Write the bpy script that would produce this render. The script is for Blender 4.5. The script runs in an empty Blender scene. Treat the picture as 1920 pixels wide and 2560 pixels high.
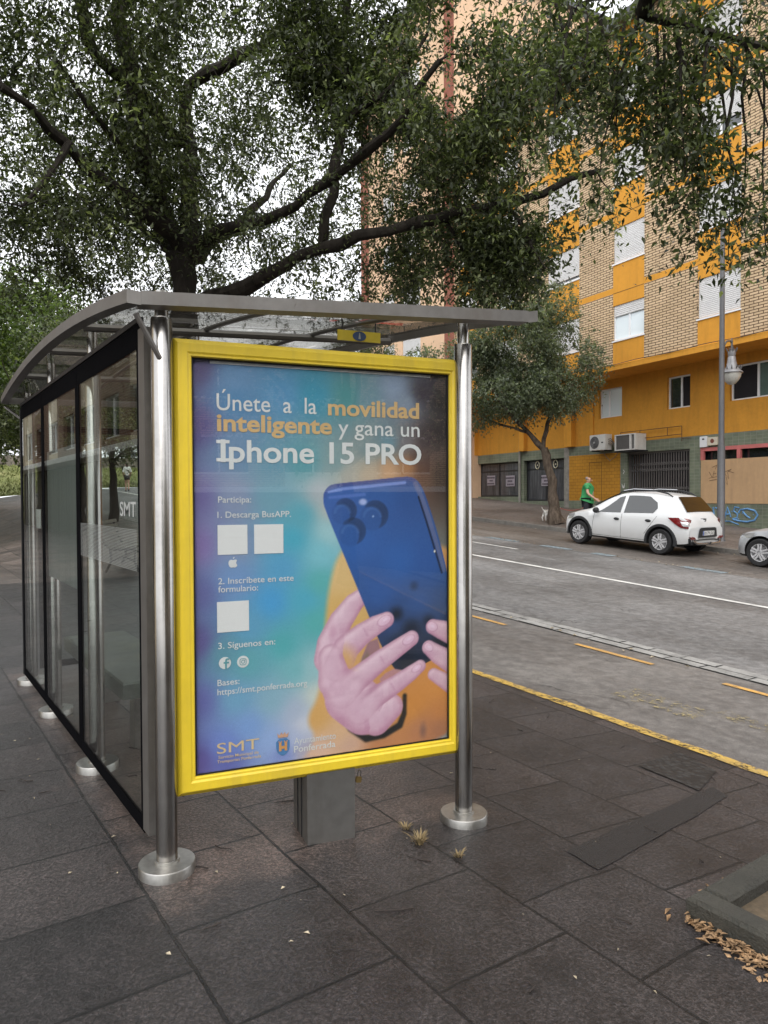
import bpy, bmesh, math, random
import numpy as np
from mathutils import Vector, Matrix, noise as mnoise

# ------------------------------------------------------------------ camera, sky, sun, exposure
scn = bpy.context.scene
C = scn.collection
R = math.radians
EYE = 1.5
YAW, PITCH, ROLL = 0.60576, 0.0212, -0.004
cam = bpy.data.cameras.new('camera'); camo = bpy.data.objects.new('camera', cam); C.objects.link(camo)
fw = Vector((math.sin(YAW)*math.cos(PITCH), math.cos(YAW)*math.cos(PITCH), -math.sin(PITCH)))
rt = Vector((math.cos(YAW), -math.sin(YAW), 0)); up = rt.cross(fw)
rt2 = rt*math.cos(ROLL)+up*math.sin(ROLL); up2 = -rt*math.sin(ROLL)+up*math.cos(ROLL)
m = Matrix((rt2, up2, -fw)).transposed().to_4x4(); m.translation = Vector((0, 0, EYE))
camo.matrix_world = m
cam.sensor_fit = 'HORIZONTAL'; cam.sensor_width = 36.0; cam.lens = 36.0*1775/1920
cam.clip_start = 0.05; cam.clip_end = 3000
scn.camera = camo

SUN_EL, SUN_AZ = 52.0, 215.0       # azimuth clockwise from +Y
w = bpy.data.worlds.new('World'); scn.world = w; w.use_nodes = True
nt = w.node_tree; nt.nodes.clear()
out = nt.nodes.new('ShaderNodeOutputWorld'); bg = nt.nodes.new('ShaderNodeBackground')
sky = nt.nodes.new('ShaderNodeTexSky'); sky.sky_type = 'NISHITA'; sky.sun_disc = False
sky.sun_elevation = R(SUN_EL); sky.sun_rotation = R(SUN_AZ); sky.air_density = 1.0; sky.dust_density = 3.0
hs = nt.nodes.new('ShaderNodeHueSaturation'); hs.inputs['Saturation'].default_value = 0.22
mixc = nt.nodes.new('ShaderNodeMix'); mixc.data_type = 'RGBA'
mixc.inputs['Factor'].default_value = 0.55
mixc.inputs[7].default_value = (14.5, 14.7, 15.2, 1)      # flat cloud deck
nt.links.new(sky.outputs[0], hs.inputs['Color'])
nt.links.new(hs.outputs[0], mixc.inputs[6])
nt.links.new(mixc.outputs[2], bg.inputs[0]); bg.inputs[1].default_value = 0.12
nt.links.new(bg.outputs[0], out.inputs[0])
sl = bpy.data.lights.new('sun', 'SUN'); sl.energy = .6; sl.angle = R(50); sl.color = (1, .96, .9)
so = bpy.data.objects.new('sun', sl); C.objects.link(so)
az = R(SUN_AZ)
sdir = Vector((math.sin(az)*math.cos(R(SUN_EL)), math.cos(az)*math.cos(R(SUN_EL)), math.sin(R(SUN_EL))))
so.rotation_euler = sdir.to_track_quat('Z', 'Y').to_euler(); so.location = sdir*60

scn.view_settings.view_transform = 'Standard'; scn.view_settings.look = 'None'
scn.view_settings.exposure = 0.68; scn.view_settings.gamma = 1.0
scn.render.engine = 'CYCLES'
cy = scn.cycles
cy.max_bounces = 7; cy.diffuse_bounces = 3; cy.glossy_bounces = 4; cy.transmission_bounces = 5
cy.transparent_max_bounces = 12; cy.caustics_reflective = False; cy.caustics_refractive = False
cy.use_denoising = True; cy.sample_clamp_indirect = 6

# ------------------------------------------------------------------ helpers
def lin(c):
    return tuple(((v/255)/12.92 if v/255 <= .04045 else ((v/255+.055)/1.055)**2.4) for v in c)

class NB:
    """tiny node-building helper"""
    def __init__(s, name):
        s.m = bpy.data.materials.new(name); s.m.use_nodes = True
        s.t = s.m.node_tree; s.t.nodes.clear()
        s.out = s.n('ShaderNodeOutputMaterial'); s.b = s.n('ShaderNodeBsdfPrincipled')
        s.l(s.b.outputs[0], s.out.inputs[0])
    def n(s, t, **k):
        x = s.t.nodes.new(t)
        for a, b in k.items(): setattr(x, a, b)
        return x
    def l(s, a, b): s.t.links.new(a, b)
    def coord(s, kind='Object', scale=(1, 1, 1)):
        tc = s.n('ShaderNodeTexCoord'); mp = s.n('ShaderNodeMapping'); mp.inputs['Scale'].default_value = scale
        s.l(tc.outputs[kind], mp.inputs['Vector']); return mp.outputs[0]
    def noise(s, vec, scale, detail=4, rough=.6):
        x = s.n('ShaderNodeTexNoise'); x.inputs['Scale'].default_value = scale
        x.inputs['Detail'].default_value = detail; x.inputs['Roughness'].default_value = rough
        if vec is not None: s.l(vec, x.inputs['Vector'])
        return x.outputs[0]
    def ramp(s, fac, stops):
        x = s.n('ShaderNodeValToRGB'); e = x.color_ramp.elements
        while len(e) < len(stops): e.new(.5)
        for i, (p, c) in enumerate(stops):
            e[i].position = p; e[i].color = (*c, 1) if len(c) == 3 else c
        s.l(fac, x.inputs[0]); return x.outputs[0]
    def mix(s, f, a, b, blend='MIX'):
        x = s.n('ShaderNodeMix'); x.data_type = 'RGBA'; x.blend_type = blend
        for i, v in ((0, f), (6, a), (7, b)):
            if isinstance(v, (int, float)): x.inputs[i].default_value = v
            elif isinstance(v, tuple): x.inputs[i].default_value = (*v[:3], 1)
            else: s.l(v, x.inputs[i])
        return x.outputs[2]
    def math(s, op, a, b=None, c=None):
        x = s.n('ShaderNodeMath'); x.operation = op
        for i, v in enumerate((a, b, c)):
            if v is None: continue
            if isinstance(v, (int, float)): x.inputs[i].default_value = v
            else: s.l(v, x.inputs[i])
        return x.outputs[0]
    def bump(s, h, strength=.3, dist=.01):
        x = s.n('ShaderNodeBump'); x.inputs['Strength'].default_value = strength; x.inputs['Distance'].default_value = dist
        s.l(h, x.inputs['Height']); s.l(x.outputs[0], s.b.inputs['Normal'])
    def set(s, **k):
        for a, v in k.items():
            i = s.b.inputs[{'color': 'Base Color', 'rough': 'Roughness', 'metal': 'Metallic', 'spec': 'Specular IOR Level',
                            'alpha': 'Alpha', 'coat': 'Coat Weight', 'coatr': 'Coat Roughness', 'sub': 'Subsurface Weight', 'aniso': 'Anisotropic'}[a]]
            if isinstance(v, tuple): i.default_value = (*v[:3], 1)
            elif isinstance(v, (int, float)): i.default_value = v
            else: s.l(v, i)
        return s

MATS = {}
def M(name, color, rough=.6, metal=0.0, var=.12, vscale=3.0, bump=0.0, bscale=60, spec=.5, coat=0, stretch=(1, 1, 1), dirt=None):
    """procedural paint / metal / plaster: base colour varied by two noises, a bump, optional streaked dirt"""
    if name in MATS: return MATS[name]
    b = NB(name); v = b.coord('Object', stretch)
    n1 = b.noise(v, vscale, 5); n2 = b.noise(v, vscale*9, 3)
    f = b.math('MULTIPLY_ADD', n2, .4, b.math('MULTIPLY', n1, .6))
    lo = tuple(c*(1-var*1.6) for c in color); hi = tuple(min(1, c*(1+var*1.6)) for c in color)
    col = b.ramp(f, [(.3, lo), (.7, hi)])
    if dirt:
        dv = b.coord('Object', (1.6, 1.6, .22)); dn = b.noise(dv, 2.2, 6, .7)
        col = b.mix(b.ramp(dn, [(.48, (0, 0, 0)), (.72, (dirt[1],)*3)]), col, dirt[0])
    b.set(color=col, metal=metal, spec=spec, coat=coat)
    b.set(rough=b.math('MULTIPLY_ADD', n2, .16, max(0, rough-.08)))
    if bump: b.bump(b.noise(v, bscale, 3), bump, .01)
    MATS[name] = b.m; return b.m

def glass_mat(name, tint, refl_boost=0.0, rough=0.0, ior=1.5):
    """clear pane: straight-through tint plus mirror reflection by the real Fresnel law"""
    b = NB(name); b.t.nodes.remove(b.b)
    tr = b.n('ShaderNodeBsdfTransparent'); tr.inputs[0].default_value = (*tint, 1)
    gl = b.n('ShaderNodeBsdfGlossy'); gl.inputs['Roughness'].default_value = rough; gl.inputs[0].default_value = (1, 1, 1, 1)
    lw = b.n('ShaderNodeLayerWeight'); lw.inputs[0].default_value = .5
    mx = b.n('ShaderNodeMixShader'); r0 = ((ior-1)/(ior+1))**2
    f = b.math('MINIMUM', b.math('MULTIPLY_ADD', b.math('POWER', lw.outputs['Facing'], 7.4), 1-r0, r0+refl_boost), 1.0)
    b.l(f, mx.inputs[0]); b.l(tr.outputs[0], mx.inputs[1]); b.l(gl.outputs[0], mx.inputs[2]); b.l(mx.outputs[0], b.out.inputs[0])
    MATS[name] = b.m; return b.m

def link(name, verts, faces, mat, parent=None, smooth=False, loc=None, rotz=None):
    me = bpy.data.meshes.new(name); me.from_pydata([tuple(v) for v in verts], [], faces); me.update()
    return linkm(name, me, mat, parent, smooth, loc, rotz)
def linkm(name, me, mat, parent=None, smooth=False, loc=None, rotz=None):
    if mat is not None:
        for mm in (mat if isinstance(mat, (list, tuple)) else [mat]): me.materials.append(mm)
    if smooth: me.polygons.foreach_set('use_smooth', [True]*len(me.polygons))
    o = bpy.data.objects.new(name, me); C.objects.link(o)
    if parent: o.parent = parent
    if loc is not None: o.location = loc
    if rotz is not None: o.rotation_euler = (0, 0, rotz)
    return o
def tag(o, label=None, cat=None, group=None, kind=None):
    if label: o['label'] = label
    if cat: o['category'] = cat
    if group: o['group'] = group
    if kind: o['kind'] = kind
    return o
def empty(name, loc, rz=0, label=None, cat=None, group=None):
    o = bpy.data.objects.new(name, None); C.objects.link(o); o.location = loc; o.rotation_euler = (0, 0, rz)
    o.empty_display_size = .2
    return tag(o, label, cat, group)
def copy_tree(o, parent=None):
    c = o.copy(); C.objects.link(c); c.parent = parent
    for ch in list(o.children): copy_tree(ch, c)
    return c

class MB:
    """collects shapes; build() links them as ONE mesh"""
    def __init__(s): s.v = []; s.f = []; s.mi = []
    def add(s, vs, fs, mi=0):
        k = len(s.v); s.v += [tuple(v) for v in vs]; s.f += [tuple(i+k for i in f) for f in fs]; s.mi += [mi]*len(fs); return s
    def box(s, x0, x1, y0, y1, z0, z1, mi=0):
        vs = [(x, y, z) for z in (z0, z1) for y in (y0, y1) for x in (x0, x1)]
        return s.add(vs, [(0, 2, 3, 1), (4, 5, 7, 6), (0, 1, 5, 4), (2, 6, 7, 3), (0, 4, 6, 2), (1, 3, 7, 5)], mi)
    def tube(s, pts, rad, n=8, cap=True, mi=0):
        pts = [Vector(p) for p in pts]
        if isinstance(rad, (int, float)): rad = [rad]*len(pts)
        vs = []; fs = []; prev = None
        for i, p in enumerate(pts):
            d = (pts[min(i+1, len(pts)-1)]-pts[max(i-1, 0)])
            d = d.normalized() if d.length > 1e-9 else Vector((0, 0, 1))
            a = prev if prev is not None else (Vector((1, 0, 0)) if abs(d.x) < .8 else Vector((0, 1, 0)))
            a = (a-d*a.dot(d)).normalized(); prev = a; b_ = d.cross(a)
            for k in range(n):
                t = 2*math.pi*k/n; vs.append(p+(a*math.cos(t)+b_*math.sin(t))*rad[i])
        for i in range(len(pts)-1):
            for k in range(n):
                fs.append((i*n+k, i*n+(k+1) % n, (i+1)*n+(k+1) % n, (i+1)*n+k))
        if cap: fs += [tuple(range(n-1, -1, -1)), tuple(range((len(pts)-1)*n, len(pts)*n))]
        return s.add(vs, fs, mi)
    def lathe(s, prof, n=24, c=(0, 0, 0), axis='z', mi=0, cap=True):
        vs = []; fs = []
        for r, h in prof:
            for k in range(n):
                t = 2*math.pi*k/n; x, y = r*math.cos(t), r*math.sin(t)
                vs.append((c[0]+x, c[1]+y, c[2]+h) if axis == 'z' else ((c[0]+x, c[1]-h, c[2]+y) if axis == 'y' else (c[0]+h, c[1]+x, c[2]+y)))
        for i in range(len(prof)-1):
            for k in range(n): fs.append((i*n+k, i*n+(k+1) % n, (i+1)*n+(k+1) % n, (i+1)*n+k))
        if cap: fs += [tuple(range(n-1, -1, -1)), tuple(range((len(prof)-1)*n, len(prof)*n))]
        return s.add(vs, fs, mi)
    def prism(s, poly, d0, d1, plane='xz', mi=0):
        """2-D outline given thickness along the third axis"""
        n = len(poly); vs = []
        for d in (d0, d1):
            for a, b_ in poly: vs.append((a, d, b_) if plane == 'xz' else ((a, b_, d) if plane == 'xy' else (d, a, b_)))
        fs = [tuple(range(n-1, -1, -1)), tuple(range(n, 2*n))]+[(i, (i+1) % n, n+(i+1) % n, n+i) for i in range(n)]
        return s.add(vs, fs, mi)
    def build(s, name, mat, parent=None, smooth=False, loc=None, rotz=None, fix=True):
        me = bpy.data.meshes.new(name); me.from_pydata(s.v, [], s.f)
        if fix:
            bm = bmesh.new(); bm.from_mesh(me); bmesh.ops.recalc_face_normals(bm, faces=bm.faces); bm.to_mesh(me); bm.free()
        me.polygons.foreach_set('material_index', s.mi[:len(me.polygons)])
        o = linkm(name, me, mat, parent, smooth, loc, rotz)
        if smooth:
            try: me.set_sharp_from_angle(angle=R(40))
            except Exception: pass
        return o

def build_pieces(mb, name, mat, parent=None, smooth=False, fix=True):
    """link every connected piece of a collector as a part of its own"""
    par = {}
    key = {}
    def find(a):
        while par.setdefault(a, a) != a: par[a] = par[par[a]]; a = par[a]
        return a
    ids = [key.setdefault((round(v[0], 4), round(v[1], 4), round(v[2], 4)), len(key)) for v in mb.v]
    for f in mb.f:
        r0 = find(ids[f[0]])
        for k in f[1:]: par[find(ids[k])] = r0
    groups = {}
    for f in mb.f: groups.setdefault(find(ids[f[0]]), []).append(f)
    res = []
    for fs in groups.values():
        m_ = MB(); mp = {}
        for f in fs:
            for k in f:
                if k not in mp: mp[k] = len(m_.v); m_.v.append(mb.v[k])
            m_.f.append(tuple(mp[k] for k in f)); m_.mi.append(0)
        res.append(m_.build(name, mat, parent, smooth, fix=fix))
    return res

def text_mesh(body, bold=0.0, shear=0.0, extrude=0.0):
    cu = bpy.data.curves.new('txt', 'FONT'); cu.body = body; cu.size = 1.0; cu.offset = bold; cu.shear = shear; cu.extrude = extrude
    cu.resolution_u = 4
    o = bpy.data.objects.new('txt', cu); C.objects.link(o)
    dg = bpy.context.evaluated_depsgraph_get(); dg.update()
    me = bpy.data.meshes.new_from_object(o.evaluated_get(dg))
    bpy.data.objects.remove(o); bpy.data.curves.remove(cu)
    vs = np.array([v.co[:] for v in me.vertices]); fs = [tuple(p.vertices) for p in me.polygons]
    bpy.data.meshes.remove(me); return vs, fs
CAPH = None
def put_text(name, body, mat, x, z, width, cap, parent, y=0.0, bold=0.0, flip=False, label=None, slant=0.0):
    """lettering in the local x-z plane: left edge x, baseline z, total width and capital height in metres"""
    global CAPH
    if CAPH is None: CAPH = text_mesh('H')[0][:, 1].max()
    vs, fs = text_mesh(body, bold)
    x0, x1 = vs[:, 0].min(), vs[:, 0].max()
    X = (vs[:, 0]-x0)/(x1-x0)*width; Z = vs[:, 1]*cap/CAPH
    X = X+Z*slant
    if flip: X = -X
    out_ = [(x+a, y, z+b_) for a, b_ in zip(X, Z)]
    return link(name, out_, fs, mat, parent)

# ------------------------------------------------------------------ the lie of the land
KX = [-100, 1, 2.2, 4.2, 6.6, 12, 15.7, 17.75, 17.7501, 22.6, 60]
KS = [0, 0, .005, .036, .046, .058, .062, .063, .063, .064, .064]
KC = [-.01, -.01, -.02, -.05, -.085, -.16, -.20, -.17, -.05, .17, .17]
def gz(x, y):
    y = max(-30., min(47., y)); return float(np.interp(x, KX, KC)+np.interp(x, KX, KS)*(y-7))
def sheet(name, xs, ys, mat, dz=0.0, zf=None, bevel=None):
    zf = zf or gz
    vs = [(x, y, zf(x, y)+dz) for y in ys for x in xs]; n = len(xs)
    fs = [(j*n+i, j*n+i+1, (j+1)*n+i+1, (j+1)*n+i) for j in range(len(ys)-1) for i in range(n-1)]
    return link(name, vs, fs, mat, smooth=True)
def frange(a, b, n): return [a+(b-a)*i/n for i in range(n+1)]
# ------------------------------------------------------------------ ground materials
def paving_mat(name, base_lo, base_hi, dry=True, far=False):
    b = NB(name); v = b.coord('Object')
    wob = b.n('ShaderNodeTexNoise'); wob.inputs['Scale'].default_value = 2.3; wob.inputs['Detail'].default_value = 3; b.l(v, wob.inputs['Vector'])
    vm = b.n('ShaderNodeVectorMath', operation='MULTIPLY_ADD'); b.l(wob.outputs[1], vm.inputs[0]); vm.inputs[1].default_value = (.014, .014, 0); b.l(v, vm.inputs[2])
    wo2 = b.n('ShaderNodeTexNoise'); wo2.inputs['Scale'].default_value = 34; wo2.inputs['Detail'].default_value = 3; b.l(v, wo2.inputs['Vector'])
    vm2 = b.n('ShaderNodeVectorMath', operation='MULTIPLY_ADD'); b.l(wo2.outputs[1], vm2.inputs[0]); vm2.inputs[1].default_value = (.011, .011, 0); b.l(vm.outputs[0], vm2.inputs[2])
    sp = b.n('ShaderNodeSeparateXYZ'); b.l(vm2.outputs[0], sp.inputs[0])
    cb = b.n('ShaderNodeCombineXYZ'); b.l(b.math('ADD', sp.outputs[1], .18), cb.inputs[0]); b.l(b.math('SUBTRACT', sp.outputs[0], .205), cb.inputs[1])
    br = b.n('ShaderNodeTexBrick'); br.offset = .42; br.offset_frequency = 2
    for k, x in (('Scale', 1), ('Mortar Size', .0068), ('Mortar Smooth', .3), ('Brick Width', .52), ('Row Height', .58), ('Bias', 0)): br.inputs[k].default_value = x
    br.inputs['Color1'].default_value = (0, 0, 0, 1); br.inputs['Color2'].default_value = (1, 1, 1, 1); br.inputs['Mortar'].default_value = (.5, .5, .5, 1)
    b.l(cb.outputs[0], br.inputs['Vector'])
    joint = br.outputs['Fac']
    big = b.noise(v, .9, 6, .62); mid = b.noise(v, 7, 5, .65); fine = b.noise(v, 190, 2, .7); fine2 = b.noise(v, 75, 3, .75)
    col = b.mix(b.ramp(big, [(.32, (0, 0, 0)), (.68, (1, 1, 1))]), base_lo, base_hi)
    tint = b.ramp(br.outputs['Color'], [(0, (.55, .54, .55)), (.5, (1, .97, .96)), (1, (1.6, 1.5, 1.47))])
    col = b.mix(1, col, tint, 'MULTIPLY')
    col = b.mix(b.ramp(mid, [(.35, (0, 0, 0)), (.7, (.32, .32, .32))]), col, tuple(c*1.5 for c in base_hi))
    if dry:                                              # rain has not reached the slabs under the roof
        s2 = b.n('ShaderNodeSeparateXYZ'); b.l(v, s2.inputs[0])
        dx = b.math('SUBTRACT', b.math('ABSOLUTE', b.math('SUBTRACT', s2.outputs[0], 1.6)), .62)
        dy = b.math('SUBTRACT', b.math('ABSOLUTE', b.math('SUBTRACT', s2.outputs[1], 4.7)), 1.95)
        d = b.math('ADD', b.math('MAXIMUM', dx, dy), b.math('MULTIPLY_ADD', b.noise(v, 3.2, 5, .65), .9, -.40))
        dm = b.ramp(d, [(0.0, (1, 1, 1)), (.28, (0, 0, 0))])
        col = b.mix(b.math('MULTIPLY', dm, .8), col, b.mix(mid, (.085, .056, .045), (.115, .092, .08)))
    grain = b.ramp(b.math('MULTIPLY_ADD', fine2, .6, b.math('MULTIPLY', fine, .4)), [(.38, (.18, .18, .18)), (.5, (.9, .9, .9)), (.6, (2.9, 2.8, 2.75))])
    col = b.mix(.74, col, grain, 'MULTIPLY')
    col = b.mix(b.math('MULTIPLY', joint, b.ramp(b.noise(v, 5, 4, .7), [(.3, (.7,)*3), (.5, (1,)*3)])), col, (.0045, .004, .004))
    stain = b.noise(v, 2.1, 7, .7)
    col = b.mix(b.ramp(stain, [(.56, (0, 0, 0)), (.7, (.75, .75, .75))]), col, (.012, .011, .011))
    b.set(color=col, spec=.45)
    b.set(rough=b.ramp(b.math('MULTIPLY_ADD', mid, .5, b.math('MULTIPLY', big, .5)), [(.35, (.27,)*3), (.65, (.52,)*3)]))
    h = b.math('SUBTRACT', b.math('MULTIPLY_ADD', fine2, .55, b.math('MULTIPLY', mid, .9)), b.math('MULTIPLY', joint, 1.2))
    b.bump(h, .75, .012)
    return b.m

def asphalt_mat(name, lo, hi, streak=(4, .35, 1), crack=True, rlo=.42, rhi=.7):
    b = NB(name); v = b.coord('Object'); vs = b.coord('Object', streak)
    st = b.noise(vs, .55, 6, .62); big = b.noise(v, .35, 5, .6); fine = b.noise(v, 130, 2, .7); mid = b.noise(v, 9, 5, .7)
    f = b.math('ADD', b.math('MULTIPLY_ADD', st, .3, b.math('MULTIPLY', big, .45)), b.math('MULTIPLY', mid, .25))
    col = b.ramp(f, [(.40, lo), (.5, tuple((p+q_)/2 for p, q_ in zip(lo, hi))), (.6, hi)])
    col = b.mix(.85, col, b.ramp(b.math('MULTIPLY_ADD', mid, .4, b.math('MULTIPLY', fine, .6)), [(.35, (.55,)*3), (.5, (1,)*3), (.66, (1.6,)*3)]), 'MULTIPLY')
    if crack:
        vo = b.n('ShaderNodeTexVoronoi'); vo.feature = 'DISTANCE_TO_EDGE'; vo.inputs['Scale'].default_value = .55
        vm = b.n('ShaderNodeVectorMath', operation='MULTIPLY_ADD'); nz = b.n('ShaderNodeTexNoise'); nz.inputs['Scale'].default_value = 3; nz.inputs['Detail'].default_value = 6
        b.l(v, nz.inputs['Vector']); b.l(nz.outputs[1], vm.inputs[0]); vm.inputs[1].default_value = (.9, .9, 0); b.l(v, vm.inputs[2]); b.l(vm.outputs[0], vo.inputs['Vector'])
        cr = b.ramp(vo.outputs[0], [(0, (1, 1, 1)), (.010, (0, 0, 0))])
        cr = b.math('MULTIPLY', cr, b.ramp(b.noise(v, .8, 3), [(.52, (0, 0, 0)), (.62, (.8, .8, .8))]))
        col = b.mix(cr, col, (.02, .02, .02))
    b.set(color=col, spec=.5)
    b.set(rough=b.ramp(st, [(.35, (rlo,)*3), (.65, (rhi,)*3)]))
    b.bump(b.math('MULTIPLY_ADD', fine, .6, b.math('MULTIPLY', mid, .5)), .45, .008)
    return b.m

def paint_mat(name, color, wear=.5, wscale=14):
    """worn road paint: gaps show as bare dark asphalt"""
    b = NB(name); v = b.coord('Object'); n1 = b.noise(v, wscale, 7, .75); n2 = b.noise(v, 60, 3, .7)
    f = b.math('MULTIPLY_ADD', n2, .4, b.math('MULTIPLY', n1, .6))
    col = b.mix(.7, color, b.ramp(n2, [(.3, (.6,)*3), (.7, (1.2,)*3)]), 'MULTIPLY')
    col = b.mix(b.ramp(b.noise(v, 3, 5, .7), [(.4, (0, 0, 0)), (.7, (.5,)*3)]), col, (.12, .11, .10))
    b.set(color=col, rough=.6); b.bump(n2, .3, .004)
    tr = b.n('ShaderNodeBsdfTransparent'); mx = b.n('ShaderNodeMixShader')       # flaked off: the asphalt shows
    b.l(b.ramp(f, [(1-wear-.03, (0, 0, 0)), (1-wear+.03, (1, 1, 1))]), mx.inputs[0]); b.l(b.b.outputs[0], mx.inputs[1]); b.l(tr.outputs[0], mx.inputs[2]); b.l(mx.outputs[0], b.out.inputs[0])
    return b.m

PAVE = paving_mat('paving_slab', (.0135, .0118, .0118), (.037, .0325, .0318))
ROAD = asphalt_mat('asphalt_road', (.085, .082, .079), (.215, .209, .202), (1.3, .4, 1))
LAYBY = asphalt_mat('asphalt_layby', (.085, .078, .073), (.19, .175, .16), (2, .6, 1))
PARK = asphalt_mat('asphalt_parking', (.075, .064, .055), (.16, .14, .122), (3, .3, 1))
FARPAVE = asphalt_mat('far_paving', (.095, .078, .066), (.2, .17, .15), (2.4, .4, 1), crack=False)
GUTTER = M('gutter_concrete', (.32, .31, .29), .75, var=.25, vscale=4, bump=.4, bscale=40, dirt=((.06, .06, .055), .6))
KERB = M('kerb_granite', (.15, .14, .125), .7, var=.25, vscale=4, bump=.4, bscale=70)

YS = [-30, -20, -12, -6, -3, -1, 0, 1, 2, 3, 4, 5, 6, 7, 8, 9, 10, 12, 14, 17, 20, 24, 28, 32, 36, 40, 44, 47]
YN = [y for y in YS if y <= 14]; YP = [y for y in YS if y >= 14]
pav = sheet('pavement', [-60, -40, -20, -10, -5, -2, 0, 1, 1.5, 2.2, 2.9, 3.6, 4.2, 4.43], YN, PAVE)
lay = sheet('layby', [4.43, 5.2, 6, 6.6], YN, LAYBY, -.003)
PLAZA = paving_mat('plaza_slab', (.05, .041, .037), (.16, .138, .122), dry=False, far=False)  # lighter slabs: open-sky sheen of the farther paving put into the colour
plz = sheet('plaza', [-60, -30, -10, -3, 0, 1, 2.2, 3.2, 4.2, 5.4, 6.6], YP, PLAZA)
gut = sheet('gutter', [6.6, 6.95], YS, M('gutter_joint', (.05, .048, .045), .9), -.004)
gs = MB(); rs_ = random.Random(17)
for row, (xa, xb) in enumerate(((6.607, 6.772), (6.782, 6.945))):                # two rows of worn stones
    y = -12.0
    while y < 40:
        L_ = rs_.uniform(.3, .62); h_ = rs_.uniform(.003, .011); e1, e2 = rs_.uniform(0, .012), rs_.uniform(0, .012)
        gs.add([(xa+e1, y+.008, gz(xa, y)+h_), (xb-e2, y+.006+e1, gz(xb, y)+h_), (xb-e1, y+L_-.006-e2, gz(xb, y+L_)+h_), (xa+e2, y+L_-.01, gz(xa, y+L_)+h_)], [(0, 1, 2, 3)]); y += L_
tag(gs.build('gutter_stones', GUTTER, fix=False), kind='structure')
road = sheet('road', [6.95, 8, 9.5, 11, 12, 13, 14.2], YS, ROAD, -.004)
park = sheet('parking_lane', [14.2, 15, 15.7, 16.7, 17.62], YS, PARK, -.002)
fpv = sheet('far_pavement', [17.75, 18.5, 19.5, 20.5, 22.6, 30, 45, 60], YS, FARPAVE)
for o in (pav, plz, lay, gut, road, park, fpv): tag(o, kind='structure')
kb = MB()
y = -30.0
while y < 47:
    y1 = min(47, y+1.0); za = gz(17.7, y); zb = gz(17.7, y1)
    ta, tb = gz(17.76, y)+.004, gz(17.76, y1)+.004
    e = .006; k = len(kb.v)
    kb.add([(17.62, y+e, za-.1), (17.75, y+e, za-.1), (17.62, y1-e, zb-.1), (17.75, y1-e, zb-.1),
            (17.632, y+e, ta-.012), (17.75, y+e, ta), (17.632, y1-e, tb-.012), (17.75, y1-e, tb), (17.645, y+e, ta), (17.645, y1-e, tb)],
           [(0, 4, 6, 2), (4, 8, 9, 6), (8, 5, 7, 9), (1, 3, 7, 5), (0, 1, 5, 8, 4), (2, 6, 9, 7, 3)])
    y = y1
tag(kb.build('kerb', KERB), kind='structure')
tag(link('terrain', [(-900, -700, -3.2), (1200, -700, -3.2), (1200, 1400, -3.2), (-900, 1400, -3.2)], [(0, 1, 2, 3)],
         M('earth', (.08, .075, .05), .9)), kind='structure')

# painted marks: thin sheets 4 mm over the asphalt
def strip(mb, x0, x1, ya, yb, dz, skew=0.0, jag=0.0):
    n = max(1, int(abs(yb-ya)/.25)); vs = []; fs = []
    for i in range(n+1):
        t = i/n; y = ya+(yb-ya)*t; s = skew*(y-5)
        j0 = jag*(mnoise.noise((0, y*3.1, 1))+.6*mnoise.noise((2, y*11, 1))); j1 = jag*(mnoise.noise((4, y*3.3, 2))+.6*mnoise.noise((6, y*12, 2)))
        vs += [(x0+s+j0, y, gz(x0, y)+dz), (x1+s+j1, y, gz(x1, y)+dz)]
    for i in range(n): fs.append((2*i, 2*i+1, 2*i+3, 2*i+2))
    mb.add(vs, fs)
YEL = paint_mat('yellow_road_paint', (.66, .42, .08), .47, 13); ORA = paint_mat('orange_road_paint', (.72, .40, .10), .42)
WHT = paint_mat('white_road_paint', (.78, .77, .72), .36); BLU = paint_mat('blue_road_paint', (.26, .34, .38), .47)
mb = MB(); strip(mb, 4.375, 4.475, -28, 13.9, .006, jag=.018); tag(mb.build('yellow_line', YEL), kind='structure')
mb = MB()
for ya, yb in ((2.2, 3.57), (4.31, 5.29), (6.4, 7.6), (8.6, 9.9)): strip(mb, 6.235, 6.31, ya, yb, .005, jag=.006)
tag(mb.build('orange_dashes', ORA), kind='structure')
mb = MB(); strip(mb, 10.96, 11.1, -28, 47, .004); tag(mb.build('white_line', WHT), kind='structure')
mb = MB()
for ya, yb in ((12.74, 17.2), (22, 26)): strip(mb, 12.88, 12.97, ya, yb, .004)
tag(mb.build('white_dashes', WHT), kind='structure')
mb = MB()
for ya, yb in ((14.1, 15.3), (12.2, 13.2), (10.9, 11.5), (8.1, 9.1), (5.9, 6.9), (16.6, 17.7)): strip(mb, 14.12, 14.42, ya, yb, .004, jag=.03)
tag(mb.build('blue_bay_marks', BLU), kind='structure')
mb = MB(); strip(mb, 14.2, 14.225, -10, 40, .006, jag=.014); tag(mb.build('parking_edge_line', paint_mat('worn_white_paint', (.55, .53, .5), .5)), kind='structure')
mb = MB()
for ya, yb, x0, x1 in ((3.1, 3.85, 5.0, 5.34), (2.5, 3.1, 5.25, 5.5)): strip(mb, x0, x1, ya, yb, .005, jag=.05)
tag(mb.build('worn_yellow_mark', paint_mat('worn_yellow_paint', (.50, .40, .18), .552, 16)), kind='structure')

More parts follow.
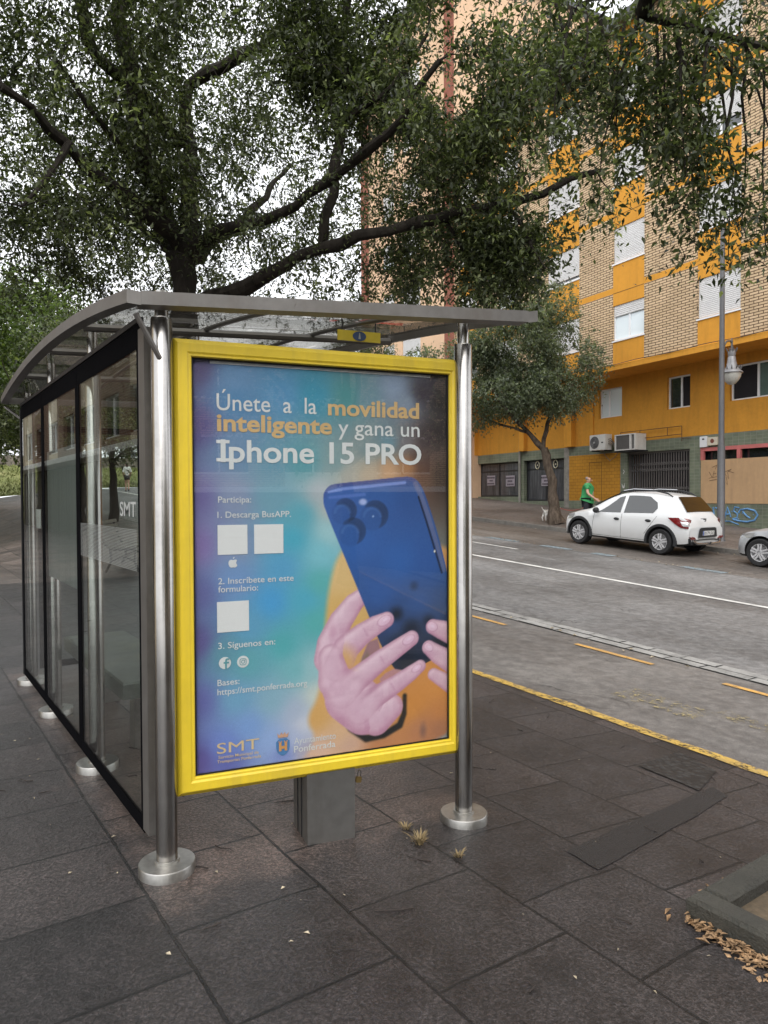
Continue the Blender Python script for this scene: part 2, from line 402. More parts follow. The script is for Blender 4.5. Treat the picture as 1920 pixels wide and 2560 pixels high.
# a rougher dark repair and a darker strip of slabs in the pavement
def quad_sheet(name, pts, mat, dz, n=10):
    vs = []; fs = []
    for j in range(n+1):
        for i in range(n+1):
            u, v = i/n, j/n
            x = (pts[0][0]*(1-u)+pts[1][0]*u)*(1-v)+(pts[3][0]*(1-u)+pts[2][0]*u)*v; y = (pts[0][1]*(1-u)+pts[1][1]*u)*(1-v)+(pts[3][1]*(1-u)+pts[2][1]*u)*v
            if i in (0, n) or j in (0, n): x += .012*mnoise.noise((x*9, y*9, 1)); y += .012*mnoise.noise((x*9, y*9, 5))
            vs.append((x, y, gz(x, y)+dz))
    for j in range(n):
        for i in range(n): k = j*(n+1)+i; fs.append((k, k+1, k+n+2, k+n+1))
    return tag(link(name, vs, fs, mat, smooth=True), kind='structure')
def patch_mat(name, a, b_, sc):
    b = NB(name); v = b.coord('Object'); vo = b.n('ShaderNodeTexVoronoi'); vo.inputs['Scale'].default_value = sc; b.l(v, vo.inputs['Vector'])
    b.set(color=b.mix(b.ramp(vo.outputs[0], [(.2, (0, 0, 0)), (.6, (1, 1, 1))]), b_, a), rough=.5); b.bump(b.math('MULTIPLY', vo.outputs[0], -1), .6, .01); return b.m
quad_sheet('paving_repair', [(4.28, 2.75), (4.17, 2.42), (3.74, 2.27), (3.76, 2.68)], patch_mat('rough_setts', (.008, .008, .0085), (.035, .036, .036), 26), .007)
quad_sheet('paving_strip', [(2.41, 2.09), (3.88, 2.28), (3.84, 2.15), (2.4, 1.905)], patch_mat('strip_slab', (.0125, .010, .0092), (.0165, .0138, .0128), 130), .004)

# grass bank that closes the street, and the plateau above it
def bank(x, y):
    t = max(0, min(1, (y-47)/13)); t = t*t*(3-2*t)
    return gz(x, 47)*(1-t)+3.9*t+.12*mnoise.noise((x*.3, y*.3, 0))
GRASS = NB('grass'); v_ = GRASS.coord('Object')
GRASS.set(color=GRASS.ramp(GRASS.math('MULTIPLY_ADD', GRASS.noise(v_, .5, 5), .55, GRASS.math('MULTIPLY', GRASS.noise(v_, 12, 4), .45)),
          [(.3, (.10, .13, .035)), (.5, (.19, .21, .065)), (.66, (.32, .29, .13))]), rough=.9); GRASS.bump(GRASS.noise(v_, 25, 4), 1, .05)
tag(sheet('grass_bank', frange(-45, 45, 45), frange(47.005, 60, 14), GRASS.m, 0, bank), kind='structure')
tag(sheet('upper_road', frange(-45, 45, 9), [60.0, 66, 80], M('upper_asphalt', (.12, .115, .11), .8), .02, lambda x, y: bank(x, 60)), kind='structure')
rng = random.Random(5); gv = []; gf = []
for i in range(14000):
    x = rng.uniform(-6, 22); y = 47+13*rng.random(); z = bank(x, y); h = rng.uniform(.05, .2); a = rng.uniform(0, 6.28); wd = rng.uniform(.03, .07)
    k = len(gv); gv += [(x-wd*math.cos(a), y-wd*math.sin(a), z), (x+wd*math.cos(a), y+wd*math.sin(a), z), (x+rng.uniform(-.12, .12), y+rng.uniform(-.12, .12), z+h)]
    gf.append((k, k+1, k+2))
tag(link('long_grass', gv, gf, M('grass_blade', (.19, .215, .07), .8, var=.5, vscale=.6)), 'long mown green and yellow grass on the bank behind the shelter', 'grass', kind='stuff')

# litter on the slabs
DRYLEAF = M('dry_leaf', (.30, .185, .095), .75, var=.62, vscale=30); PALEBIT = M('pale_leaf_bit', (.40, .34, .24), .7, var=.5, vscale=20)
TWIG = M('dark_twig', (.03, .022, .018), .8)
def leaf_quads(vs, fs, x, y, z, L, W, ang, curl, tilt):
    ca, sa = math.cos(ang), math.sin(ang); k = len(vs)
    for a, b_, h in ((-.5, 0, 0), (-.1, -.5, curl), (-.1, .5, curl*.6+tilt), (.5, 0, curl*.4)):
        px, py = a*L, b_*W; vs.append((x+px*ca-py*sa, y+px*sa+py*ca, z+h*L+.003))
    fs += [(k, k+1, k+3), (k, k+3, k+2)]
lv, lf = [], []
def lz(x, y): return gz(x, y)
for i in range(900):                     # drift against the near side of the planter kerb
    t = rng.random()**.75; y = 1.5-t*1.05; wdt = .02+.11*min(1, t*2.2)
    off = abs(rng.gauss(0, .5))*wdt; x = 2.385-off-.004
    leaf_quads(lv, lf, x, y, lz(x, y)+max(0, .03-off*.3)*rng.random(), rng.uniform(.02, .042), rng.uniform(.008, .017), rng.uniform(0, 6.3), rng.uniform(-.05, .2), rng.uniform(-.15, .2))
for i in range(420):
    t = rng.random(); x = 2.62+t*1.1; y = 1.515+abs(rng.gauss(0, .035))
    leaf_quads(lv, lf, x, y, lz(x, y)+.012*rng.random(), rng.uniform(.018, .04), rng.uniform(.007, .015), rng.uniform(0, 6.3), rng.uniform(-.1, .35), rng.uniform(-.2, .3))
for x, y, a in ((2.33, 1.53, .3), (2.37, 1.56, .1), (2.3, 1.38, 2.0)):
    leaf_quads(lv, lf, x, y, lz(x, y), .05, .016, a, .25, .1)
tag(link('leaf_litter', lv, lf, DRYLEAF), 'drift of dry brown leaves along the concrete planter edge', 'fallen leaves', kind='stuff')
lv, lf = [], []
for i in range(170):
    x = rng.uniform(-.6, 4.3); y = rng.uniform(.5, 6.5); s_ = rng.choice((.008, .01, .012, .018, .025))
    leaf_quads(lv, lf, x, y, lz(x, y), s_, s_*rng.uniform(.3, .7), rng.uniform(0, 6.3), rng.uniform(0, .3), .1)
for i in range(160):
    x = rng.choice((14.3, 14.25, 17.5, 6.6, 6.62))+rng.gauss(0, .08); y = rng.uniform(3, 22)
    leaf_quads(lv, lf, x, y, lz(x, y)+.006, .06, .03, rng.uniform(0, 6.3), .2, .2)
tag(link('leaf_bits', lv, lf, PALEBIT), 'tiny pale leaf bits scattered over the wet slabs', 'leaf bits', kind='stuff')
tw = MB()
for i in range(70):
    x = rng.uniform(-.4, 4.2); y = rng.uniform(.9, 5.0); a = rng.uniform(0, 6.3); L = rng.uniform(.04, .13); p = []
    for k in range(4):
        t = k/3; p.append((x+L*t*math.cos(a)+rng.gauss(0, .008), y+L*t*math.sin(a)+rng.gauss(0, .008), gz(x, y)+.005))
    tw.tube(p, [.003, .0028, .002, .001], 4)
tag(tw.build('fallen_twigs', TWIG), 'thin dark twigs lying on the slabs', 'twigs', kind='stuff')
def tuft(x, y, n, h, label):
    vs, fs = [], []
    for i in range(n):
        a = rng.uniform(0, 6.3); L = h*rng.uniform(.4, 1.2); r_ = rng.uniform(0, .02); bx, by = r_*math.cos(a), r_*math.sin(a)
        lean = rng.uniform(.2, 1.1)*L; k = len(vs); wd = .0025
        px, py = -math.sin(a)*wd, math.cos(a)*wd
        mx, my = bx+lean*.45*math.cos(a), by+lean*.45*math.sin(a); ex, ey = bx+lean*math.cos(a), by+lean*math.sin(a)
        vs += [(bx-px, by-py, 0), (bx+px, by+py, 0), (mx-px, my-py, L*.55), (mx+px, my+py, L*.55), (ex, ey, L*.75)]
        fs += [(k, k+1, k+3, k+2), (k+2, k+3, k+4)]
    tag(link('dry_grass_tuft', vs, fs, M('straw', (.27, .20, .10), .8, var=.3), loc=(x, y, gz(x, y))), label, 'grass tuft', 'dry tufts in the paving joints')
tuft(1.895, 2.47, 80, .055, 'larger straw coloured grass tuft in the paving joint right of the steel pedestal')
tuft(1.965, 2.29, 30, .034, 'small straw coloured grass tuft in the joint nearer the viewer')
tuft(1.93, 2.62, 34, .03, 'low straw coloured grass tuft in the joint just behind the big tuft')

# concrete planter round the near tree (only its corner is in view)
PCON = M('planter_concrete', (.045, .042, .033), .8, var=.3, vscale=5, bump=.9, bscale=90, dirt=((.04, .04, .033), .7))
pl = empty('tree_planter', (2.39, .2, gz(2.39, 1.4)), 0, 'low mossy concrete planter edge with dry leaves at bottom right', 'planter')
pm = MB(); s_ = .012
def rim(x0, x1, y0, y1):
    pm.add([(x0, y0, -.25), (x1, y0, -.25), (x1, y1, -.25), (x0, y1, -.25), (x0, y0, .075), (x1, y0, .075), (x1, y1, .075), (x0, y1, .075),
            (x0+s_, y0+s_, .09), (x1-s_, y0+s_, .09), (x1-s_, y1-s_, .09), (x0+s_, y1-s_, .09)],
           [(0, 1, 5, 4), (1, 2, 6, 5), (2, 3, 7, 6), (3, 0, 4, 7), (4, 5, 9, 8), (5, 6, 10, 9), (6, 7, 11, 10), (7, 4, 8, 11), (8, 9, 10, 11)])
rim(0, .1, -1.0, 1.3); rim(.103, 1.75, 1.195, 1.3); rim(.103, 1.75, -1.0, -.9); rim(1.65, 1.75, -.897, 1.192)
pm.build('rim', PCON, pl)
soil = [(.1+i*.155, -.9+j*.21, .03+.018*mnoise.noise((i*.9, j*.7, 3))) for j in range(11) for i in range(11)]
link('soil', soil, [(j*11+i, j*11+i+1, j*11+i+12, j*11+i+11) for j in range(10) for i in range(10)], M('planter_soil', (.11, .08, .048), .85, var=.3, vscale=4, bump=.5, bscale=50), pl, True)
# ------------------------------------------------------------------ buildings
def brick_mat(name, brick_a, brick_b, mortar, rowh=.112, bw=.27, ms=.018, vert='z'):
    b = NB(name); v = b.coord('Object'); sp = b.n('ShaderNodeSeparateXYZ'); b.l(v, sp.inputs[0])
    h = b.math('ADD', sp.outputs[0], sp.outputs[1])
    cb = b.n('ShaderNodeCombineXYZ'); b.l(h, cb.inputs[0]); b.l(sp.outputs[2], cb.inputs[1])
    br = b.n('ShaderNodeTexBrick'); br.offset = .5
    for k, x in (('Scale', 1), ('Mortar Size', ms), ('Mortar Smooth', .25), ('Brick Width', bw), ('Row Height', rowh), ('Bias', 0)): br.inputs[k].default_value = x
    br.inputs['Color1'].default_value = (*brick_a, 1); br.inputs['Color2'].default_value = (*brick_b, 1); br.inputs['Mortar'].default_value = (*mortar, 1)
    b.l(cb.outputs[0], br.inputs['Vector'])
    col = b.mix(.6, br.outputs['Color'], b.ramp(b.noise(v, .7, 5), [(.3, (.78,)*3), (.7, (1.15,)*3)]), 'MULTIPLY')
    b.set(color=col, rough=.85, spec=.25)
    b.bump(b.math('MULTIPLY', br.outputs['Fac'], -1), .8, .015); return b.m
def tile_mat(name, ca, cb_, grout, size=.11):
    b = NB(name); v = b.coord('Object'); sp = b.n('ShaderNodeSeparateXYZ'); b.l(v, sp.inputs[0])
    cv = b.n('ShaderNodeCombineXYZ'); b.l(b.math('ADD', sp.outputs[0], sp.outputs[1]), cv.inputs[0]); b.l(sp.outputs[2], cv.inputs[1])
    br = b.n('ShaderNodeTexBrick'); br.offset = 0
    for k, x in (('Scale', 1), ('Mortar Size', .007), ('Mortar Smooth', .2), ('Brick Width', size*1.9), ('Row Height', size), ('Bias', 0)): br.inputs[k].default_value = x
    br.inputs['Color1'].default_value = (*ca, 1); br.inputs['Color2'].default_value = (*cb_, 1); br.inputs['Mortar'].default_value = (*grout, 1)
    b.l(cv.outputs[0], br.inputs['Vector'])
    col = b.mix(.8, br.outputs['Color'], b.ramp(b.noise(v, 1.6, 6, .7), [(.3, (.55,)*3), (.6, (1.1,)*3)]), 'MULTIPLY')
    b.set(color=col, rough=.4); b.bump(b.math('MULTIPLY', br.outputs['Fac'], -1), .5, .006); return b.m

TAN = brick_mat('tan_brick', (.66, .49, .31), (.56, .41, .25), (.10, .058, .034), .087, .30, .0135)
OCH = M('ochre_render', (.66, .305, .043), .85, var=.06, vscale=.7, bump=.5, bscale=22, spec=.2, dirt=((.30, .155, .03), .35))
OCHD = M('ochre_wall', (.62, .29, .043), .85, var=.08, vscale=1.1, bump=.8, bscale=9, spec=.2, dirt=((.30, .15, .035), .35))
GTILE = tile_mat('green_tile', (.20, .225, .155), (.15, .18, .125), (.26, .26, .22))
WHITE = M('white_paint', (.78, .78, .76), .45, var=.04)
PVC = M('white_plastic', (.8, .81, .82), .35, var=.03)
SHUT = M('roller_shutter', (.74, .73, .72), .55, var=.05, vscale=.8)
DARK = M('dark_room', (.012, .011, .014), .9)
PANE = NB('window_glass'); PANE.set(color=(.02, .025, .028), rough=.04, spec=.9, coat=.6); PANE = PANE.m
PALEPANE = NB('curtain_reflection_glass'); PALEPANE.set(color=(.72, .80, .83), rough=.08, spec=.8); PALEPANE = PALEPANE.m  # curtain white and window reflection put into one pale pane colour
SLATE = M('slate_grey', (.07, .072, .078), .6)
BLACKM = M('black_painted_metal', (.018, .018, .02), .45)

class Grid:
    """a wall laid out as u-breaks by z-breaks; cells classified into materials or openings (with reveals)"""
    def __init__(s, us, zs, cls, y=0.0, reveal=.14):
        s.g = {}
        us, zs = sorted(us), sorted(zs)
        nu, nz = len(us)-1, len(zs)-1
        c = [[cls((us[i]+us[i+1])/2, (zs[j]+zs[j+1])/2) for j in range(nz)] for i in range(nu)]
        for i in range(nu):
            for j in range(nz):
                k = c[i][j]
                if k is None: continue
                mb = s.g.setdefault(k, MB()); a, b_, p, q_ = us[i], us[i+1], zs[j], zs[j+1]
                mb.add([(a, y, p), (b_, y, p), (b_, y, q_), (a, y, q_)], [(0, 3, 2, 1)])
                def opn(ii, jj): return 0 <= ii < nu and 0 <= jj < nz and c[ii][jj] is None
                yr = y-reveal
                if opn(i-1, j): mb.add([(a, y, p), (a, y, q_), (a, yr, q_), (a, yr, p)], [(0, 1, 2, 3)])
                if opn(i+1, j): mb.add([(b_, y, p), (b_, yr, p), (b_, yr, q_), (b_, y, q_)], [(0, 1, 2, 3)])
                if opn(i, j-1): mb.add([(a, y, p), (a, yr, p), (b_, yr, p), (b_, y, p)], [(0, 1, 2, 3)])
                if opn(i, j+1): mb.add([(a, y, q_), (b_, y, q_), (b_, yr, q_), (a, yr, q_)], [(0, 1, 2, 3)])

def window(parent, u0, u1, z0, z1, y, shut=1.0, split=.5, pane=None, seed=0, sill=True, openside=None):
    """white frame with panes and a roller shutter lowered by `shut`"""
    f = MB(); t = .055; d0, d1 = y-.13, y-.06
    f.box(u0, u1, d0, d1, z0, z0+t); f.box(u0, u1, d0, d1, z1-t, z1); f.box(u0, u0+t, d0, d1, z0+t, z1-t); f.box(u1-t, u1, d0, d1, z0+t, z1-t)
    um = u0+(u1-u0)*split; f.box(um-.035, um+.035, d0+.005, d1-.004, z0+t, z1-t)
    if sill: f.box(u0-.03, u1+.03, y-.13, y+.035, z0-.05, z0-.002)
    w_ = f.build('window', PVC, parent)
    for a, b_, side in ((u0+t, um-.035, 0), (um+.035, u1-t, 1)):
        pm = MB(); pm.box(a, b_, y-.115, y-.1, z0+t, z1-t)
        pm.build('pane', DARK if openside == side else (pane or PANE), w_)
    if shut > 0:
        sh = MB(); zb = z1-(z1-z0-.02)*shut; n = max(2, int((z1-zb)/.058)); h = (z1-zb)/n; rr = random.Random(seed)
        for k in range(n):
            o_ = rr.uniform(0, .003); sh.add([(u0+.03, y-.052+o_, zb+k*h), (u1-.03, y-.052+o_, zb+k*h), (u0+.03, y-.036+o_, zb+k*h+h*.55), (u1-.03, y-.036+o_, zb+k*h+h*.55),
                                             (u0+.03, y-.052+o_, zb+k*h+h*.93), (u1-.03, y-.052+o_, zb+k*h+h*.93)], [(0, 1, 3, 2), (2, 3, 5, 4)])
        sh.box(u0+.03, u1-.03, y-.058, y-.054, zb, z1)
        sh.build('shutter', SHUT, w_, fix=False)
    return w_

ob = empty('apartment_building', (21.4, 15.07, 0), R(82.95),
           'ochre and tan brick apartment block with white shuttered windows across the street', 'building')
COLS = [(-7.1, -5.6), (-3.62, -2.12), (.04, 1.47), (3.2, 5.03), (6.95, 8.4), (10.0, 11.35)]
FLO = [(7.1, 8.36), (9.86, 11.12), (12.6, 13.86), (15.32, 16.58)]
BANDS = [(8.81, 9.02), (11.55, 11.76), (14.29, 14.5), (17.02, 17.22)]
Z0, Z1, U0, U1, YG = 6.05, 18.12, -11.0, 11.73, -1.4
us = [U0, U1]+[x for c_ in COLS for x in c_]
zs = [6.22, Z1]+[x for c_ in FLO for x in c_]+[x for c_ in BANDS for x in c_]
def cls(u, z):
    if any(a < u < b_ for a, b_ in COLS):
        return None if any(a < z < b_ for a, b_ in FLO) else 'o'
    return 'o' if any(a < z < b_ for a, b_ in BANDS) else 'b'
G = Grid(us, zs, cls)
build_pieces(G.g['b'], 'brick_wall', TAN, ob, fix=False)
ow = G.g['o']
build_pieces(ow, 'painted_wall', OCH, ob, fix=False)
gr = MB()
for a, b_ in COLS:                                     # dark joints where the render panels meet
    for z in (8.81, 11.55, 14.29, 17.02): gr.box(a+.01, b_-.01, -.004, .004, z-.012, z+.012)
build_pieces(gr, 'render_joint', M('joint_shadow_gap', (.2, .10, .02), .9), ob)
k = 0
for ci, (a, b_) in enumerate(COLS):
    for fi, (p, q_) in enumerate(FLO):
        sh = 1.0
        if (ci, fi) == (2, 0): sh = .32
        elif (ci, fi) in ((4, 1), (5, 0), (3, 1), (1, 2), (2, 2)): sh = (.45, .6, .8, .72, .9)[(ci+fi) % 5]
        k += 1; window(ob, a, b_, p, q_, 0, sh, .5, PALEPANE if (ci, fi) == (2, 0) else PANE, k)
sf = MB()                                              # slab edge and soffit over the recessed ground floors
sf.add([(U0, .06, 6.22), (U1, .06, 6.22), (U1, .06, 6.04), (U0, .06, 6.04), (U0, 0, 6.25), (U1, 0, 6.25), (U0, YG-.1, 6.04), (U1, YG-.1, 6.04)],
       [(0, 1, 2, 3), (4, 5, 1, 0), (3, 2, 7, 6)])
sf.build('slab_edge', OCH, ob, fix=False)
cab = MB(); pts = [(U0+(U1-U0)*t/60, .085, 6.245+.018*math.sin(t*.9)) for t in range(61)]; cab.tube(pts, .012, 5)
cab.build('cable', BLACKM, ob)
body = MB()
body.add([(U0, 0, 6.04), (U0, -14, 6.04), (U0, -14, Z1), (U0, 0, Z1)], [(0, 1, 2, 3)])
body.add([(U1, 0, 6.04), (U1, -14, 6.04), (U1, -14, Z1), (U1, 0, Z1)], [(0, 3, 2, 1)])
body.add([(U0, -14, -1), (U1, -14, -1), (U1, -14, Z1), (U0, -14, Z1)], [(0, 1, 2, 3)])
body.add([(U0, YG, -1), (U0, -14, -1), (U0, -14, 6.04), (U0, YG, 6.04)], [(0, 1, 2, 3)])
body.add([(12.6, YG, -1), (12.6, -14, -1), (12.6, -14, 6.04), (12.6, YG, 6.04)], [(0, 3, 2, 1)])
body.build('side_wall', TAN, ob, fix=False)
rf = MB(); rf.box(U0-.2, U1+.1, -14.2, .38, Z1, Z1+.1); rf.box(U0-.2, U1+.1, .3, .46, Z1-.06, Z1+.16)
rf.add([(U0, .3, Z1+.1), (U1, .3, Z1+.1), (U1, -5, Z1+1.5), (U0, -5, Z1+1.5)], [(0, 1, 2, 3)])
rf.build('roof', SLATE, ob)
# ground floors
bz = lambda u: gz(22.7+.1227*u, 14.9+.9924*u)
gus = [U0, 12.6, -4.1, -2.24, -.72, .27, 2.38, 3.59, 8.68, 11.89, 5.6, 8.28, 5.29, -1.17, 2.09, 2.45, -.715, -5.6]
gzs = [-1, 6.05, 4.58, 5.72, 3.55, 1.25, 1.49, 3.13, 3.18, 1.29, 1.32, 2.72, 3.12]
def gcls(u, z):
    if z > 3.55:
        if 4.58 < z < 5.72 and ((-4.1 < u < -2.24) or (-.72 < u < .27) or (2.38 < u < 3.59)): return None
        return 'o'
    if 8.68 < u < 11.89 and 1.49 < z < 3.13: return None
    if 5.6 < u < 8.28 and 1.29 < z < 3.13: return None
    if -.715 < u < 2.09 and z < 3.13: return None
    if 5.29 < u < 5.6: return 'g'
    if 2.45 < u < 5.29 and 1.32 < z < 3.18: return 'y'
    if u < -1.17 and 1.25 < z < 3.12: return None
    return 't'
G = Grid(gus, gzs, gcls, YG, .3)
G.g['o'].build('upper_wall', OCHD, ob, fix=False); build_pieces(G.g['t'], 'tiled_wall', GTILE, ob, fix=False)
G.g['g'].build('bare_render_strip', M('bare_cement', (.27, .255, .225), .9, var=.3, vscale=5, bump=.8, bscale=30), ob, fix=False)
G.g['y'].build('painted_brick_infill', brick_mat('ochre_brick', (.58, .28, .035), (.5, .235, .03), (.36, .17, .025), .13, .27, .008), ob, fix=False)
pz = MB()
for a, b_ in ((11.84, 12.2), (8.02, 8.36), (4.93, 5.38), (3.86, 4.02)): pz.box(a, b_, YG-.02, YG+(.22 if a > 4.5 else .05), 3.56, 6.035)
build_pieces(pz, 'pilaster', OCH, ob)
window(ob, 2.38, 3.59, 4.58, 5.72, YG-.05, 0, .62, PALEPANE, sill=False)
window(ob, -.72, .27, 4.58, 5.72, YG-.05, 0, .45, PANE, sill=False, openside=0)
window(ob, -4.1, -2.24, 4.58, 5.72, YG-.05, 0, .5, M('greenish_glass', (.10, .15, .135), .05), sill=False, openside=1)
rm = MB(); rm.box(-4.0, -2.3, YG-1.2, YG-1.15, 4.4, 6.0); rm.build('room_wall', M('plum_interior', (.06, .05, .07), .9), ob)
# shop fronts
def shop(u0, u1, z0, z1, splits, tr, dark):
    f = MB(); y = YG-.18; t = .07
    f.box(u0, u1, y-.06, y, z0, z0+t); f.box(u0, u1, y-.06, y, z1-t, z1); f.box(u0, u0+t, y-.06, y, z0+t, z1-t); f.box(u1-t, u1, y-.06, y, z0+t, z1-t)
    f.box(u0+t, u1-t, y-.05, y-.01, tr-.03, tr+.03)
    for u in splits: f.box(u-.04, u+.04, y-.055, y+.004, z0+t, z1-t)
    s_ = f.build('shopfront', BLACKM, ob)
    p = MB(); p.box(u0+t, u1-t, y-.03, y-.025, z0+t, z1-t); p.build('pane', dark, s_)
    return s_, y
curt = NB('dusty_shop_glass'); vv = curt.coord('Object', (7, 1, .5))
curt.set(color=curt.ramp(curt.noise(vv, 1.6, 6, .7), [(.35, (.028, .03, .034)), (.55, (.075, .076, .085)), (.72, (.14, .14, .15))]), rough=.22, spec=.6)
s1_, ys_ = shop(8.68, 11.89, 1.49, 3.13, (10.36,), 2.72, curt.m)
s2_, ys_ = shop(5.6, 8.28, 1.29, 3.13, (6.94,), 2.72, curt.m)
PAPER = M('faded_paper', (.36, .32, .36), .8); INK = M('poster_ink', (.06, .045, .06), .7)
for par, u0, u1, z0, z1 in ((s2_, 6.55, 7.25, 1.96, 2.44), (s1_, 9.15, 9.82, 1.98, 2.49), (s1_, 10.68, 11.34, 2.05, 2.53)):
    p = MB(); p.box(u0, u1, ys_+.008, ys_+.012, z0, z1); pp = p.build('paper_notice', PAPER, par)
    h = z1-z0; rr = random.Random(int(u0*10))
    for r_, (fr0, fr1) in enumerate(((.06, .94), (.28, .7), (.12, .9))):
        i_ = MB(); zt = z1-h*(.14+.3*r_); u = u0+(u1-u0)*fr0
        while u < u0+(u1-u0)*fr1:
            wd = rr.uniform(.035, .075); i_.box(u, u+wd, ys_+.0125, ys_+.0145, zt-h*.17, zt); u += wd+.018
        i_.build('ink_line', INK, pp)
rg = MB()
for u in (7.5, 6.3):
    pts = [(u+.13*math.cos(t), ys_+.03, 2.9+.17*math.sin(t)) for t in [2*math.pi*i/24 for i in range(25)]]
    rg.tube(pts, .022, 6, False); rg.lathe([(0, -.01), (.035, -.01), (.035, .01), (0, .01)], 10, (u, ys_+.03, 2.9), 'y')
rg.build('ring_emblem', M('cream_paint', (.62, .58, .42), .6), s2_)
pp = MB(); pp.tube([(8.5, YG+.06, bz(8.5)-.1), (8.5, YG+.06, 3.3), (8.43, YG+.1, 3.6), (8.42, YG+.1, 6.0)], .055, 8); pp.build('drainpipe', M('pipe_grey', (.30, .29, .26), .6), ob, True)
# folding gate
gm = MB(); y = YG-.1
gm.box(-.72, 2.1, y-.02, y+.02, 3.06, 3.15); gm.box(-.76, -.68, y-.02, y+.02, .3, 3.06); gm.box(2.03, 2.11, y-.02, y+.02, .4, 3.06)
for i in range(25):
    u = -.62+i*.109; gm.box(u-.017, u+.017, y-.015, y+.015, .45, 3.06)
for zc in (2.4, 2.62, 1.5, 1.72, .9):
    for i in range(25):
        u = -.62+i*.109
        gm.tube([(u, y+.02, zc), (u+.054, y+.026, zc+.1), (u+.109, y+.02, zc)], .011, 4); gm.tube([(u, y+.02, zc+.1), (u+.054, y+.026, zc), (u+.109, y+.02, zc+.1)], .011, 4)
gm.build('folding_gate', M('gate_grey', (.12, .11, .105), .6), ob)
db = MB(); db.box(-.8, 2.2, YG-.9, YG-.85, 0, 3.3); db.box(-.8, 2.2, YG-.85, YG-.3, 3.14, 3.16); db.build('dark_entrance', DARK, ob)
# boarded shop with a pink frame
PINK = M('pink_frame_paint', (.56, .16, .15), .6); BOARD = M('tan_board', (.52, .335, .18), .75, var=.07, vscale=.9, dirt=((.33, .21, .12), .5))
bd = MB(); bd.box(-11, -1.18, YG-.04, YG+.02, 1.24, 2.70); bb = bd.build('shop_board', BOARD, ob)
pk = MB(); y0, y1 = YG-.06, YG+.03
pk.box(-11, -1.17, y0, y1, 3.0, 3.12)
for a, b_ in ((-1.29, -1.17), (-2.66, -2.53), (-4.1, -3.98), (-5.6, -5.48)): pk.box(a, b_, y0, y1, 2.705, 2.998)
pk.build('pink_frame', PINK, ob)
dk = MB(); dk.box(-11, -1.17, YG-.25, YG-.2, 2.5, 3.12); dk.build('transom_glass', PANE, ob)
rg = MB(); rg.tube([(-1.86+.05*math.cos(t), YG-.02, 2.86+.1*math.sin(t)) for t in [math.pi*(.5-i/12) for i in range(13)]], .022, 6); rg.build('ring_emblem', MATS['cream_paint'], ob, True)
tg = MB(); rr = random.Random(3)
for st in (((-1.5, 2.3), (-1.62, 2.12), (-1.5, 2.08)), ((-1.7, 2.32), (-1.64, 2.1), (-1.8, 2.14)), ((-1.66, 2.22), (-1.78, 2.24)), ((-1.95, 2.34), (-1.86, 2.08), (-2.0, 2.3), (-2.02, 2.1)),
           ((-2.1, 2.28), (-2.34, 2.36), (-2.2, 2.26), (-2.25, 2.05), (-2.12, 2.2)), ((-2.05, 2.02), (-2.2, 1.86), (-2.16, 2.1)), ((-2.2, 2.31), (-2.42, 2.24)), ((-1.62, 2.44), (-1.8, 2.52), (-1.74, 2.38)), ((-1.52, 2.0), (-1.8, 2.04))):
    tg.tube([(u, YG+.024, z) for u, z in st], .008, 4)
tg.build('marker_tag', M('tag_ink', (.16, .10, .06), .8), bb)
SPRAY = M('blue_spray', (.13, .30, .55), .7, var=.35, vscale=6)
gsp = MB()
def stroke(pts, r=.026):
    gsp.tube([(u, YG+.006, z) for u, z in pts], r, 6)
def blob(u, z): return (u, z)
stroke([(-1.5, 1.1), (-1.52, .78)]); stroke([(-1.66, 1.12), (-1.7, .72)]); stroke([(-1.74, 1.1), (-1.95, 1.02), (-2.0, .86), (-1.85, .74), (-1.72, .72)])
stroke([(-2.08, .74), (-2.2, 1.12), (-2.32, .8)]); stroke([(-2.12, .88), (-2.28, .9)])
stroke([(-2.62, 1.1), (-2.46, 1.13), (-2.42, 1.0), (-2.56, .9), (-2.54, .78), (-2.38, .74)])
stroke([(-2.42, .72), (-2.6, .68), (-2.9, .66), (-3.16, .72), (-3.26, .88), (-3.16, 1.02), (-2.9, 1.08), (-2.66, 1.04), (-2.6, .94)], .032)
stroke([(-1.5, .72), (-1.9, .66), (-2.3, .66), (-2.6, .56)], .02); stroke([(-2.74, 1.0), (-2.86, .86), (-3.0, .78)], .024)
for z0_ in range(12):
    u = -1.52-rr.random()*1.6; z = .72+rr.random()*.36; gsp.lathe([(0, -.004), (.02, -.004), (.02, .004), (0, .004)], 8, (u, YG+.006, z), 'y')
gsp.build('graffiti', SPRAY, ob, True)
sm = MB()
for st in (((2.36, 1.95), (2.3, 1.8), (2.22, 1.98), (2.26, 1.8)), ((2.3, 2.35), (2.24, 2.44), (2.3, 2.5))): sm.tube([(u, YG+.004, z) for u, z in st], .014, 5)
sm.build('chalk_tag', WHITE, ob)
rl = MB()                                             # rusted rail left from an old sign
y = YG+.1
for a, b_ in (((2.35, 3.92), (-.46, 3.93)), ((2.35, 3.62), (-.46, 3.65)), ((2.35, 3.92), (2.35, 3.5)), ((-.46, 3.93), (-.46, 3.4)), ((.15, 3.92), (.15, 3.64)), ((1.4, 3.92), (1.4, 3.3)), ((-.46, 3.5), (-.85, 3.48))):
    rl.tube([(a[0], y, a[1]), (b_[0], y, b_[1])], .012, 5)
rl.build('rusty_rail', M('rust_iron', (.10, .05, .03), .8), ob)
dr = MB(); 
for a, b_ in (((4.11, 1.0), (4.11, 2.85)), ((3.43, 1.0), (3.43, 2.85)), ((4.11, 2.85), (3.43, 2.85))): dr.tube([(a[0], YG-.002, a[1]), (b_[0], YG-.002, b_[1])], .014, 4)
dr.build('door_outline', M('door_gap', (.16, .085, .02), .9), ob)

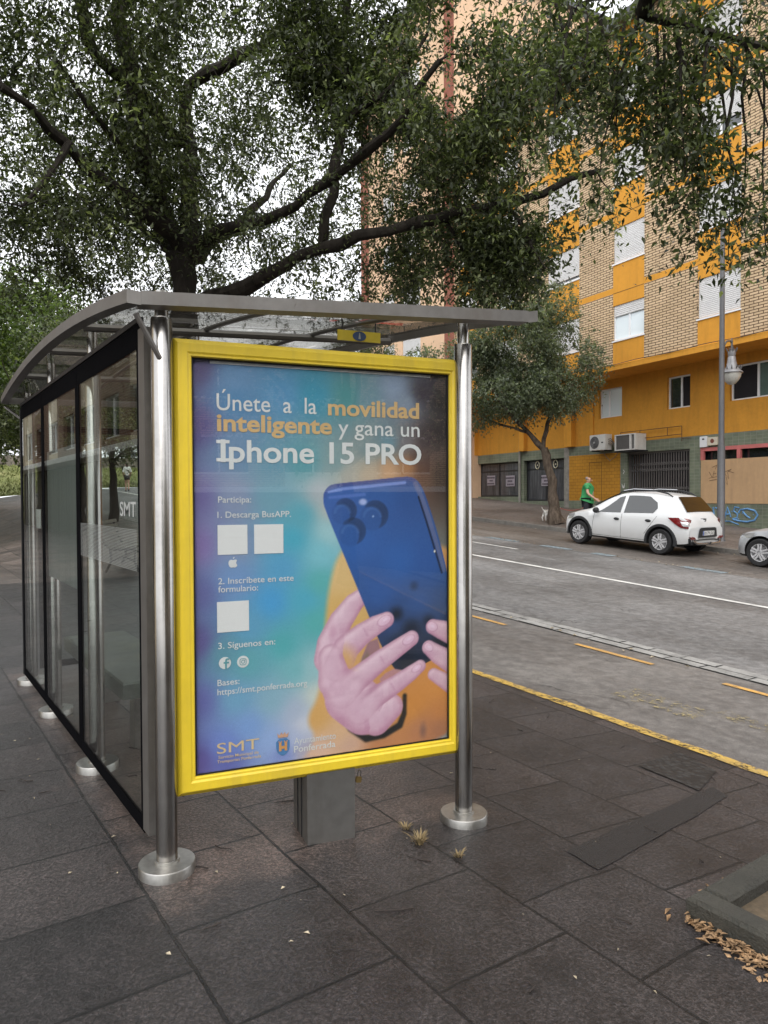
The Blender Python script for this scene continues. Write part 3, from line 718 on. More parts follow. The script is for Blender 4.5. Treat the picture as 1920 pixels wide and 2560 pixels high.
def on_wall(name, u, y, z, label, cat, group=None):
    p = ob.matrix_basis @ Vector((u, y, z)) if False else Matrix.Rotation(R(82.95), 4, 'Z') @ Vector((u, y, z))+Vector((21.4, 15.07, 0))
    return empty(name, p, R(82.95), label, cat, group)
ACW = M('ac_casing', (.62, .61, .58), .5, var=.06, dirt=((.35, .33, .3), .5)); ACD = M('ac_dark', (.05, .05, .052), .6)
ac = on_wall('air_conditioner', 3.2, YG, 3.3, 'white split air conditioner outdoor unit with round black fan on the ochre wall', 'air conditioner', 'air conditioners on the facade')
b_ = MB(); b_.box(-.42, .42, .12, .45, 0, .6); b_.build('casing', ACW, ac)
b_ = MB(); b_.lathe([(0, .0), (.24, .0), (.24, .012), (0, .014)], 28, (.16, .452, .3), 'y'); 
fan = b_.build('fan', ACD, ac)
b_ = MB()
for r_ in (.06, .1, .14, .18, .22): b_.tube([(.16+r_*math.cos(t), .472, .3+r_*math.sin(t)) for t in [2*math.pi*i/24 for i in range(25)]], .004, 4, False)
b_.lathe([(0, .0), (.04, .0), (.04, .01), (0, .01)], 12, (.16, .478, .3), 'y')
b_.build('fan_guard', M('ac_grey', (.35, .35, .35), .5), fan)
b_ = MB(); b_.box(-.3, -.2, .45, .454, .26, .31); b_.build('badge', ACD, ac)
b_ = MB(); b_.box(-.35, -.31, 0, .42, -.05, -.01); b_.box(.31, .35, 0, .42, -.05, -.01); b_.build('bracket', BLACKM, ac)
b_ = MB()
for q_ in range(3): b_.tube([(-.43, .3, .4-.08*q_), (-.52, .28, .42-.08*q_), (-.57, .2, .3-.06*q_), (-.56, .02, .1-.05*q_)], .018, 6)
b_.tube([(.1, .1, 0), (-.05, .05, -.25), (-.25, .04, -.42), (-.5, .04, -.3), (-.75, .03, -.05)], .012, 5); b_.build('pipe', M('ac_pipe', (.2, .19, .17), .7), ac, True)
ac = on_wall('air_conditioner', 1.66, YG, 3.2, 'boxy older air conditioner with grey grille beside the white unit above the gate', 'air conditioner', 'air conditioners on the facade')
b_ = MB(); b_.box(-.5, .5, .04, .6, 0, .04); b_.box(-.5, .5, .04, .6, .56, .6); b_.box(.45, .5, .04, .6, .04, .56); b_.box(-.5, -.45, .04, .6, .04, .56); b_.box(-.3, -.22, .55, .6, .04, .56); b_.build('casing', ACW, ac)
b_ = MB(); b_.box(-.45, .45, .06, .56, .04, .56); g_ = b_.build('grille', M('ac_grille', (.13, .125, .12), .7), ac)
b_ = MB()
for q_ in range(12): b_.box(-.215, .445, .56, .575, .07+q_*.04, .08+q_*.04)
b_.build('slat', M('ac_slat', (.2, .19, .18), .6), g_)
b_ = MB(); b_.box(-.55, .55, 0, .56, -.06, -.01); b_.build('bracket', BLACKM, ac)
al = on_wall('alarm_box', -1.32, YG, 3.14, 'white alarm box with small label, left of the pair over the pink frame', 'alarm box')
b_ = MB(); b_.prism([(-.14, 0), (.14, 0), (.14, .34), (.1, .36), (-.1, .36), (-.14, .34)], 0.01, .09); b_.build('casing', PVC, al)
b_ = MB(); b_.box(-.04, .04, .091, .094, .24, .29); b_.build('label_plate', ACD, al)
al = on_wall('siren_box', -1.68, YG, 3.18, 'cream siren box with a red round speaker beside the lamp post', 'siren')
b_ = MB(); b_.prism([(-.19, 0), (.19, 0), (.19, .24), (.16, .27), (-.16, .27), (-.19, .24)], 0.01, .11); b_.build('casing', M('cream_plastic', (.66, .6, .48), .5), al)
b_ = MB(); b_.lathe([(0, 0), (.075, 0), (.06, .012), (0, .012)], 16, (0, .112, .14), 'y'); b_.build('speaker', M('rust_red', (.2, .06, .04), .6), al)

# taller peach tower behind the ochre block
tw_ = empty('tower_block', (21.4+.1227*11.85, 15.07+.9924*11.85, 0), R(82.95), 'taller peach rendered block with red brick pilasters behind the ochre one', 'building')
PEACH = M('peach_render', (.72, .49, .32), .85, var=.06, vscale=.5, bump=.3, bscale=20, spec=.2)
RED = brick_mat('red_brick', (.36, .12, .075), (.30, .095, .06), (.22, .12, .09), .075, .25, .01)
H = 27.5; L = 10.5
tz = [0, H]; wins = [(3.3, 5.3), (6.2, 7.6)]; flz = [(3.0+2.9*i, 4.4+2.9*i) for i in range(8)]
tz += [x for c_ in flz for x in c_]; tu = [.03, .95, 9.4, L]+[x for c_ in wins for x in c_]
G = Grid(tu, tz, lambda u, z: None if any(a < u < b_ for a, b_ in wins) and any(a < z < b_ for a, b_ in flz) else ('r' if u < .95 or u > 9.4 else 'p'), 0, .15)
G.g['p'].build('rendered_wall', PEACH, tw_, fix=False); build_pieces(G.g['r'], 'brick_pilaster', RED, tw_, fix=False)
k = 100
for a, b_ in wins:
    for p, q_ in flz[2:6]: k += 1; window(tw_, a, b_, p, q_, 0, (.9, .6, 1, .75)[k % 4], .5, PALEPANE, k)
    m_ = MB()
    for p, q_ in flz[:2]+flz[6:]: m_.box(a, b_, -.15, -.1, p, q_)
    build_pieces(m_, 'closed_shutter', SHUT, tw_)
m_ = MB(); m_.add([(.03, 0, 0), (.03, -22, 0), (.03, -22, H), (.03, 0, H), (L, 0, 0), (L, -22, 0), (L, -22, H), (L, 0, H)], [(0, 1, 2, 3), (4, 7, 6, 5), (1, 5, 6, 2)])
m_.build('side_wall', PEACH, tw_, fix=False)
m_ = MB(); m_.box(-.25, L+.3, -22.3, .35, H, H+.25); m_.build('roof', SLATE, tw_)
m_ = MB(); m_.add([(.0, -3, 19.6), (.0, -3.9, 19.6), (.0, -3.9, 20.9), (.0, -3, 20.9)], [(0, 1, 2, 3)]); m_.build('vent', SLATE, tw_, fix=False)
an = MB(); an.tube([(1.5, -2, H), (1.5, -2, H+2.5)], .03, 6); an.tube([(1.1, -2, H+2.2), (1.9, -2, H+2.2)], .015, 5); an.build('antenna', BLACKM, tw_)

# houses beside and behind the camera: they only appear in the reflections
def side_block(name, loc, rz, L, H, mat, label, mat2):
    e = empty(name, loc, rz, label, 'building'); nb = int(L/3.6); wn = [(1+3.6*i, 3.2+3.6*i) for i in range(nb)]; fl = [(3.6+2.9*i, 5.1+2.9*i) for i in range(int((H-4)/2.9))]
    u_ = [0, L]+[x for c_ in wn for x in c_]; z_ = [-1, 2.9, H]+[x for c_ in fl for x in c_]
    G = Grid(u_, z_, lambda u, z: 'd' if z < 2.9 else (None if any(a < u < b_ for a, b_ in wn) and any(a < z < b_ for a, b_ in fl) else ('a' if any(a-.6 < u < b_+.6 for a, b_ in wn[::2]) else 'b')), 0, .2)
    G.g['a'].build('rendered_wall', mat, e, fix=False)
    if 'b' in G.g: G.g['b'].build('brick_wall', mat2, e, fix=False)
    G.g['d'].build('arcade', M('dark_stone', (.10, .085, .075), .7), e, fix=False)
    f = MB(); p = MB()
    for a, b_ in wn:
        for z0, z1 in fl:
            p.box(a, b_, -.2, -.15, z0, z1); f.box((a+b_)/2-.04, (a+b_)/2+.04, -.15, -.1, z0, z1); f.box(a, b_, -.15, -.1, z0, z0+.08); f.box(a, b_, -.15, -.1, z1-.08, z1)
    p.build('window', PANE, e); f.build('window_frame', WHITE, e)
    m_ = MB(); m_.add([(0, 0, -1), (0, -10, -1), (0, -10, H), (0, 0, H), (L, 0, -1), (L, -10, -1), (L, -10, H), (L, 0, H)], [(0, 1, 2, 3), (4, 7, 6, 5), (1, 5, 6, 2), (3, 2, 6, 7)]); m_.build('side_wall', mat, e, fix=False)
    m_ = MB(); m_.box(0, L, 0, .9, 2.9, 3.1); m_.build('canopy', WHITE, e)
    return e
CREAM = M('cream_render', (.62, .52, .36), .85, var=.08)
side_block('brick_house', (-4.6, 46, 0), R(-90), 36, 11, CREAM, 'cream and brown brick house mirrored in the shelter glass', brick_mat('brown_brick', (.24, .12, .07), (.2, .1, .06), (.32, .26, .2), .09, .25, .014))
side_block('pale_house', (16, -24, -1.2), R(0), 0.01+30, 13, M('pale_render', (.62, .6, .55), .85, var=.08), 'pale rendered house behind the viewer', TAN).location = (-6, -22, -1.2)
# ------------------------------------------------------------------ trees
def leaf_mat(name, a, b_, c_, trans=.35):
    b = NB(name); at = b.n('ShaderNodeAttribute'); at.attribute_name = 'tint'
    col = b.ramp(at.outputs['Fac'], [(0, a), (.55, b_), (1, c_)])
    b.set(color=col, rough=.42, spec=.45)
    tr = b.n('ShaderNodeBsdfTranslucent'); b.l(b.mix(1, col, (1.5, 1.7, .8), 'MULTIPLY'), tr.inputs[0])
    mx = b.n('ShaderNodeMixShader'); mx.inputs[0].default_value = trans
    b.l(b.b.outputs[0], mx.inputs[1]); b.l(tr.outputs[0], mx.inputs[2]); b.l(mx.outputs[0], b.out.inputs[0]); return b.m
def bark_mat(name, lo, hi):
    b = NB(name); v = b.coord('Object', (1, 1, .3)); n1 = b.noise(v, 9, 7, .7); n2 = b.noise(b.coord('Object'), 2.2, 4)
    b.set(color=b.ramp(b.math('MULTIPLY_ADD', n1, .7, b.math('MULTIPLY', n2, .3)), [(.36, lo), (.62, hi)]), rough=.9, spec=.2); b.bump(n1, 1, .03); return b.m
OAKLEAF = leaf_mat('oak_leaf', (.020, .026, .012), (.080, .098, .042), (.30, .335, .165), .36)
GREYLEAF = leaf_mat('street_tree_leaf', (.07, .088, .062), (.155, .18, .118), (.26, .29, .19), .4)
LIMELEAF = leaf_mat('lime_leaf', (.04, .06, .018), (.095, .135, .04), (.2, .25, .07), .4)
HEDGELEAF = leaf_mat('hedge_leaf', (.018, .03, .014), (.04, .06, .025), (.08, .11, .045), .3)
BARK = bark_mat('dark_bark', (.012, .010, .008), (.05, .042, .034)); BARK2 = bark_mat('plane_bark', (.03, .022, .017), (.16, .125, .095))

def grow(name, mats, limbs, blobs, nclus, per, leaf, loc, label, cat='tree', group=None, seed=1, aspect=.42, droop=.35, twigr=.016, gate=None, spread=.30, part='crown', reach=1e9, thr=-.02):
    """limbs: [(points, r0, r1)], blobs: [(centre, radii, weight)] (metres from the tree's foot).
    Twigs grow from the nearest wood to every leaf cluster; leaves sit along each twig."""
    rg = np.random.default_rng(seed)
    e = empty(name, loc, 0, label, cat, group)
    wood = MB(); nodes = []; nrad = []
    for pts, r0, r1 in limbs:
        P = np.array(pts, float)
        # resample with a little crookedness
        seg = np.r_[0, np.cumsum(np.linalg.norm(np.diff(P, axis=0), axis=1))]; n = max(3, int(seg[-1]/.28))
        t = np.linspace(0, seg[-1], n+1); Q = np.stack([np.interp(t, seg, P[:, k]) for k in range(3)], 1)
        for _ in range(2): Q[1:-1] = .25*Q[:-2]+.5*Q[1:-1]+.25*Q[2:]
        ph_ = rg.uniform(0, 50, 3); amp = .035+.06*min(1, seg[-1]/3)
        jit = np.array([[mnoise.noise((tk*1.7+ph_[a], ph_[a], a))+.5*mnoise.noise((tk*4.3+ph_[a], 7, a)) for a in range(3)] for tk in t])*amp
        jit *= np.clip(t/.3, 0, 1)[:, None]; Q = Q+jit+rg.normal(0, .008, Q.shape)*np.clip(t/.3, 0, 1)[:, None]
        rr = r0+(r1-r0)*(t/seg[-1])**.8
        rr = rr*(1+.12*rg.standard_normal(len(rr)))
        if Q[0, 2] < .1: rr[:4] *= np.array([1.5, 1.26, 1.12, 1.04])[:len(rr[:4])]
        wood.tube(Q, list(rr), 9 if r0 > .06 else 6)
        nodes += list(Q); nrad += list(rr)
    W = np.array([b_[2] for b_ in blobs], float); W /= W.sum()
    which = rg.choice(len(blobs), nclus*4, p=W)
    cen = np.array([b_[0] for b_ in blobs], float)[which]; rad = np.array([b_[1] for b_ in blobs], float)[which]
    d = rg.normal(size=(len(which), 3)); d /= np.linalg.norm(d, axis=1)[:, None]
    pc = cen+d*rad*(rg.random(len(which))**.45)[:, None]
    ok = []
    for p in pc:
        nv = mnoise.noise((p[0]*.85+seed*7.1, p[1]*.85, p[2]*.85))+.5*mnoise.noise((p[0]*2.1, p[1]*2.1+seed, p[2]*2.1))
        ok.append(nv > thr and (gate is None or gate(p)))
        if sum(ok[-1:]) and False: pass
    pc = pc[np.array(ok)][:nclus]
    N = np.array(nodes); order = np.argsort([np.min(((N-p)**2).sum(1)) for p in pc])
    cap = len(N)+len(pc)*3+10; A = np.zeros((cap, 3)); A[:len(N)] = N; AR = np.zeros(cap); AR[:len(N)] = nrad; na = len(N)
    cl = []; dr = []
    for i in order:
        p = pc[i]; dd = ((A[:na]-p)**2).sum(1); j = int(dd.argmin()); q_ = A[j]; L = math.sqrt(dd[j])
        if L > reach: continue
        if L < .08: q_ = q_-np.array([0, 0, .05])
        mid = (q_+p)/2+rg.normal(0, .10*L, 3)+np.array([0, 0, .10*L]); r0 = min(AR[j]*.7, twigr*(.5+L*.9)); r1 = max(.0022, r0*.35)
        wood.tube([q_, mid, p], [r0, (r0+r1)/2, r1], 4 if r0 < .02 else 5, False)
        A[na] = mid; AR[na] = (r0+r1)/2; A[na+1] = p; AR[na+1] = max(.004, r1); na += 2
        v = p-mid; v /= np.linalg.norm(v)+1e-9; cl.append(p); dr.append(v)
    wood.build('trunk', mats[1], e, True, fix=False)
    cl = np.array(cl); dr = np.array(dr); K = len(cl)
    # shoots: several per cluster, leaves alternate along each
    ns = 4; S = K*ns
    sd = np.repeat(dr, ns, 0)*.55+rg.normal(0, .62, (S, 3)); sd[:, 2] -= droop*rg.random(S); sd /= np.linalg.norm(sd, axis=1)[:, None]
    sp = np.repeat(cl, ns, 0); sl_ = spread*rg.uniform(.55, 1.35, S)
    m_ = max(2, per//ns); T = S*m_
    tt = np.tile((np.arange(m_)+.6)/m_, S)+rg.normal(0, .06, T)
    SD = np.repeat(sd, m_, 0); base = np.repeat(sp, m_, 0)+SD*(tt*np.repeat(sl_, m_))[:, None]
    base[:, 2] -= .18*(tt*np.repeat(sl_, m_))**2/spread
    ld = SD*.5+rg.normal(0, .62, (T, 3)); ld[:, 2] -= .15; ld /= np.linalg.norm(ld, axis=1)[:, None]
    nn = rg.normal(0, .55, (T, 3)); nn[:, 2] += .9; side = np.cross(nn, ld); side /= np.linalg.norm(side, axis=1)[:, None]+1e-9
    nrm = np.cross(ld, side)
    L = leaf*rg.uniform(.6, 1.25, T)[:, None]; Wd = L*aspect*.5
    V = np.empty((T, 5, 3)); V[:, 0] = base; V[:, 1] = base+ld*L*.42+side*Wd+nrm*L*.08; V[:, 2] = base+ld*L-nrm*L*.10
    V[:, 3] = base+ld*L*.42-side*Wd+nrm*L*.08; V[:, 4] = base+ld*L*.45
    idx = np.arange(T)[:, None]*5
    F = np.concatenate([idx+np.array([0, 1, 2, 4]), idx+np.array([0, 4, 2, 3])], 1).reshape(-1, 4)
    me = bpy.data.meshes.new(part); me.vertices.add(T*5); me.vertices.foreach_set('co', V.ravel())
    me.loops.add(len(F)*4); me.loops.foreach_set('vertex_index', F.ravel().astype(np.int32))
    me.polygons.add(len(F)); me.polygons.foreach_set('loop_start', np.arange(len(F), dtype=np.int32)*4)
    me.update(calc_edges=True)
    at = me.attributes.new('tint', 'FLOAT', 'POINT')
    tv = np.clip(np.repeat(np.repeat(rg.normal(.40, .17, K), ns*m_)+rg.normal(0, .17, T), 5), 0, 1)
    at.data.foreach_set('value', tv.astype(np.float32))
    linkm(part, me, mats[0], e)
    return e

# the big evergreen oak behind the shelter (foot at 3.0, 8.6)
B = (3.0, 8.6, gz(3.0, 8.6))
def P(*pp): return [(x-B[0], y-B[1], z-B[2]) for x, y, z in pp]

HOLES = [((3.22, 7.62, 5.98), .75), ((1.8, 7.99, 5.87), .5), ((2.6, 6.9, 5.5), .5)]
def oak_gate(p):
    x, y, z = p[0]+B[0], p[1]+B[1], p[2]+B[2]
    if any((x-h[0])**2+(y-h[1])**2+(z-h[2])**2 < r*r for h, r in HOLES): return False
    zmin = 4.0+.3*max(0, 7.0-y) if x < 4.3 else 3.5+.6*max(0, 5.2-y)
    if x < 2.2: zmin = 3.75+.25*max(0, 7.0-y)
    if .6 < x < 5.0 and z < 4.7+.62*max(0, 8.6-y) and mnoise.noise((x*2.7, y*2.7, z*2.7)) > -.3: return False
    return z > zmin and y > 3.2
def near_gate(p): return True
oak_limbs=[(P((3.00,8.60,-0.00),(3.0,8.6,1.5),(3.02,8.62,3.2),(3.04,8.68,4.50)),.2,.165),
(P(*[(3.03,8.68,4.52),(2.71,8.55,4.80),(2.25,8.26,4.89),(1.77,7.87,4.98),(1.49,7.57,5.00),(1.15,7.33,5.06),(0.84,7.17,5.11)]),0.12,0.035),
(P(*[(3.03,8.68,4.50),(3.12,8.75,4.93),(3.21,8.95,5.50),(3.27,9.17,6.05),(3.24,9.32,6.62),(3.21,9.23,6.87),(3.36,9.01,7.02),(3.56,8.75,7.11),(3.82,8.45,7.10),(3.97,8.10,7.15),(4.11,7.77,7.33)]),0.12,0.05),
(P(*[(3.19,9.22,6.11),(2.89,9.08,6.31),(2.61,8.90,6.41),(2.22,8.69,6.43),(1.89,8.55,6.35),(1.77,8.40,6.72),(1.73,8.32,7.16)]),0.085,0.075),
(P(*[(2.90,8.78,4.82),(2.55,8.55,5.20),(2.35,8.22,5.94),(2.20,8.21,6.37),(2.16,8.14,6.97),(2.15,8.15,7.41)]),0.1,0.075),
(P(*[(3.08,8.65,4.55),(3.19,8.33,4.62),(3.35,7.98,4.67),(3.56,7.47,4.61),(3.68,7.14,4.71),(3.85,6.66,4.81),(4.00,6.20,4.97),(4.03,5.82,5.03),(4.12,5.39,5.24),(4.19,5.11,5.50)]),0.095,0.025),
(P(*[(3.06,8.65,3.85),(3.34,8.21,3.97),(3.68,7.62,4.07),(3.77,7.32,4.24),(4.02,7.02,4.31),(4.10,6.84,4.25),(4.43,6.38,4.40),(4.60,6.14,4.45),(4.81,5.87,4.49),(4.94,5.66,4.42),(5.04,5.47,4.49),(5.18,5.25,4.45),(5.43,4.83,4.55),(5.62,4.46,4.60)]),0.105,0.028),
(P(*[(4.03,7.01,4.33),(3.99,6.93,4.71),(4.04,6.78,4.98),(4.13,6.73,5.33),(4.07,6.78,5.59),(4.20,6.69,5.82),(4.18,6.71,6.20),(4.15,6.75,6.58),(4.22,6.71,6.91),(4.24,6.70,7.31)]),0.065,0.04),
(P(*[(5.18,5.25,4.45),(5.14,5.15,4.30),(5.22,4.96,3.97),(5.26,4.81,3.69)]),0.026,0.008),
(P(*[(4.81,5.87,4.49),(5.04,5.83,4.25),(5.14,5.75,3.90)]),0.025,0.008),
(P(*[(3.06,8.66,4.45),(4.09,9.44,5.35),(5.35,10.42,6.83)]),0.1,0.03),
(P(*[(3.04,8.68,4.45),(2.98,10.82,5.55),(2.58,12.95,6.67)]),0.1,0.03),
(P(*[(4.07,6.78,5.59),(4.34,6.23,5.69),(4.51,5.76,6.17)]),0.04,0.015),
(P(*[(1.49,7.57,5.00),(1.26,7.36,4.54),(1.03,7.26,4.16)]),0.04,0.012),
(P(*[(2.55,8.55,5.20),(1.93,8.02,5.55),(1.37,7.93,6.07)]),0.05,0.018),
]
oak_blobs=[(P((3.05,9.20,6.24))[0],(4.30,4.60,2.60),5.00),(P((1.42,7.64,5.62))[0],(2.60,2.60,1.70),1.50),(P((1.29,7.58,4.51))[0],(1.90,1.90,1.10),1.10),(P((1.97,8.45,4.59))[0],(2.20,2.00,0.80),0.80),(P((3.69,6.80,5.97))[0],(2.40,2.40,1.60),0.90),(P((4.12,6.00,5.00))[0],(1.70,1.70,1.20),0.70),(P((4.61,5.77,4.47))[0],(1.50,1.50,0.80),0.26),(P((5.05,5.22,4.58))[0],(1.40,1.40,0.80),0.17),(P((5.19,4.87,4.15))[0],(0.90,0.90,0.70),0.16),(P((4.76,5.32,5.21))[0],(1.50,1.50,1.00),0.20),(P((4.45,6.03,5.97))[0],(1.20,1.20,1.00),0.95),(P((4.55,5.82,5.25))[0],(0.80,0.80,0.70),0.45),(P((4.28,6.29,6.50))[0],(1.00,1.00,0.70),0.60),(P((4.44,5.55,5.88))[0],(0.80,0.80,0.80),0.60),(P((4.22,6.06,5.54))[0],(0.80,0.80,0.70),0.45),(P((4.50,5.14,5.73))[0],(1.10,1.10,0.90),0.45),(P((4.80,4.81,5.30))[0],(1.00,1.00,0.80),0.20),(P((4.86,5.95,4.08))[0],(0.90,0.90,0.50),0.40),(P((5.10,5.29,3.90))[0],(0.70,0.70,0.50),0.30),(P((3.77,7.56,4.41))[0],(1.80,1.60,0.70),0.70),(P((1.30,9.15,4.30))[0],(1.40,1.20,0.70),0.50),(P((3.25,8.90,9.33))[0],(4.00,4.00,1.20),1.20),(P((4.65,7.20,4.34))[0],(1.20,1.00,0.60),0.35)]
grow('evergreen_oak', (OAKLEAF, BARK), oak_limbs, oak_blobs, 9800, 26, .066, B,
     'large dark evergreen oak with a forked trunk spreading over the bus shelter', group='evergreen oaks of the pavement', seed=3, gate=oak_gate, spread=.3)
B = (3.1, .55, gz(3.1, .55))
near_limbs=[(P((3.1,.55,-.1),(3.1,.6,1.6),(3.15,.7,3.3)),.17,.14),(P((3.15,.7,3.3),(3.6,1.2,4.3),(3.61,2.33,4.95)),.12,.1),(P((3.15,.7,3.3),(2.4,.3,4.6),(1.2,-.6,5.8)),.11,.04),(P((3.15,.7,3.3),(4.4,-.4,4.8),(6,-1.5,5.8)),.11,.04),
(P(*[(3.61,2.33,4.95),(3.94,2.71,4.87),(4.01,2.90,4.79),(4.13,2.94,4.68)]),0.1,0.055),
(P(*[(4.13,2.94,4.68),(4.22,2.75,4.50),(4.37,2.65,4.44),(4.66,2.57,4.53),(4.98,2.47,4.52)]),0.034,0.02),
(P(*[(4.22,2.75,4.50),(4.28,2.70,4.27),(4.33,2.66,4.04),(4.52,2.65,3.77)]),0.02,0.007),
(P(*[(4.12,2.95,4.68),(3.99,3.04,4.68),(4.02,3.01,4.47),(3.98,3.03,4.31),(4.01,3.01,4.13),(3.98,3.02,3.94)]),0.02,0.006),
(P(*[(4.38,2.64,4.45),(4.59,2.61,4.38),(4.82,2.57,4.23),(4.99,2.57,4.01)]),0.02,0.007),
(P(*[(4.01,2.90,4.79),(4.03,3.27,5.03),(3.94,3.45,4.99),(3.94,3.43,4.73)]),0.025,0.006),
(P(*[(4.66,2.57,4.53),(5.18,2.57,4.28),(5.30,2.59,3.97)]),0.018,0.006),
]
near_limbs += [
(P(*[(3.64,3.11,4.64),(3.61,3.13,4.38),(3.48,3.10,4.04),(3.52,3.17,3.79)]),0.011,0.003),
(P(*[(3.89,3.09,4.66),(3.91,3.07,4.46),(3.92,2.98,4.19),(4.03,2.97,3.98)]),0.011,0.003),
(P(*[(4.10,3.06,4.67),(4.06,3.07,4.34),(3.99,3.04,3.91),(3.96,3.12,3.54)]),0.011,0.003),
(P(*[(4.45,3.15,4.86),(4.47,3.13,4.60),(4.46,3.05,4.27),(4.58,3.03,4.00)]),0.011,0.003),
(P(*[(4.17,2.80,4.49),(4.20,2.78,4.16),(4.26,2.82,3.82),(4.23,2.73,3.40)]),0.011,0.003),
(P(*[(4.11,2.65,4.31),(4.11,2.65,4.09),(4.07,2.59,3.79),(4.16,2.60,3.56)]),0.011,0.003),
(P(*[(4.45,2.75,4.46),(4.48,2.72,4.08),(4.36,2.81,3.65),(4.44,2.73,3.20)]),0.011,0.003),
(P(*[(4.44,2.61,4.41),(4.47,2.58,4.08),(4.59,2.57,3.73),(4.53,2.52,3.31)]),0.011,0.003),
(P(*[(4.67,2.63,4.47),(4.66,2.63,4.05),(4.57,2.59,3.54),(4.65,2.60,3.08)]),0.011,0.003),
(P(*[(4.62,2.49,4.36),(4.57,2.51,4.02),(4.70,2.45,3.64),(4.57,2.49,3.24)]),0.011,0.003),
(P(*[(4.68,2.42,4.29),(4.66,2.42,3.92),(4.78,2.46,3.53),(4.67,2.40,3.05)]),0.011,0.003),
(P(*[(3.69,3.04,4.59),(3.70,3.03,4.45),(3.63,3.02,4.25),(3.60,3.09,4.11)]),0.011,0.003),
(P(*[(4.16,2.85,4.56),(4.16,2.85,4.37),(4.28,2.86,4.18),(4.16,2.83,3.91)]),0.011,0.003),
(P(*[(4.26,2.56,4.34),(4.28,2.55,4.09),(4.18,2.63,3.82),(4.10,2.65,3.51)]),0.011,0.003),
(P(*[(4.52,2.50,4.38),(4.51,2.50,4.12),(4.38,2.47,3.78),(4.40,2.56,3.53)]),0.011,0.003),
(P(*[(3.81,3.40,4.89),(3.83,3.38,4.70),(3.97,3.39,4.53),(3.99,3.25,4.25)]),0.011,0.003),
]
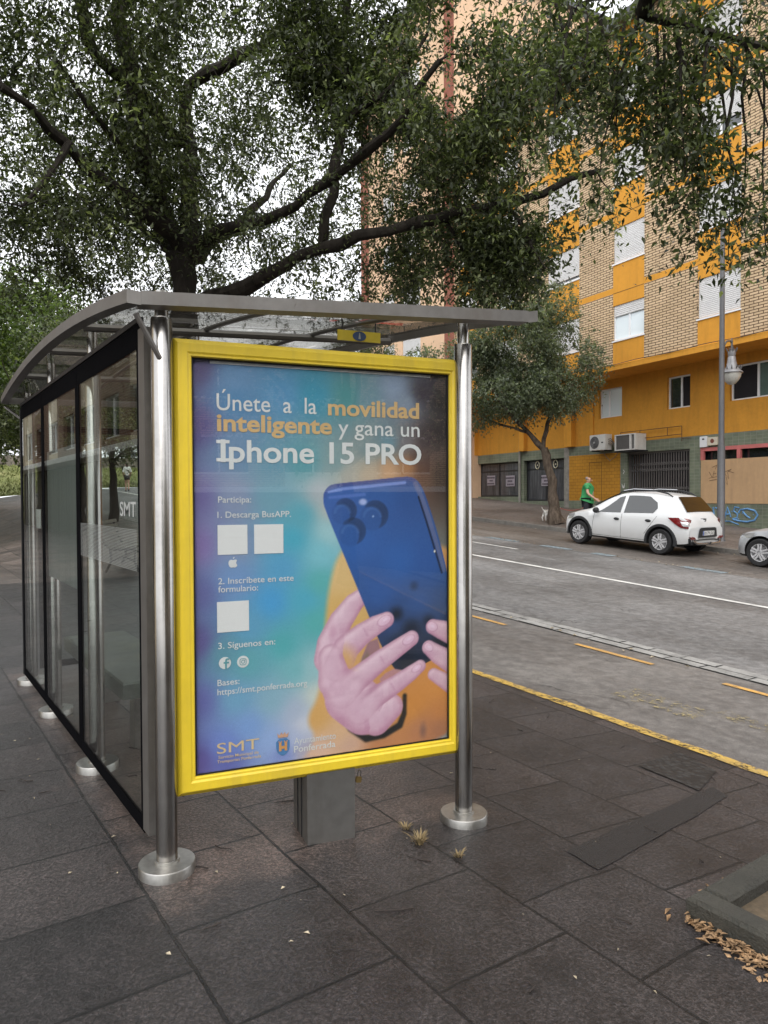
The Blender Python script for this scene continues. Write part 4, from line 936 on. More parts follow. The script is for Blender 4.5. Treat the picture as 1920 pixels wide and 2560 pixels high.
near_blobs=[(P((4.01,3.39,4.82))[0],(0.50,0.50,0.35),0.30),(P((4.11,3.07,4.55))[0],(0.50,0.50,0.35),0.25),(P((4.29,2.82,4.33))[0],(0.50,0.50,0.40),0.30),(P((4.50,2.67,4.12))[0],(0.50,0.50,0.45),0.80),(P((4.82,2.57,4.04))[0],(0.50,0.50,0.50),1.10),(P((4.77,2.49,4.46))[0],(0.60,0.60,0.50),1.10),(P((4.56,2.76,4.74))[0],(0.70,0.70,0.40),0.80),(P((5.03,2.54,3.73))[0],(0.50,0.50,0.50),0.80),(P((3.98,3.78,5.03))[0],(0.50,0.50,0.40),0.35),(P((5.09,2.86,3.55))[0],(0.28,0.28,0.34),0.30),(P((4.85,2.90,3.71))[0],(0.30,0.30,0.30),0.25),(P((3.59,3.14,4.26))[0],(0.17,0.17,0.15),0.07),(P((3.55,3.16,4.00))[0],(0.17,0.17,0.15),0.07),(P((3.52,3.17,3.79))[0],(0.17,0.17,0.15),0.07),(P((3.95,3.03,4.36))[0],(0.17,0.17,0.15),0.07),(P((3.99,3.00,4.15))[0],(0.17,0.17,0.15),0.07),(P((4.03,2.97,3.98))[0],(0.17,0.17,0.15),0.07),(P((4.03,3.09,4.17))[0],(0.17,0.17,0.15),0.07),(P((3.99,3.11,3.83))[0],(0.17,0.17,0.15),0.07),(P((3.96,3.12,3.54))[0],(0.17,0.17,0.15),0.07),(P((4.51,3.10,4.47))[0],(0.17,0.17,0.15),0.07),(P((4.55,3.06,4.21))[0],(0.17,0.17,0.15),0.07),(P((4.58,3.03,4.00))[0],(0.17,0.17,0.15),0.07),(P((4.20,2.77,4.00))[0],(0.17,0.17,0.15),0.07),(P((4.22,2.75,3.67))[0],(0.17,0.17,0.15),0.07),(P((4.23,2.73,3.40))[0],(0.17,0.17,0.15),0.07),(P((4.13,2.63,3.97))[0],(0.17,0.17,0.15),0.07),(P((4.15,2.61,3.75))[0],(0.17,0.17,0.15),0.07),(P((4.16,2.60,3.56))[0],(0.17,0.17,0.15),0.07),(P((4.44,2.74,3.89))[0],(0.17,0.17,0.15),0.07),(P((4.44,2.73,3.52))[0],(0.17,0.17,0.15),0.07),(P((4.44,2.73,3.20))[0],(0.17,0.17,0.15),0.07),(P((4.48,2.57,3.91))[0],(0.17,0.17,0.15),0.07),(P((4.51,2.54,3.59))[0],(0.17,0.17,0.15),0.07),(P((4.53,2.52,3.31))[0],(0.17,0.17,0.15),0.07),(P((4.66,2.62,3.84))[0],(0.17,0.17,0.15),0.07),(P((4.66,2.61,3.43))[0],(0.17,0.17,0.15),0.07),(P((4.65,2.60,3.08))[0],(0.17,0.17,0.15),0.07),(P((4.59,2.49,3.85))[0],(0.17,0.17,0.15),0.07),(P((4.58,2.49,3.52))[0],(0.17,0.17,0.15),0.07),(P((4.57,2.49,3.24))[0],(0.17,0.17,0.15),0.07),(P((4.68,2.41,3.73))[0],(0.17,0.17,0.15),0.07),(P((4.67,2.41,3.36))[0],(0.17,0.17,0.15),0.07),(P((4.67,2.40,3.05))[0],(0.17,0.17,0.15),0.07),(P((3.65,3.06,4.37))[0],(0.17,0.17,0.15),0.07),(P((3.63,3.08,4.23))[0],(0.17,0.17,0.15),0.07),(P((3.60,3.09,4.11))[0],(0.17,0.17,0.15),0.07),(P((4.16,2.85,4.27))[0],(0.17,0.17,0.15),0.07),(P((4.16,2.84,4.07))[0],(0.17,0.17,0.15),0.07),(P((4.16,2.83,3.91))[0],(0.17,0.17,0.15),0.07),(P((4.19,2.60,3.97))[0],(0.17,0.17,0.15),0.07),(P((4.14,2.63,3.72))[0],(0.17,0.17,0.15),0.07),(P((4.10,2.65,3.51))[0],(0.17,0.17,0.15),0.07),(P((4.46,2.53,4.00))[0],(0.17,0.17,0.15),0.07),(P((4.43,2.55,3.74))[0],(0.17,0.17,0.15),0.07),(P((4.40,2.56,3.53))[0],(0.17,0.17,0.15),0.07),(P((3.89,3.33,4.60))[0],(0.17,0.17,0.15),0.07),(P((3.95,3.29,4.41))[0],(0.17,0.17,0.15),0.07),(P((3.99,3.25,4.25))[0],(0.17,0.17,0.15),0.07),(P((3.43,2.11,5.43))[0],(2.60,2.20,1.00),1.20),(P((5.38,1.25,5.64))[0],(2.40,2.40,1.20),0.80),(P((1.43,2.18,6.35))[0],(3.20,3.00,1.00),1.40)]
grow('evergreen_oak', (OAKLEAF, BARK), near_limbs, near_blobs, 950, 19, .058, B,
     'evergreen oak in the planter whose drooping branches hang in from the top right', group='evergreen oaks of the pavement', seed=8, gate=near_gate, spread=.24, droop=.7, thr=-.16, twigr=.024)
# street trees across the road
def street_tree(x, y, seed, label, h=1.0, n=1500, leanx=.0):
    T = (x, y, gz(x, y))
    limbs = [([(0, 0, 0), (-.05, .1, 1.0), (-.1, .2, 1.9), (-.22, .4, 2.55)], .19, .13),
             ([(-.22, .4, 2.55), (-.55, .75, 3.1), (-.95, 1.25, 3.75), (-1.3, 1.7, 4.6)], .1, .04), ([(-.22, .4, 2.55), (-.2, .45, 3.0), (.0, .3, 3.6), (.2, .1, 4.7), (.3, .1, 5.9)], .1, .03),
             ([(-.95, 1.25, 3.75), (-1.0, 1.0, 4.6), (-.9, .7, 5.6)], .05, .02), ([(0, .3, 3.6), (.3, -.1, 4.3), (.6, -.4, 5.0)], .05, .02), ([(-.55, .75, 3.1), (-1.2, 2.0, 3.6), (-1.6, 2.8, 4.2)], .05, .02)]
    limbs = [([(a*h, b_*h, c_*h) for a, b_, c_ in p], r0*h, r1*h) for p, r0, r1 in limbs]
    bl = [((-.6, .9, 5.5), (2.1, 2.1, 2.1), 3), ((-1.7, 2.6, 4.7), (1.8, 1.8, 1.4), 1.5), ((.1, -.1, 5.3), (1.5, 1.5, 1.5), 1.1), ((-.5, .6, 7.2), (1.6, 1.6, 1.3), 1.2), ((-.5, .3, 4.4), (1.5, 1.5, .9), .9), ((-2.4, 3.6, 5.2), (1.5, 1.5, 1.2), .8), ((-1.6, 1.8, 5.8), (1.3, 1.3, 1.1), .6)]
    bl = [(tuple(v*h for v in c_), tuple(v*h for v in r_), w_) for c_, r_, w_ in bl]
    return grow('street_tree', (GREYLEAF, BARK2), limbs, bl, n, 26, .105, T, label, group='street trees on the far pavement', seed=seed, spread=.36, aspect=.5, twigr=.014)
street_tree(18.54, 16.48, 21, 'round grey green street tree with a leaning forked trunk behind the white hatchback', 1.0, 3300)
street_tree(18.9, 27.5, 22, 'further grey green street tree seen under the shelter roof', 1.05, 1900)
street_tree(19.2, 38.5, 23, 'farthest street tree of the far pavement', 1.1, 1200)
# trees of the park side, left
def park_tree(x, y, h, seed, label, mats, n, leaf, z=None, wide=1.0, group='trees of the park behind the shelter'):
    z = gz(x, y) if z is None else z
    limbs = [([(0, 0, 0), (.05, .05, h*.25), (-.05, .1, h*.5), (0, 0, h*.8)], .022*h, .006*h), ([(0, 0, h*.3), (h*.15, .1, h*.45), (h*.25*wide, 0, h*.6)], .01*h, .004*h), ([(0, 0, h*.35), (-h*.15, -.1, h*.5), (-h*.25*wide, 0, h*.62)], .01*h, .004*h),
             ([(0, 0, h*.35), (.1, h*.15, h*.5), (0, h*.2, h*.65)], .01*h, .004*h), ([(0, 0, h*.35), (.1, -h*.15, h*.48), (0, -h*.22, h*.6)], .01*h, .004*h)]
    w_ = wide
    bl = [((0, 0, h*.62), (h*.33*w_, h*.33*w_, h*.28), 3), ((h*.2*w_, 0, h*.5), (h*.2*w_, h*.22*w_, h*.2), 1), ((-h*.2*w_, 0, h*.52), (h*.2*w_, h*.22*w_, h*.2), 1), ((0, -h*.2*w_, h*.47), (h*.2*w_, h*.16*w_, h*.17), 1), ((0, 0, h*.86), (h*.2, h*.2, h*.14), .8)]
    return grow('park_tree', mats, limbs, bl, n, 24, leaf, (x, y, z), label, group=group, seed=seed, spread=leaf*4.5, aspect=.62, twigr=.015)
PARKTREES = [
    (4.6, 22.5, 6.8, 41, 'dark evergreen tree farther along the pavement, seen left of the oak', (OAKLEAF, BARK), 900, .085, None, 1.05),
    (6.1, 24.8, 6.6, 42, 'dark evergreen tree whose bare trunk shows through the glass', (OAKLEAF, BARK), 800, .085, None, 1.0),
    (2.3, 27.5, 9.5, 43, 'bright green broadleaf tree at the left edge, nearest of the park row', (LIMELEAF, BARK), 2200, .14, None, 1.15),
    (5.4, 33.5, 10.5, 44, 'bright green broadleaf tree in the middle of the park row', (LIMELEAF, BARK), 2000, .16, None, 1.1),
    (8.6, 45.5, 10.0, 45, 'yellowish green broadleaf tree at the foot of the grass bank', (LIMELEAF, BARK), 1500, .19, None, 1.1),
    (3.2, 44, 10.0, 53, 'broad green tree at the left edge in front of the grass bank', (LIMELEAF, BARK), 1500, .19, None, 1.15),
    (-3, 66, 10.5, 46, 'tall dark tree beyond the upper road, far left', (HEDGELEAF, BARK), 1300, .26, 3.9, 1.1),
    (4, 67, 10, 47, 'tall dark tree beyond the upper road, behind the black car', (HEDGELEAF, BARK), 1300, .26, 3.9, 1.15),
    (11, 66, 10.5, 48, 'tall dark tree beyond the upper road, behind the cream car', (HEDGELEAF, BARK), 1300, .26, 3.9, 1.15),
    (18, 67, 11, 49, 'tall dark tree beyond the upper road, behind the white car', (HEDGELEAF, BARK), 1300, .26, 3.9, 1.15),
    (25, 66, 11, 50, 'tall dark tree beyond the upper road, farthest right', (HEDGELEAF, BARK), 900, .26, 3.9, 1.15),
    (-5, -9, 8, 51, 'tree behind the viewer that darkens the reflections, left', (OAKLEAF, BARK), 500, .14, None, 1.2),
    (3.0, -8.5, 8, 52, 'tree behind the viewer that darkens the reflections, right', (OAKLEAF, BARK), 500, .14, None, 1.2),
]
for a in PARKTREES: park_tree(*a)
# ------------------------------------------------------------------ bus shelter
STEEL = NB('brushed_steel'); v_ = STEEL.coord('Object', (30, 30, .8)); n_ = STEEL.noise(v_, 2, 4)
v2_ = STEEL.coord('Object'); n2_ = STEEL.noise(v2_, 4, 6, .7)
STEEL.set(color=STEEL.mix(STEEL.ramp(n2_, [(.42, (0, 0, 0)), (.75, (.7, .7, .7))]), (.40, .385, .365), (.22, .21, .2)), metal=1.0, rough=STEEL.math('MULTIPLY_ADD', n_, .16, .12)); STEEL = STEEL.m
DULL = M('dull_steel_plate', (.42, .41, .385), .42, 1.0, var=.15, vscale=6, dirt=((.22, .2, .17), .55))
ALU = M('grey_aluminium', (.19, .18, .168), .45, .6, var=.12, vscale=3, dirt=((.14, .12, .10), .6))
FRIT = M('black_frit', (.004, .004, .005), .85, spec=.03)
GLASS = glass_mat('shelter_glass', (.90, .925, .91), .0, 0.0, 1.33)
ROOFGLASS = glass_mat('roof_glass', (.62, .62, .60), .05, .02)
sh = empty('bus_shelter', (1.5, 4.4, 0), 0, 'glass bus shelter with round steel posts and an arched glass roof', 'bus shelter')
so_ = Vector((1.5, 4.4, 0))
def S(mb, name, mat, parent=sh, smooth=False, fix=True):
    mb.v = [(x-so_.x, y-so_.y, z) for x, y, z in mb.v]; return mb.build(name, mat, parent, smooth, fix=fix)
RX0, RX1 = .735, 2.46
def roof_y0(x): return 2.75+(x-RX0)*(2.3-2.75)/(RX1-RX0)
def roof_z(x, t): return 2.276+(x-RX0)*.042+.035*t+.125*(1-(2*t-1)**2)          # t: 0 near edge .. 1 far edge
def roof_pt(x, t, dz=0):
    y0 = roof_y0(x); return (x, y0+(6.5-y0)*t, roof_z(x, t)+dz)
def roof_z_at(x, y): y0 = roof_y0(x); return roof_z(x, (y-y0)/(6.5-y0))
posts = [(.893, 2.842), (.922, 4.155), (.922, 5.38), (.922, 6.40), (2.222, 2.549), (2.3, 6.3)]
for (x, y) in posts:
    g_ = gz(x, y); ztop = roof_z_at(x, y)+.02
    p = MB(); p.lathe([(.0, g_+.03), (.042, g_+.03), (.042, 2.21), (.0385, 2.216), (.028, 2.217)], 28, (x, y, 0), cap=False); p.lathe([(.0265, 2.2), (.0265, ztop)], 20, (x, y, 0)); po = S(p, 'post', STEEL, smooth=True)
    p = MB(); p.lathe([(0, g_-.03), (.112, g_-.03), (.112, g_+.036), (.109, g_+.041), (.05, g_+.043), (.05, g_+.052), (.0425, g_+.053)], 40, (x, y, 0), cap=False); S(p, 'base_plate', DULL, po, True)
# roof edge frame
NTT = 24
fr = MB()
def ring(pt_in, pt_out):                    # box-section bar along a list of (inner, outer) point pairs, height .058
    vs = []; fs = []
    for a, b_ in zip(pt_in, pt_out):
        for q_, dz in ((a, 0), (a, -.05), (b_, -.043), (b_, .008)): vs.append((q_[0], q_[1], q_[2]+dz))
    n = len(pt_in)
    for i in range(n-1):
        for k in range(4): fs.append((i*4+k, i*4+(k+1) % 4, (i+1)*4+(k+1) % 4, (i+1)*4+k))
    fs += [(3, 2, 1, 0), tuple((n-1)*4+k for k in range(4))]
    fr.add(vs, fs)
ts = [i/NTT for i in range(NTT+1)]
ring([roof_pt(RX0+.05, t) for t in ts], [roof_pt(RX0, t) for t in ts])
ring([roof_pt(RX1-.05, t) for t in ts], [roof_pt(RX1, t) for t in ts])
xs_ = [RX0+.05+(RX1-RX0-.1)*i/12 for i in range(13)]
ring([(x, roof_y0(x)+.06, roof_z(x, 0)-.002) for x in xs_], [(x, roof_y0(x)-.002, roof_z(x, 0)-.004) for x in xs_])
ring([(x, 6.44, roof_z(x, 1)-.002) for x in xs_], [(x, 6.504, roof_z(x, 1)-.004) for x in xs_])
S(fr, 'roof_frame', ALU)
tz_ = [(0.018, .26), (.265, .5), (.505, .74), (.745, .982)]
for a, b_ in tz_:
    for (xa, xb) in ((RX0+.052, 1.36), (1.37, 1.93), (1.94, RX1-.052)):
        vs = []; fs = []; nn_ = 6
        for i in range(nn_+1):
            t = a+(b_-a)*i/nn_
            for x in (xa, xb):
                for dz in (-.012, -.004): vs.append(roof_pt(x, t, dz))
        for i in range(nn_):
            o_ = i*4; q_ = o_+4
            fs += [(o_, o_+2, q_+2, q_), (o_+1, q_+1, q_+3, o_+3), (o_, q_, q_+1, o_+1), (o_+2, o_+3, q_+3, q_+2)]
        fs += [(0, 1, 3, 2), (nn_*4, nn_*4+2, nn_*4+3, nn_*4+1)]
        mb = MB(); mb.add(vs, fs); S(mb, 'roof_pane', ROOFGLASS)
for t in (.262, .502, .742):
    mb = MB(); mb.tube([roof_pt(x, t, -.045) for x in xs_], .02, 8); S(mb, 'roof_beam', ALU, smooth=True)
for x in (1.365, 1.935):
    mb = MB(); mb.tube([roof_pt(x, t, -.026) for t in ts], .012, 6); S(mb, 'roof_rib', ALU, smooth=True)
for (a, b_) in (((.775, 2.78, 2.205), (.875, 2.81, 2.05)), ((.76, 6.47, 2.24), (.88, 6.385, 2.13)), ((1.02, 6.46, 2.24), (.93, 6.40, 2.13))):
    mb = MB(); mb.tube([a, b_], .011, 8); S(mb, 'brace', ALU if a[1] < 3 else STEEL, smooth=True)
# glazed wall
GX = .866; GY = [3.03, 4.262, 5.387, 6.36]; GZ0, GZ1 = .075, 2.245
for i in range(3):
    a, b_ = GY[i]+.003, GY[i+1]-.003
    p = MB(); p.box(GX-.004, GX+.004, a, b_, GZ0, GZ1-.012); pane = S(p, 'glass_pane', GLASS)
    f = MB(); x0, x1 = GX-.0065, GX-.0043
    for (ya, yb, za, zb) in ((a, b_, GZ1-.115, GZ1-.014), (a, b_, GZ0+.002, GZ0+.062), (a, a+.045, GZ0+.062, GZ1-.115), (b_-.045, b_, GZ0+.062, GZ1-.115)):
        f.box(x0, x1, ya, yb, za, zb); f.box(GX+.0043, GX+.0065, ya, yb, za, zb)
    S(f, 'black_border', FRIT, pane)
rl = MB(); rl.box(GX-.012, GX+.012, 3.03, 6.36, GZ1-.01, GZ1+.012); S(rl, 'top_rail', BLACKM)
st = MB(); st.box(GX-.014, GX+.014, 2.945, 3.026, .1, 2.2); S(st, 'edge_profile', ALU)
st = MB(); st.box(GX-.012, GX+.012, 6.365, 6.385, GZ0, 2.22); S(st, 'edge_profile', BLACKM)
NOTE = NB('frosted_sheet'); NOTE.set(color=(.135, .155, .15), rough=.35); v_ = NOTE.coord('Object', (1, 22, .6))
NOTE.set(color=NOTE.ramp(NOTE.noise(v_, 1.2, 5), [(.35, (.13, .15, .145)), (.6, (.2, .22, .21)), (.75, (.3, .31, .29))]))
p = MB(); p.box(GX+.012, GX+.016, 4.31, 5.32, .97, 1.815); S(p, 'timetable_sheet', NOTE.m)
p = MB(); p.box(GX+.012, GX+.0145, 5.62, 5.8, 1.28, 1.42); S(p, 'small_notice', M('notice_paper', (.62, .62, .6), .7))
STICK = M('white_sticker', (.46, .47, .455), .5)
lt = put_text('glass_lettering', 'SMT', STICK, 0, 0, .26, .062, sh, 0, .012)
lt.rotation_euler = (0, 0, R(-90)); lt.location = (GX-.0095-so_.x, 3.36-so_.y, 1.42)
p = MB()
for k in range(26): p.box(GX-.0075, GX-.0066, 3.1, 4.2, 1.36-.007*k, 1.3625-.007*k)
S(p, 'etched_stripes', M('etched_glass', (.26, .27, .26), .6))
# end wall at the far side
p = MB(); p.box(.98, 1.95, 6.39, 6.398, .1, 2.1); ep = S(p, 'glass_pane', GLASS)
f = MB()
for (xa, xb, za, zb) in ((.98, 1.95, 2.05, 2.1), (.98, 1.95, .1, .15), (.98, 1.03, .15, 2.05), (1.9, 1.95, .15, 2.05)): f.box(xa, xb, 6.385, 6.3885, za, zb); f.box(xa, xb, 6.3995, 6.403, za, zb)
S(f, 'black_border', FRIT, ep)
# bench in the shelter
bn = empty('shelter_bench', (1.3, 4.9, 0), 0, 'low grey slab bench under the shelter behind the glass wall', 'bench')
p = MB(); x0, x1, y0, y1 = -.245, .2, -.78, .9
p.add([(x0, y0, .355), (x1, y0, .355), (x1, y1, .355), (x0, y1, .355), (x0, y0, .44), (x1, y0, .44), (x1, y1, .44), (x0, y1, .44), (x0+.008, y0+.008, .45), (x1-.008, y0+.008, .45), (x1-.008, y1-.008, .45), (x0+.008, y1-.008, .45)],
      [(3, 2, 1, 0), (0, 1, 5, 4), (1, 2, 6, 5), (2, 3, 7, 6), (3, 0, 4, 7), (4, 5, 9, 8), (5, 6, 10, 9), (6, 7, 11, 10), (7, 4, 8, 11), (8, 9, 10, 11)])
p.build('seat', M('bench_metal', (.13, .14, .125), .5, .4, var=.2, vscale=4, dirt=((.2, .2, .12), .6)), bn)
for yy in (-.5, .62):
    p = MB(); p.box(-.12, .08, yy-.05, yy+.05, -.05, .353); p.build('leg', DULL, bn)
# yellow plate added under the roof in place of a mirrored object
sg = empty('reflection_plate', (1.95, 3.03, 2.31), R(-12), 'added yellow plate with a blue oval standing in for a reflection in the shelter roof', 'reflection stand-in')
p = MB(); p.box(-.115, .115, -.004, .004, -.026, .026); p.build('plate', M('mirrored_yellow', (.72, .55, .05), .45, var=.08, dirt=((.45, .38, .12), .5)), sg)
p = MB(); p.lathe([(0, 0), (.024, 0), (.024, .002), (0, .002)], 20, (0, 0, 0), 'y'); o = p.build('reflection_oval', M('mirrored_blue', (.06, .10, .22), .5), sg); o.scale = (1.5, 1, 1); o.location = (0, -.0045, 0)
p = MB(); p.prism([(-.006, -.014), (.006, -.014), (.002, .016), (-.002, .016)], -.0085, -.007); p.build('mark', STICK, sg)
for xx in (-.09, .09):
    p = MB(); p.tube([(xx, 0, .026), (xx, 0, .08)], .004, 5); p.build('added_hanger', BLACKM, sg)

# ------------------------------------------------------------------ yellow framed advertising panel
PA = R(-12.46); pn = empty('advertising_panel', (.937, 2.8327, 0), PA, 'yellow framed advertising panel with a blue phone poster on a steel pedestal', 'advertising panel')
W_, Z0_, Z1_ = 1.32, .278, 2.1443
def loops(lst):
    vs = []; fs = []
    for ins, y in lst: vs += [(ins, y, Z0_+ins), (W_-ins, y, Z0_+ins), (W_-ins, y, Z1_-ins), (ins, y, Z1_-ins)]
    for i in range(len(lst)-1):
        for k in range(4): fs.append((i*4+k, i*4+(k+1) % 4, (i+1)*4+(k+1) % 4, (i+1)*4+k))
    return vs, fs
YPAINT = M('yellow_enamel', (.80, .58, .035), .42, var=.05, vscale=2.2, bump=.06, bscale=220, dirt=((.40, .29, .07), .5))
vs, fs = loops([(.004, .125), (0, .12), (0, .016), (.017, 0), (.020, -.001), (.052, -.001), (.060, .004), (.068, .004), (.072, .010), (.072, .034)])
f = MB(); f.add(vs, fs); f.build('frame', YPAINT, pn)
gasket = MB(); vs, fs = loops([(.0722, .020), (.0722, .0235), (.079, .0235), (.079, .020)]); gasket.add(vs, fs+[]); gasket.build('gasket', BLACKM, pn)
bk = MB(); bk.box(.006, W_-.006, .1205, .126, Z0_+.006, Z1_-.006); bk.box(.073, W_-.073, .05, .12, Z0_+.08, Z1_-.08); bk.build('back_panel', M('grey_backing', (.16, .16, .165), .6), pn)
gp = MB(); gp.box(.0725, W_-.0725, .0245, .0285, Z0_+.0725, Z1_-.0725); gp.build('glass_pane', glass_mat('poster_glass', (.97, .975, .97), .0), pn)
rb = MB(); rb.tube([(.148, .0365, 2.066), (1.16, .0365, 2.066)], .0068, 10); rb.box(.148, 1.16, .033, .0362, 2.056, 2.0605); rb.build('poster_rail', M('rail_grey', (.62, .63, .65), .4, .3), pn, True)
pd = MB()
b0, b1, y0, y1 = .545, .765, .004, .235
pd.box(b0, b1, y0, y1, -.06, Z0_+.01)
pd.build('pedestal', M('pedestal_steel', (.30, .295, .28), .38, .85, var=.1, vscale=2, dirt=((.16, .14, .11), .5)), pn)
pd = MB(); pd.box(b0-.003, b0-.0005, y0+.085, y0+.097, -.03, Z0_); pd.box(b0-.003, b0-.0005, y0+.15, y0+.158, -.03, Z0_); pd.build('pedestal_seam', BLACKM, pn)
lk = empty('padlock', (0, 0, 0), 0, 'small brass padlock hanging under the yellow frame right of the pedestal', 'padlock')
a_ = Vector((.937, 2.8327, 0))+Vector((math.cos(PA)*.79-math.sin(PA)*.02, math.sin(PA)*.79+math.cos(PA)*.02, .235)); lk.location = a_; lk.rotation_euler = (0, R(8), PA)
p = MB(); p.prism([(-.011, -.022), (.011, -.022), (.013, -.018), (.013, 0), (.011, .003), (-.011, .003), (-.013, 0), (-.013, -.018)], -.006, .006); p.build('body', M('brass', (.34, .24, .09), .4, .9), lk)
p = MB(); p.tube([(-.008, 0, 0), (-.008, 0, .022), (-.005, 0, .03), (.0, 0, .033), (.005, 0, .03), (.008, 0, .022), (.008, 0, 0)], .0022, 6); p.build('shackle', STEEL, lk, True)

# ---- the printed poster: a fine grid of ink colours (flat print)
PA0, PA1, PZ0, PZ1 = .0725, W_-.0725, Z0_+.0735, Z1_-.0735
NX, NZ = 300, 440
aa = np.linspace(PA0, PA1, NX); zz = np.linspace(PZ0, PZ1, NZ); A, Zg = np.meshgrid(aa, zz)
def ss(e0, e1, x): t = np.clip((x-e0)/(e1-e0), 0, 1); return t*t*(3-2*t)
def anchors(lst, p=2.6, s_=.004):
    num = np.zeros(A.shape+(3,)); den = np.zeros(A.shape)
    for a, z, c_ in lst:
        d2 = (A-a)**2+(Zg-z)**2+s_; w_ = 1/d2**(p/2)
        num += w_[..., None]*np.array(c_, float); den += w_
    return num/den[..., None]
BG = [(.09, 2.04, (88, 78, 118)), (.25, 2.0, (104, 140, 178)), (.25, 1.9, (82, 128, 168)), (.45, 1.95, (85, 138, 178)), (.6, 1.95, (62, 138, 165)), (.75, 1.95, (75, 135, 138)), (.85, 1.95, (105, 135, 148)), (.98, 2.0, (132, 148, 172)), (1.04, 1.93, (128, 142, 160)), (1.12, 1.98, (58, 50, 58)), (1.22, 1.95, (42, 38, 40)), (1.22, 1.6, (46, 38, 38)), (1.2, 1.8, (44, 38, 40)), (1.14, 1.78, (62, 52, 55)),
      (.09, 1.8, (88, 78, 125)), (.09, 1.5, (105, 98, 148)), (.09, 1.3, (122, 105, 158)), (.09, 1.1, (92, 95, 148)), (.09, .9, (88, 80, 135)), (.09, .65, (95, 98, 160)), (.09, .4, (90, 80, 145)), (.25, 1.7, (106, 134, 165)), (.4, 1.65, (96, 140, 162)), (.55, 1.65, (85, 145, 155)), (.7, 1.65, (118, 146, 150)), (.85, 1.72, (116, 136, 140)), (.95, 1.75, (100, 135, 150)), (1.04, 1.75, (112, 108, 112)), (1.1, 1.68, (74, 58, 56)),
      (.25, 1.5, (128, 140, 168)), (.4, 1.5, (108, 150, 168)), (.62, 1.52, (164, 170, 176)), (.67, 1.45, (176, 176, 172)), (.75, 1.6, (170, 165, 155)), (.95, 1.625, (192, 150, 112)), (1.05, 1.64, (172, 122, 80)), (1.12, 1.6, (84, 58, 48)), (.85, 1.6, (176, 160, 140)), (.25, 1.3, (126, 140, 170)), (.5, 1.32, (70, 158, 182)), (.54, 1.42, (85, 156, 174)), (.62, 1.25, (118, 182, 196)), (.45, 1.2, (82, 150, 190)),
      (.66, 1.35, (150, 190, 196)), (.25, 1.15, (106, 140, 186)), (.4, 1.05, (70, 148, 200)), (.55, 1.05, (76, 160, 186)), (.62, 1.12, (86, 165, 165)), (.6, .95, (82, 165, 165)), (.3, .95, (90, 150, 184)), (.2, .85, (88, 140, 156)), (.3, .8, (90, 156, 166)), (.45, .86, (76, 160, 166)), (.5, .75, (108, 170, 178)), (.58, .75, (142, 182, 188)), (.6, .62, (192, 198, 190)), (.25, .65, (106, 155, 186)),
      (.4, .62, (128, 166, 184)), (.5, .56, (160, 172, 194)), (.3, .52, (116, 150, 202)), (.2, .45, (106, 130, 196)), (.4, .45, (138, 165, 210)), (.5, .45, (165, 176, 205)), (.2, .37, (92, 98, 166)), (.45, .38, (118, 135, 194)), (.54, .5, (196, 198, 208)), (.55, .38, (170, 160, 175))]
img = anchors(BG, 3.2, .0015)
def inside(poly):
    """signed distance to a polygon (negative inside)"""
    d = np.full(A.shape, 1e9); ins = np.zeros(A.shape, bool); n = len(poly)
    for i in range(n):
        x1, y1 = poly[i]; x2, y2 = poly[(i+1) % n]; ex, ey = x2-x1, y2-y1; wx, wy = A-x1, Zg-y1
        t = np.clip((wx*ex+wy*ey)/(ex*ex+ey*ey+1e-12), 0, 1); d = np.minimum(d, np.hypot(wx-ex*t, wy-ey*t))
        c_ = ((y1 > Zg) != (y2 > Zg)) & (A < (x2-x1)*(Zg-y1)/(y2-y1+1e-12)+x1); ins ^= c_
    return np.where(ins, -d, d)
def over(mask, col):
    global img
    col = np.array(col, float); img = img*(1-mask[..., None])+col*mask[..., None]
def smooth(pts, n=2, closed=True):
    for _ in range(n):
        q_ = []
        for i in range(len(pts) if closed else len(pts)-1):
            a, b_ = pts[i], pts[(i+1) % len(pts)]; q_ += [(a[0]*.75+b_[0]*.25, a[1]*.75+b_[1]*.25), (a[0]*.25+b_[0]*.75, a[1]*.25+b_[1]*.75)]
        pts = q_
    return pts
sw = smooth([(.78, 1.32), (.70, 1.24), (.665, 1.13), (.645, 1.0), (.635, .85), (.63, .72), (.60, .60), (.565, .55), (.56, .50), (.59, .45), (.575, .40), (.53, .33), (1.4, .3), (1.4, 1.2), (1.0, 1.35)], 2)
swc = anchors([(.7, 1.15, (208, 176, 122)), (.7, .97, (202, 164, 98)), (.65, .62, (206, 158, 96)), (.6, .52, (202, 156, 90)), (.7, .45, (208, 170, 132)), (.75, .38, (192, 158, 142)), (.62, .38, (205, 172, 156)), (1.1, .55, (198, 132, 66)), (1.1, .42, (172, 118, 88)), (1.2, .6, (202, 136, 70)), (1.2, .4, (160, 110, 86)), (.9, .37, (176, 120, 82)), (1.05, .5, (196, 132, 66)), (1.2, .48, (190, 125, 72))], 3, .002)
over(1-ss(-.018, .018, inside(sw)), swc)
d_ = np.hypot((A-1.12)/.5, Zg-.40); over(.5*(1-ss(0, .06, d_)), (88, 72, 84))
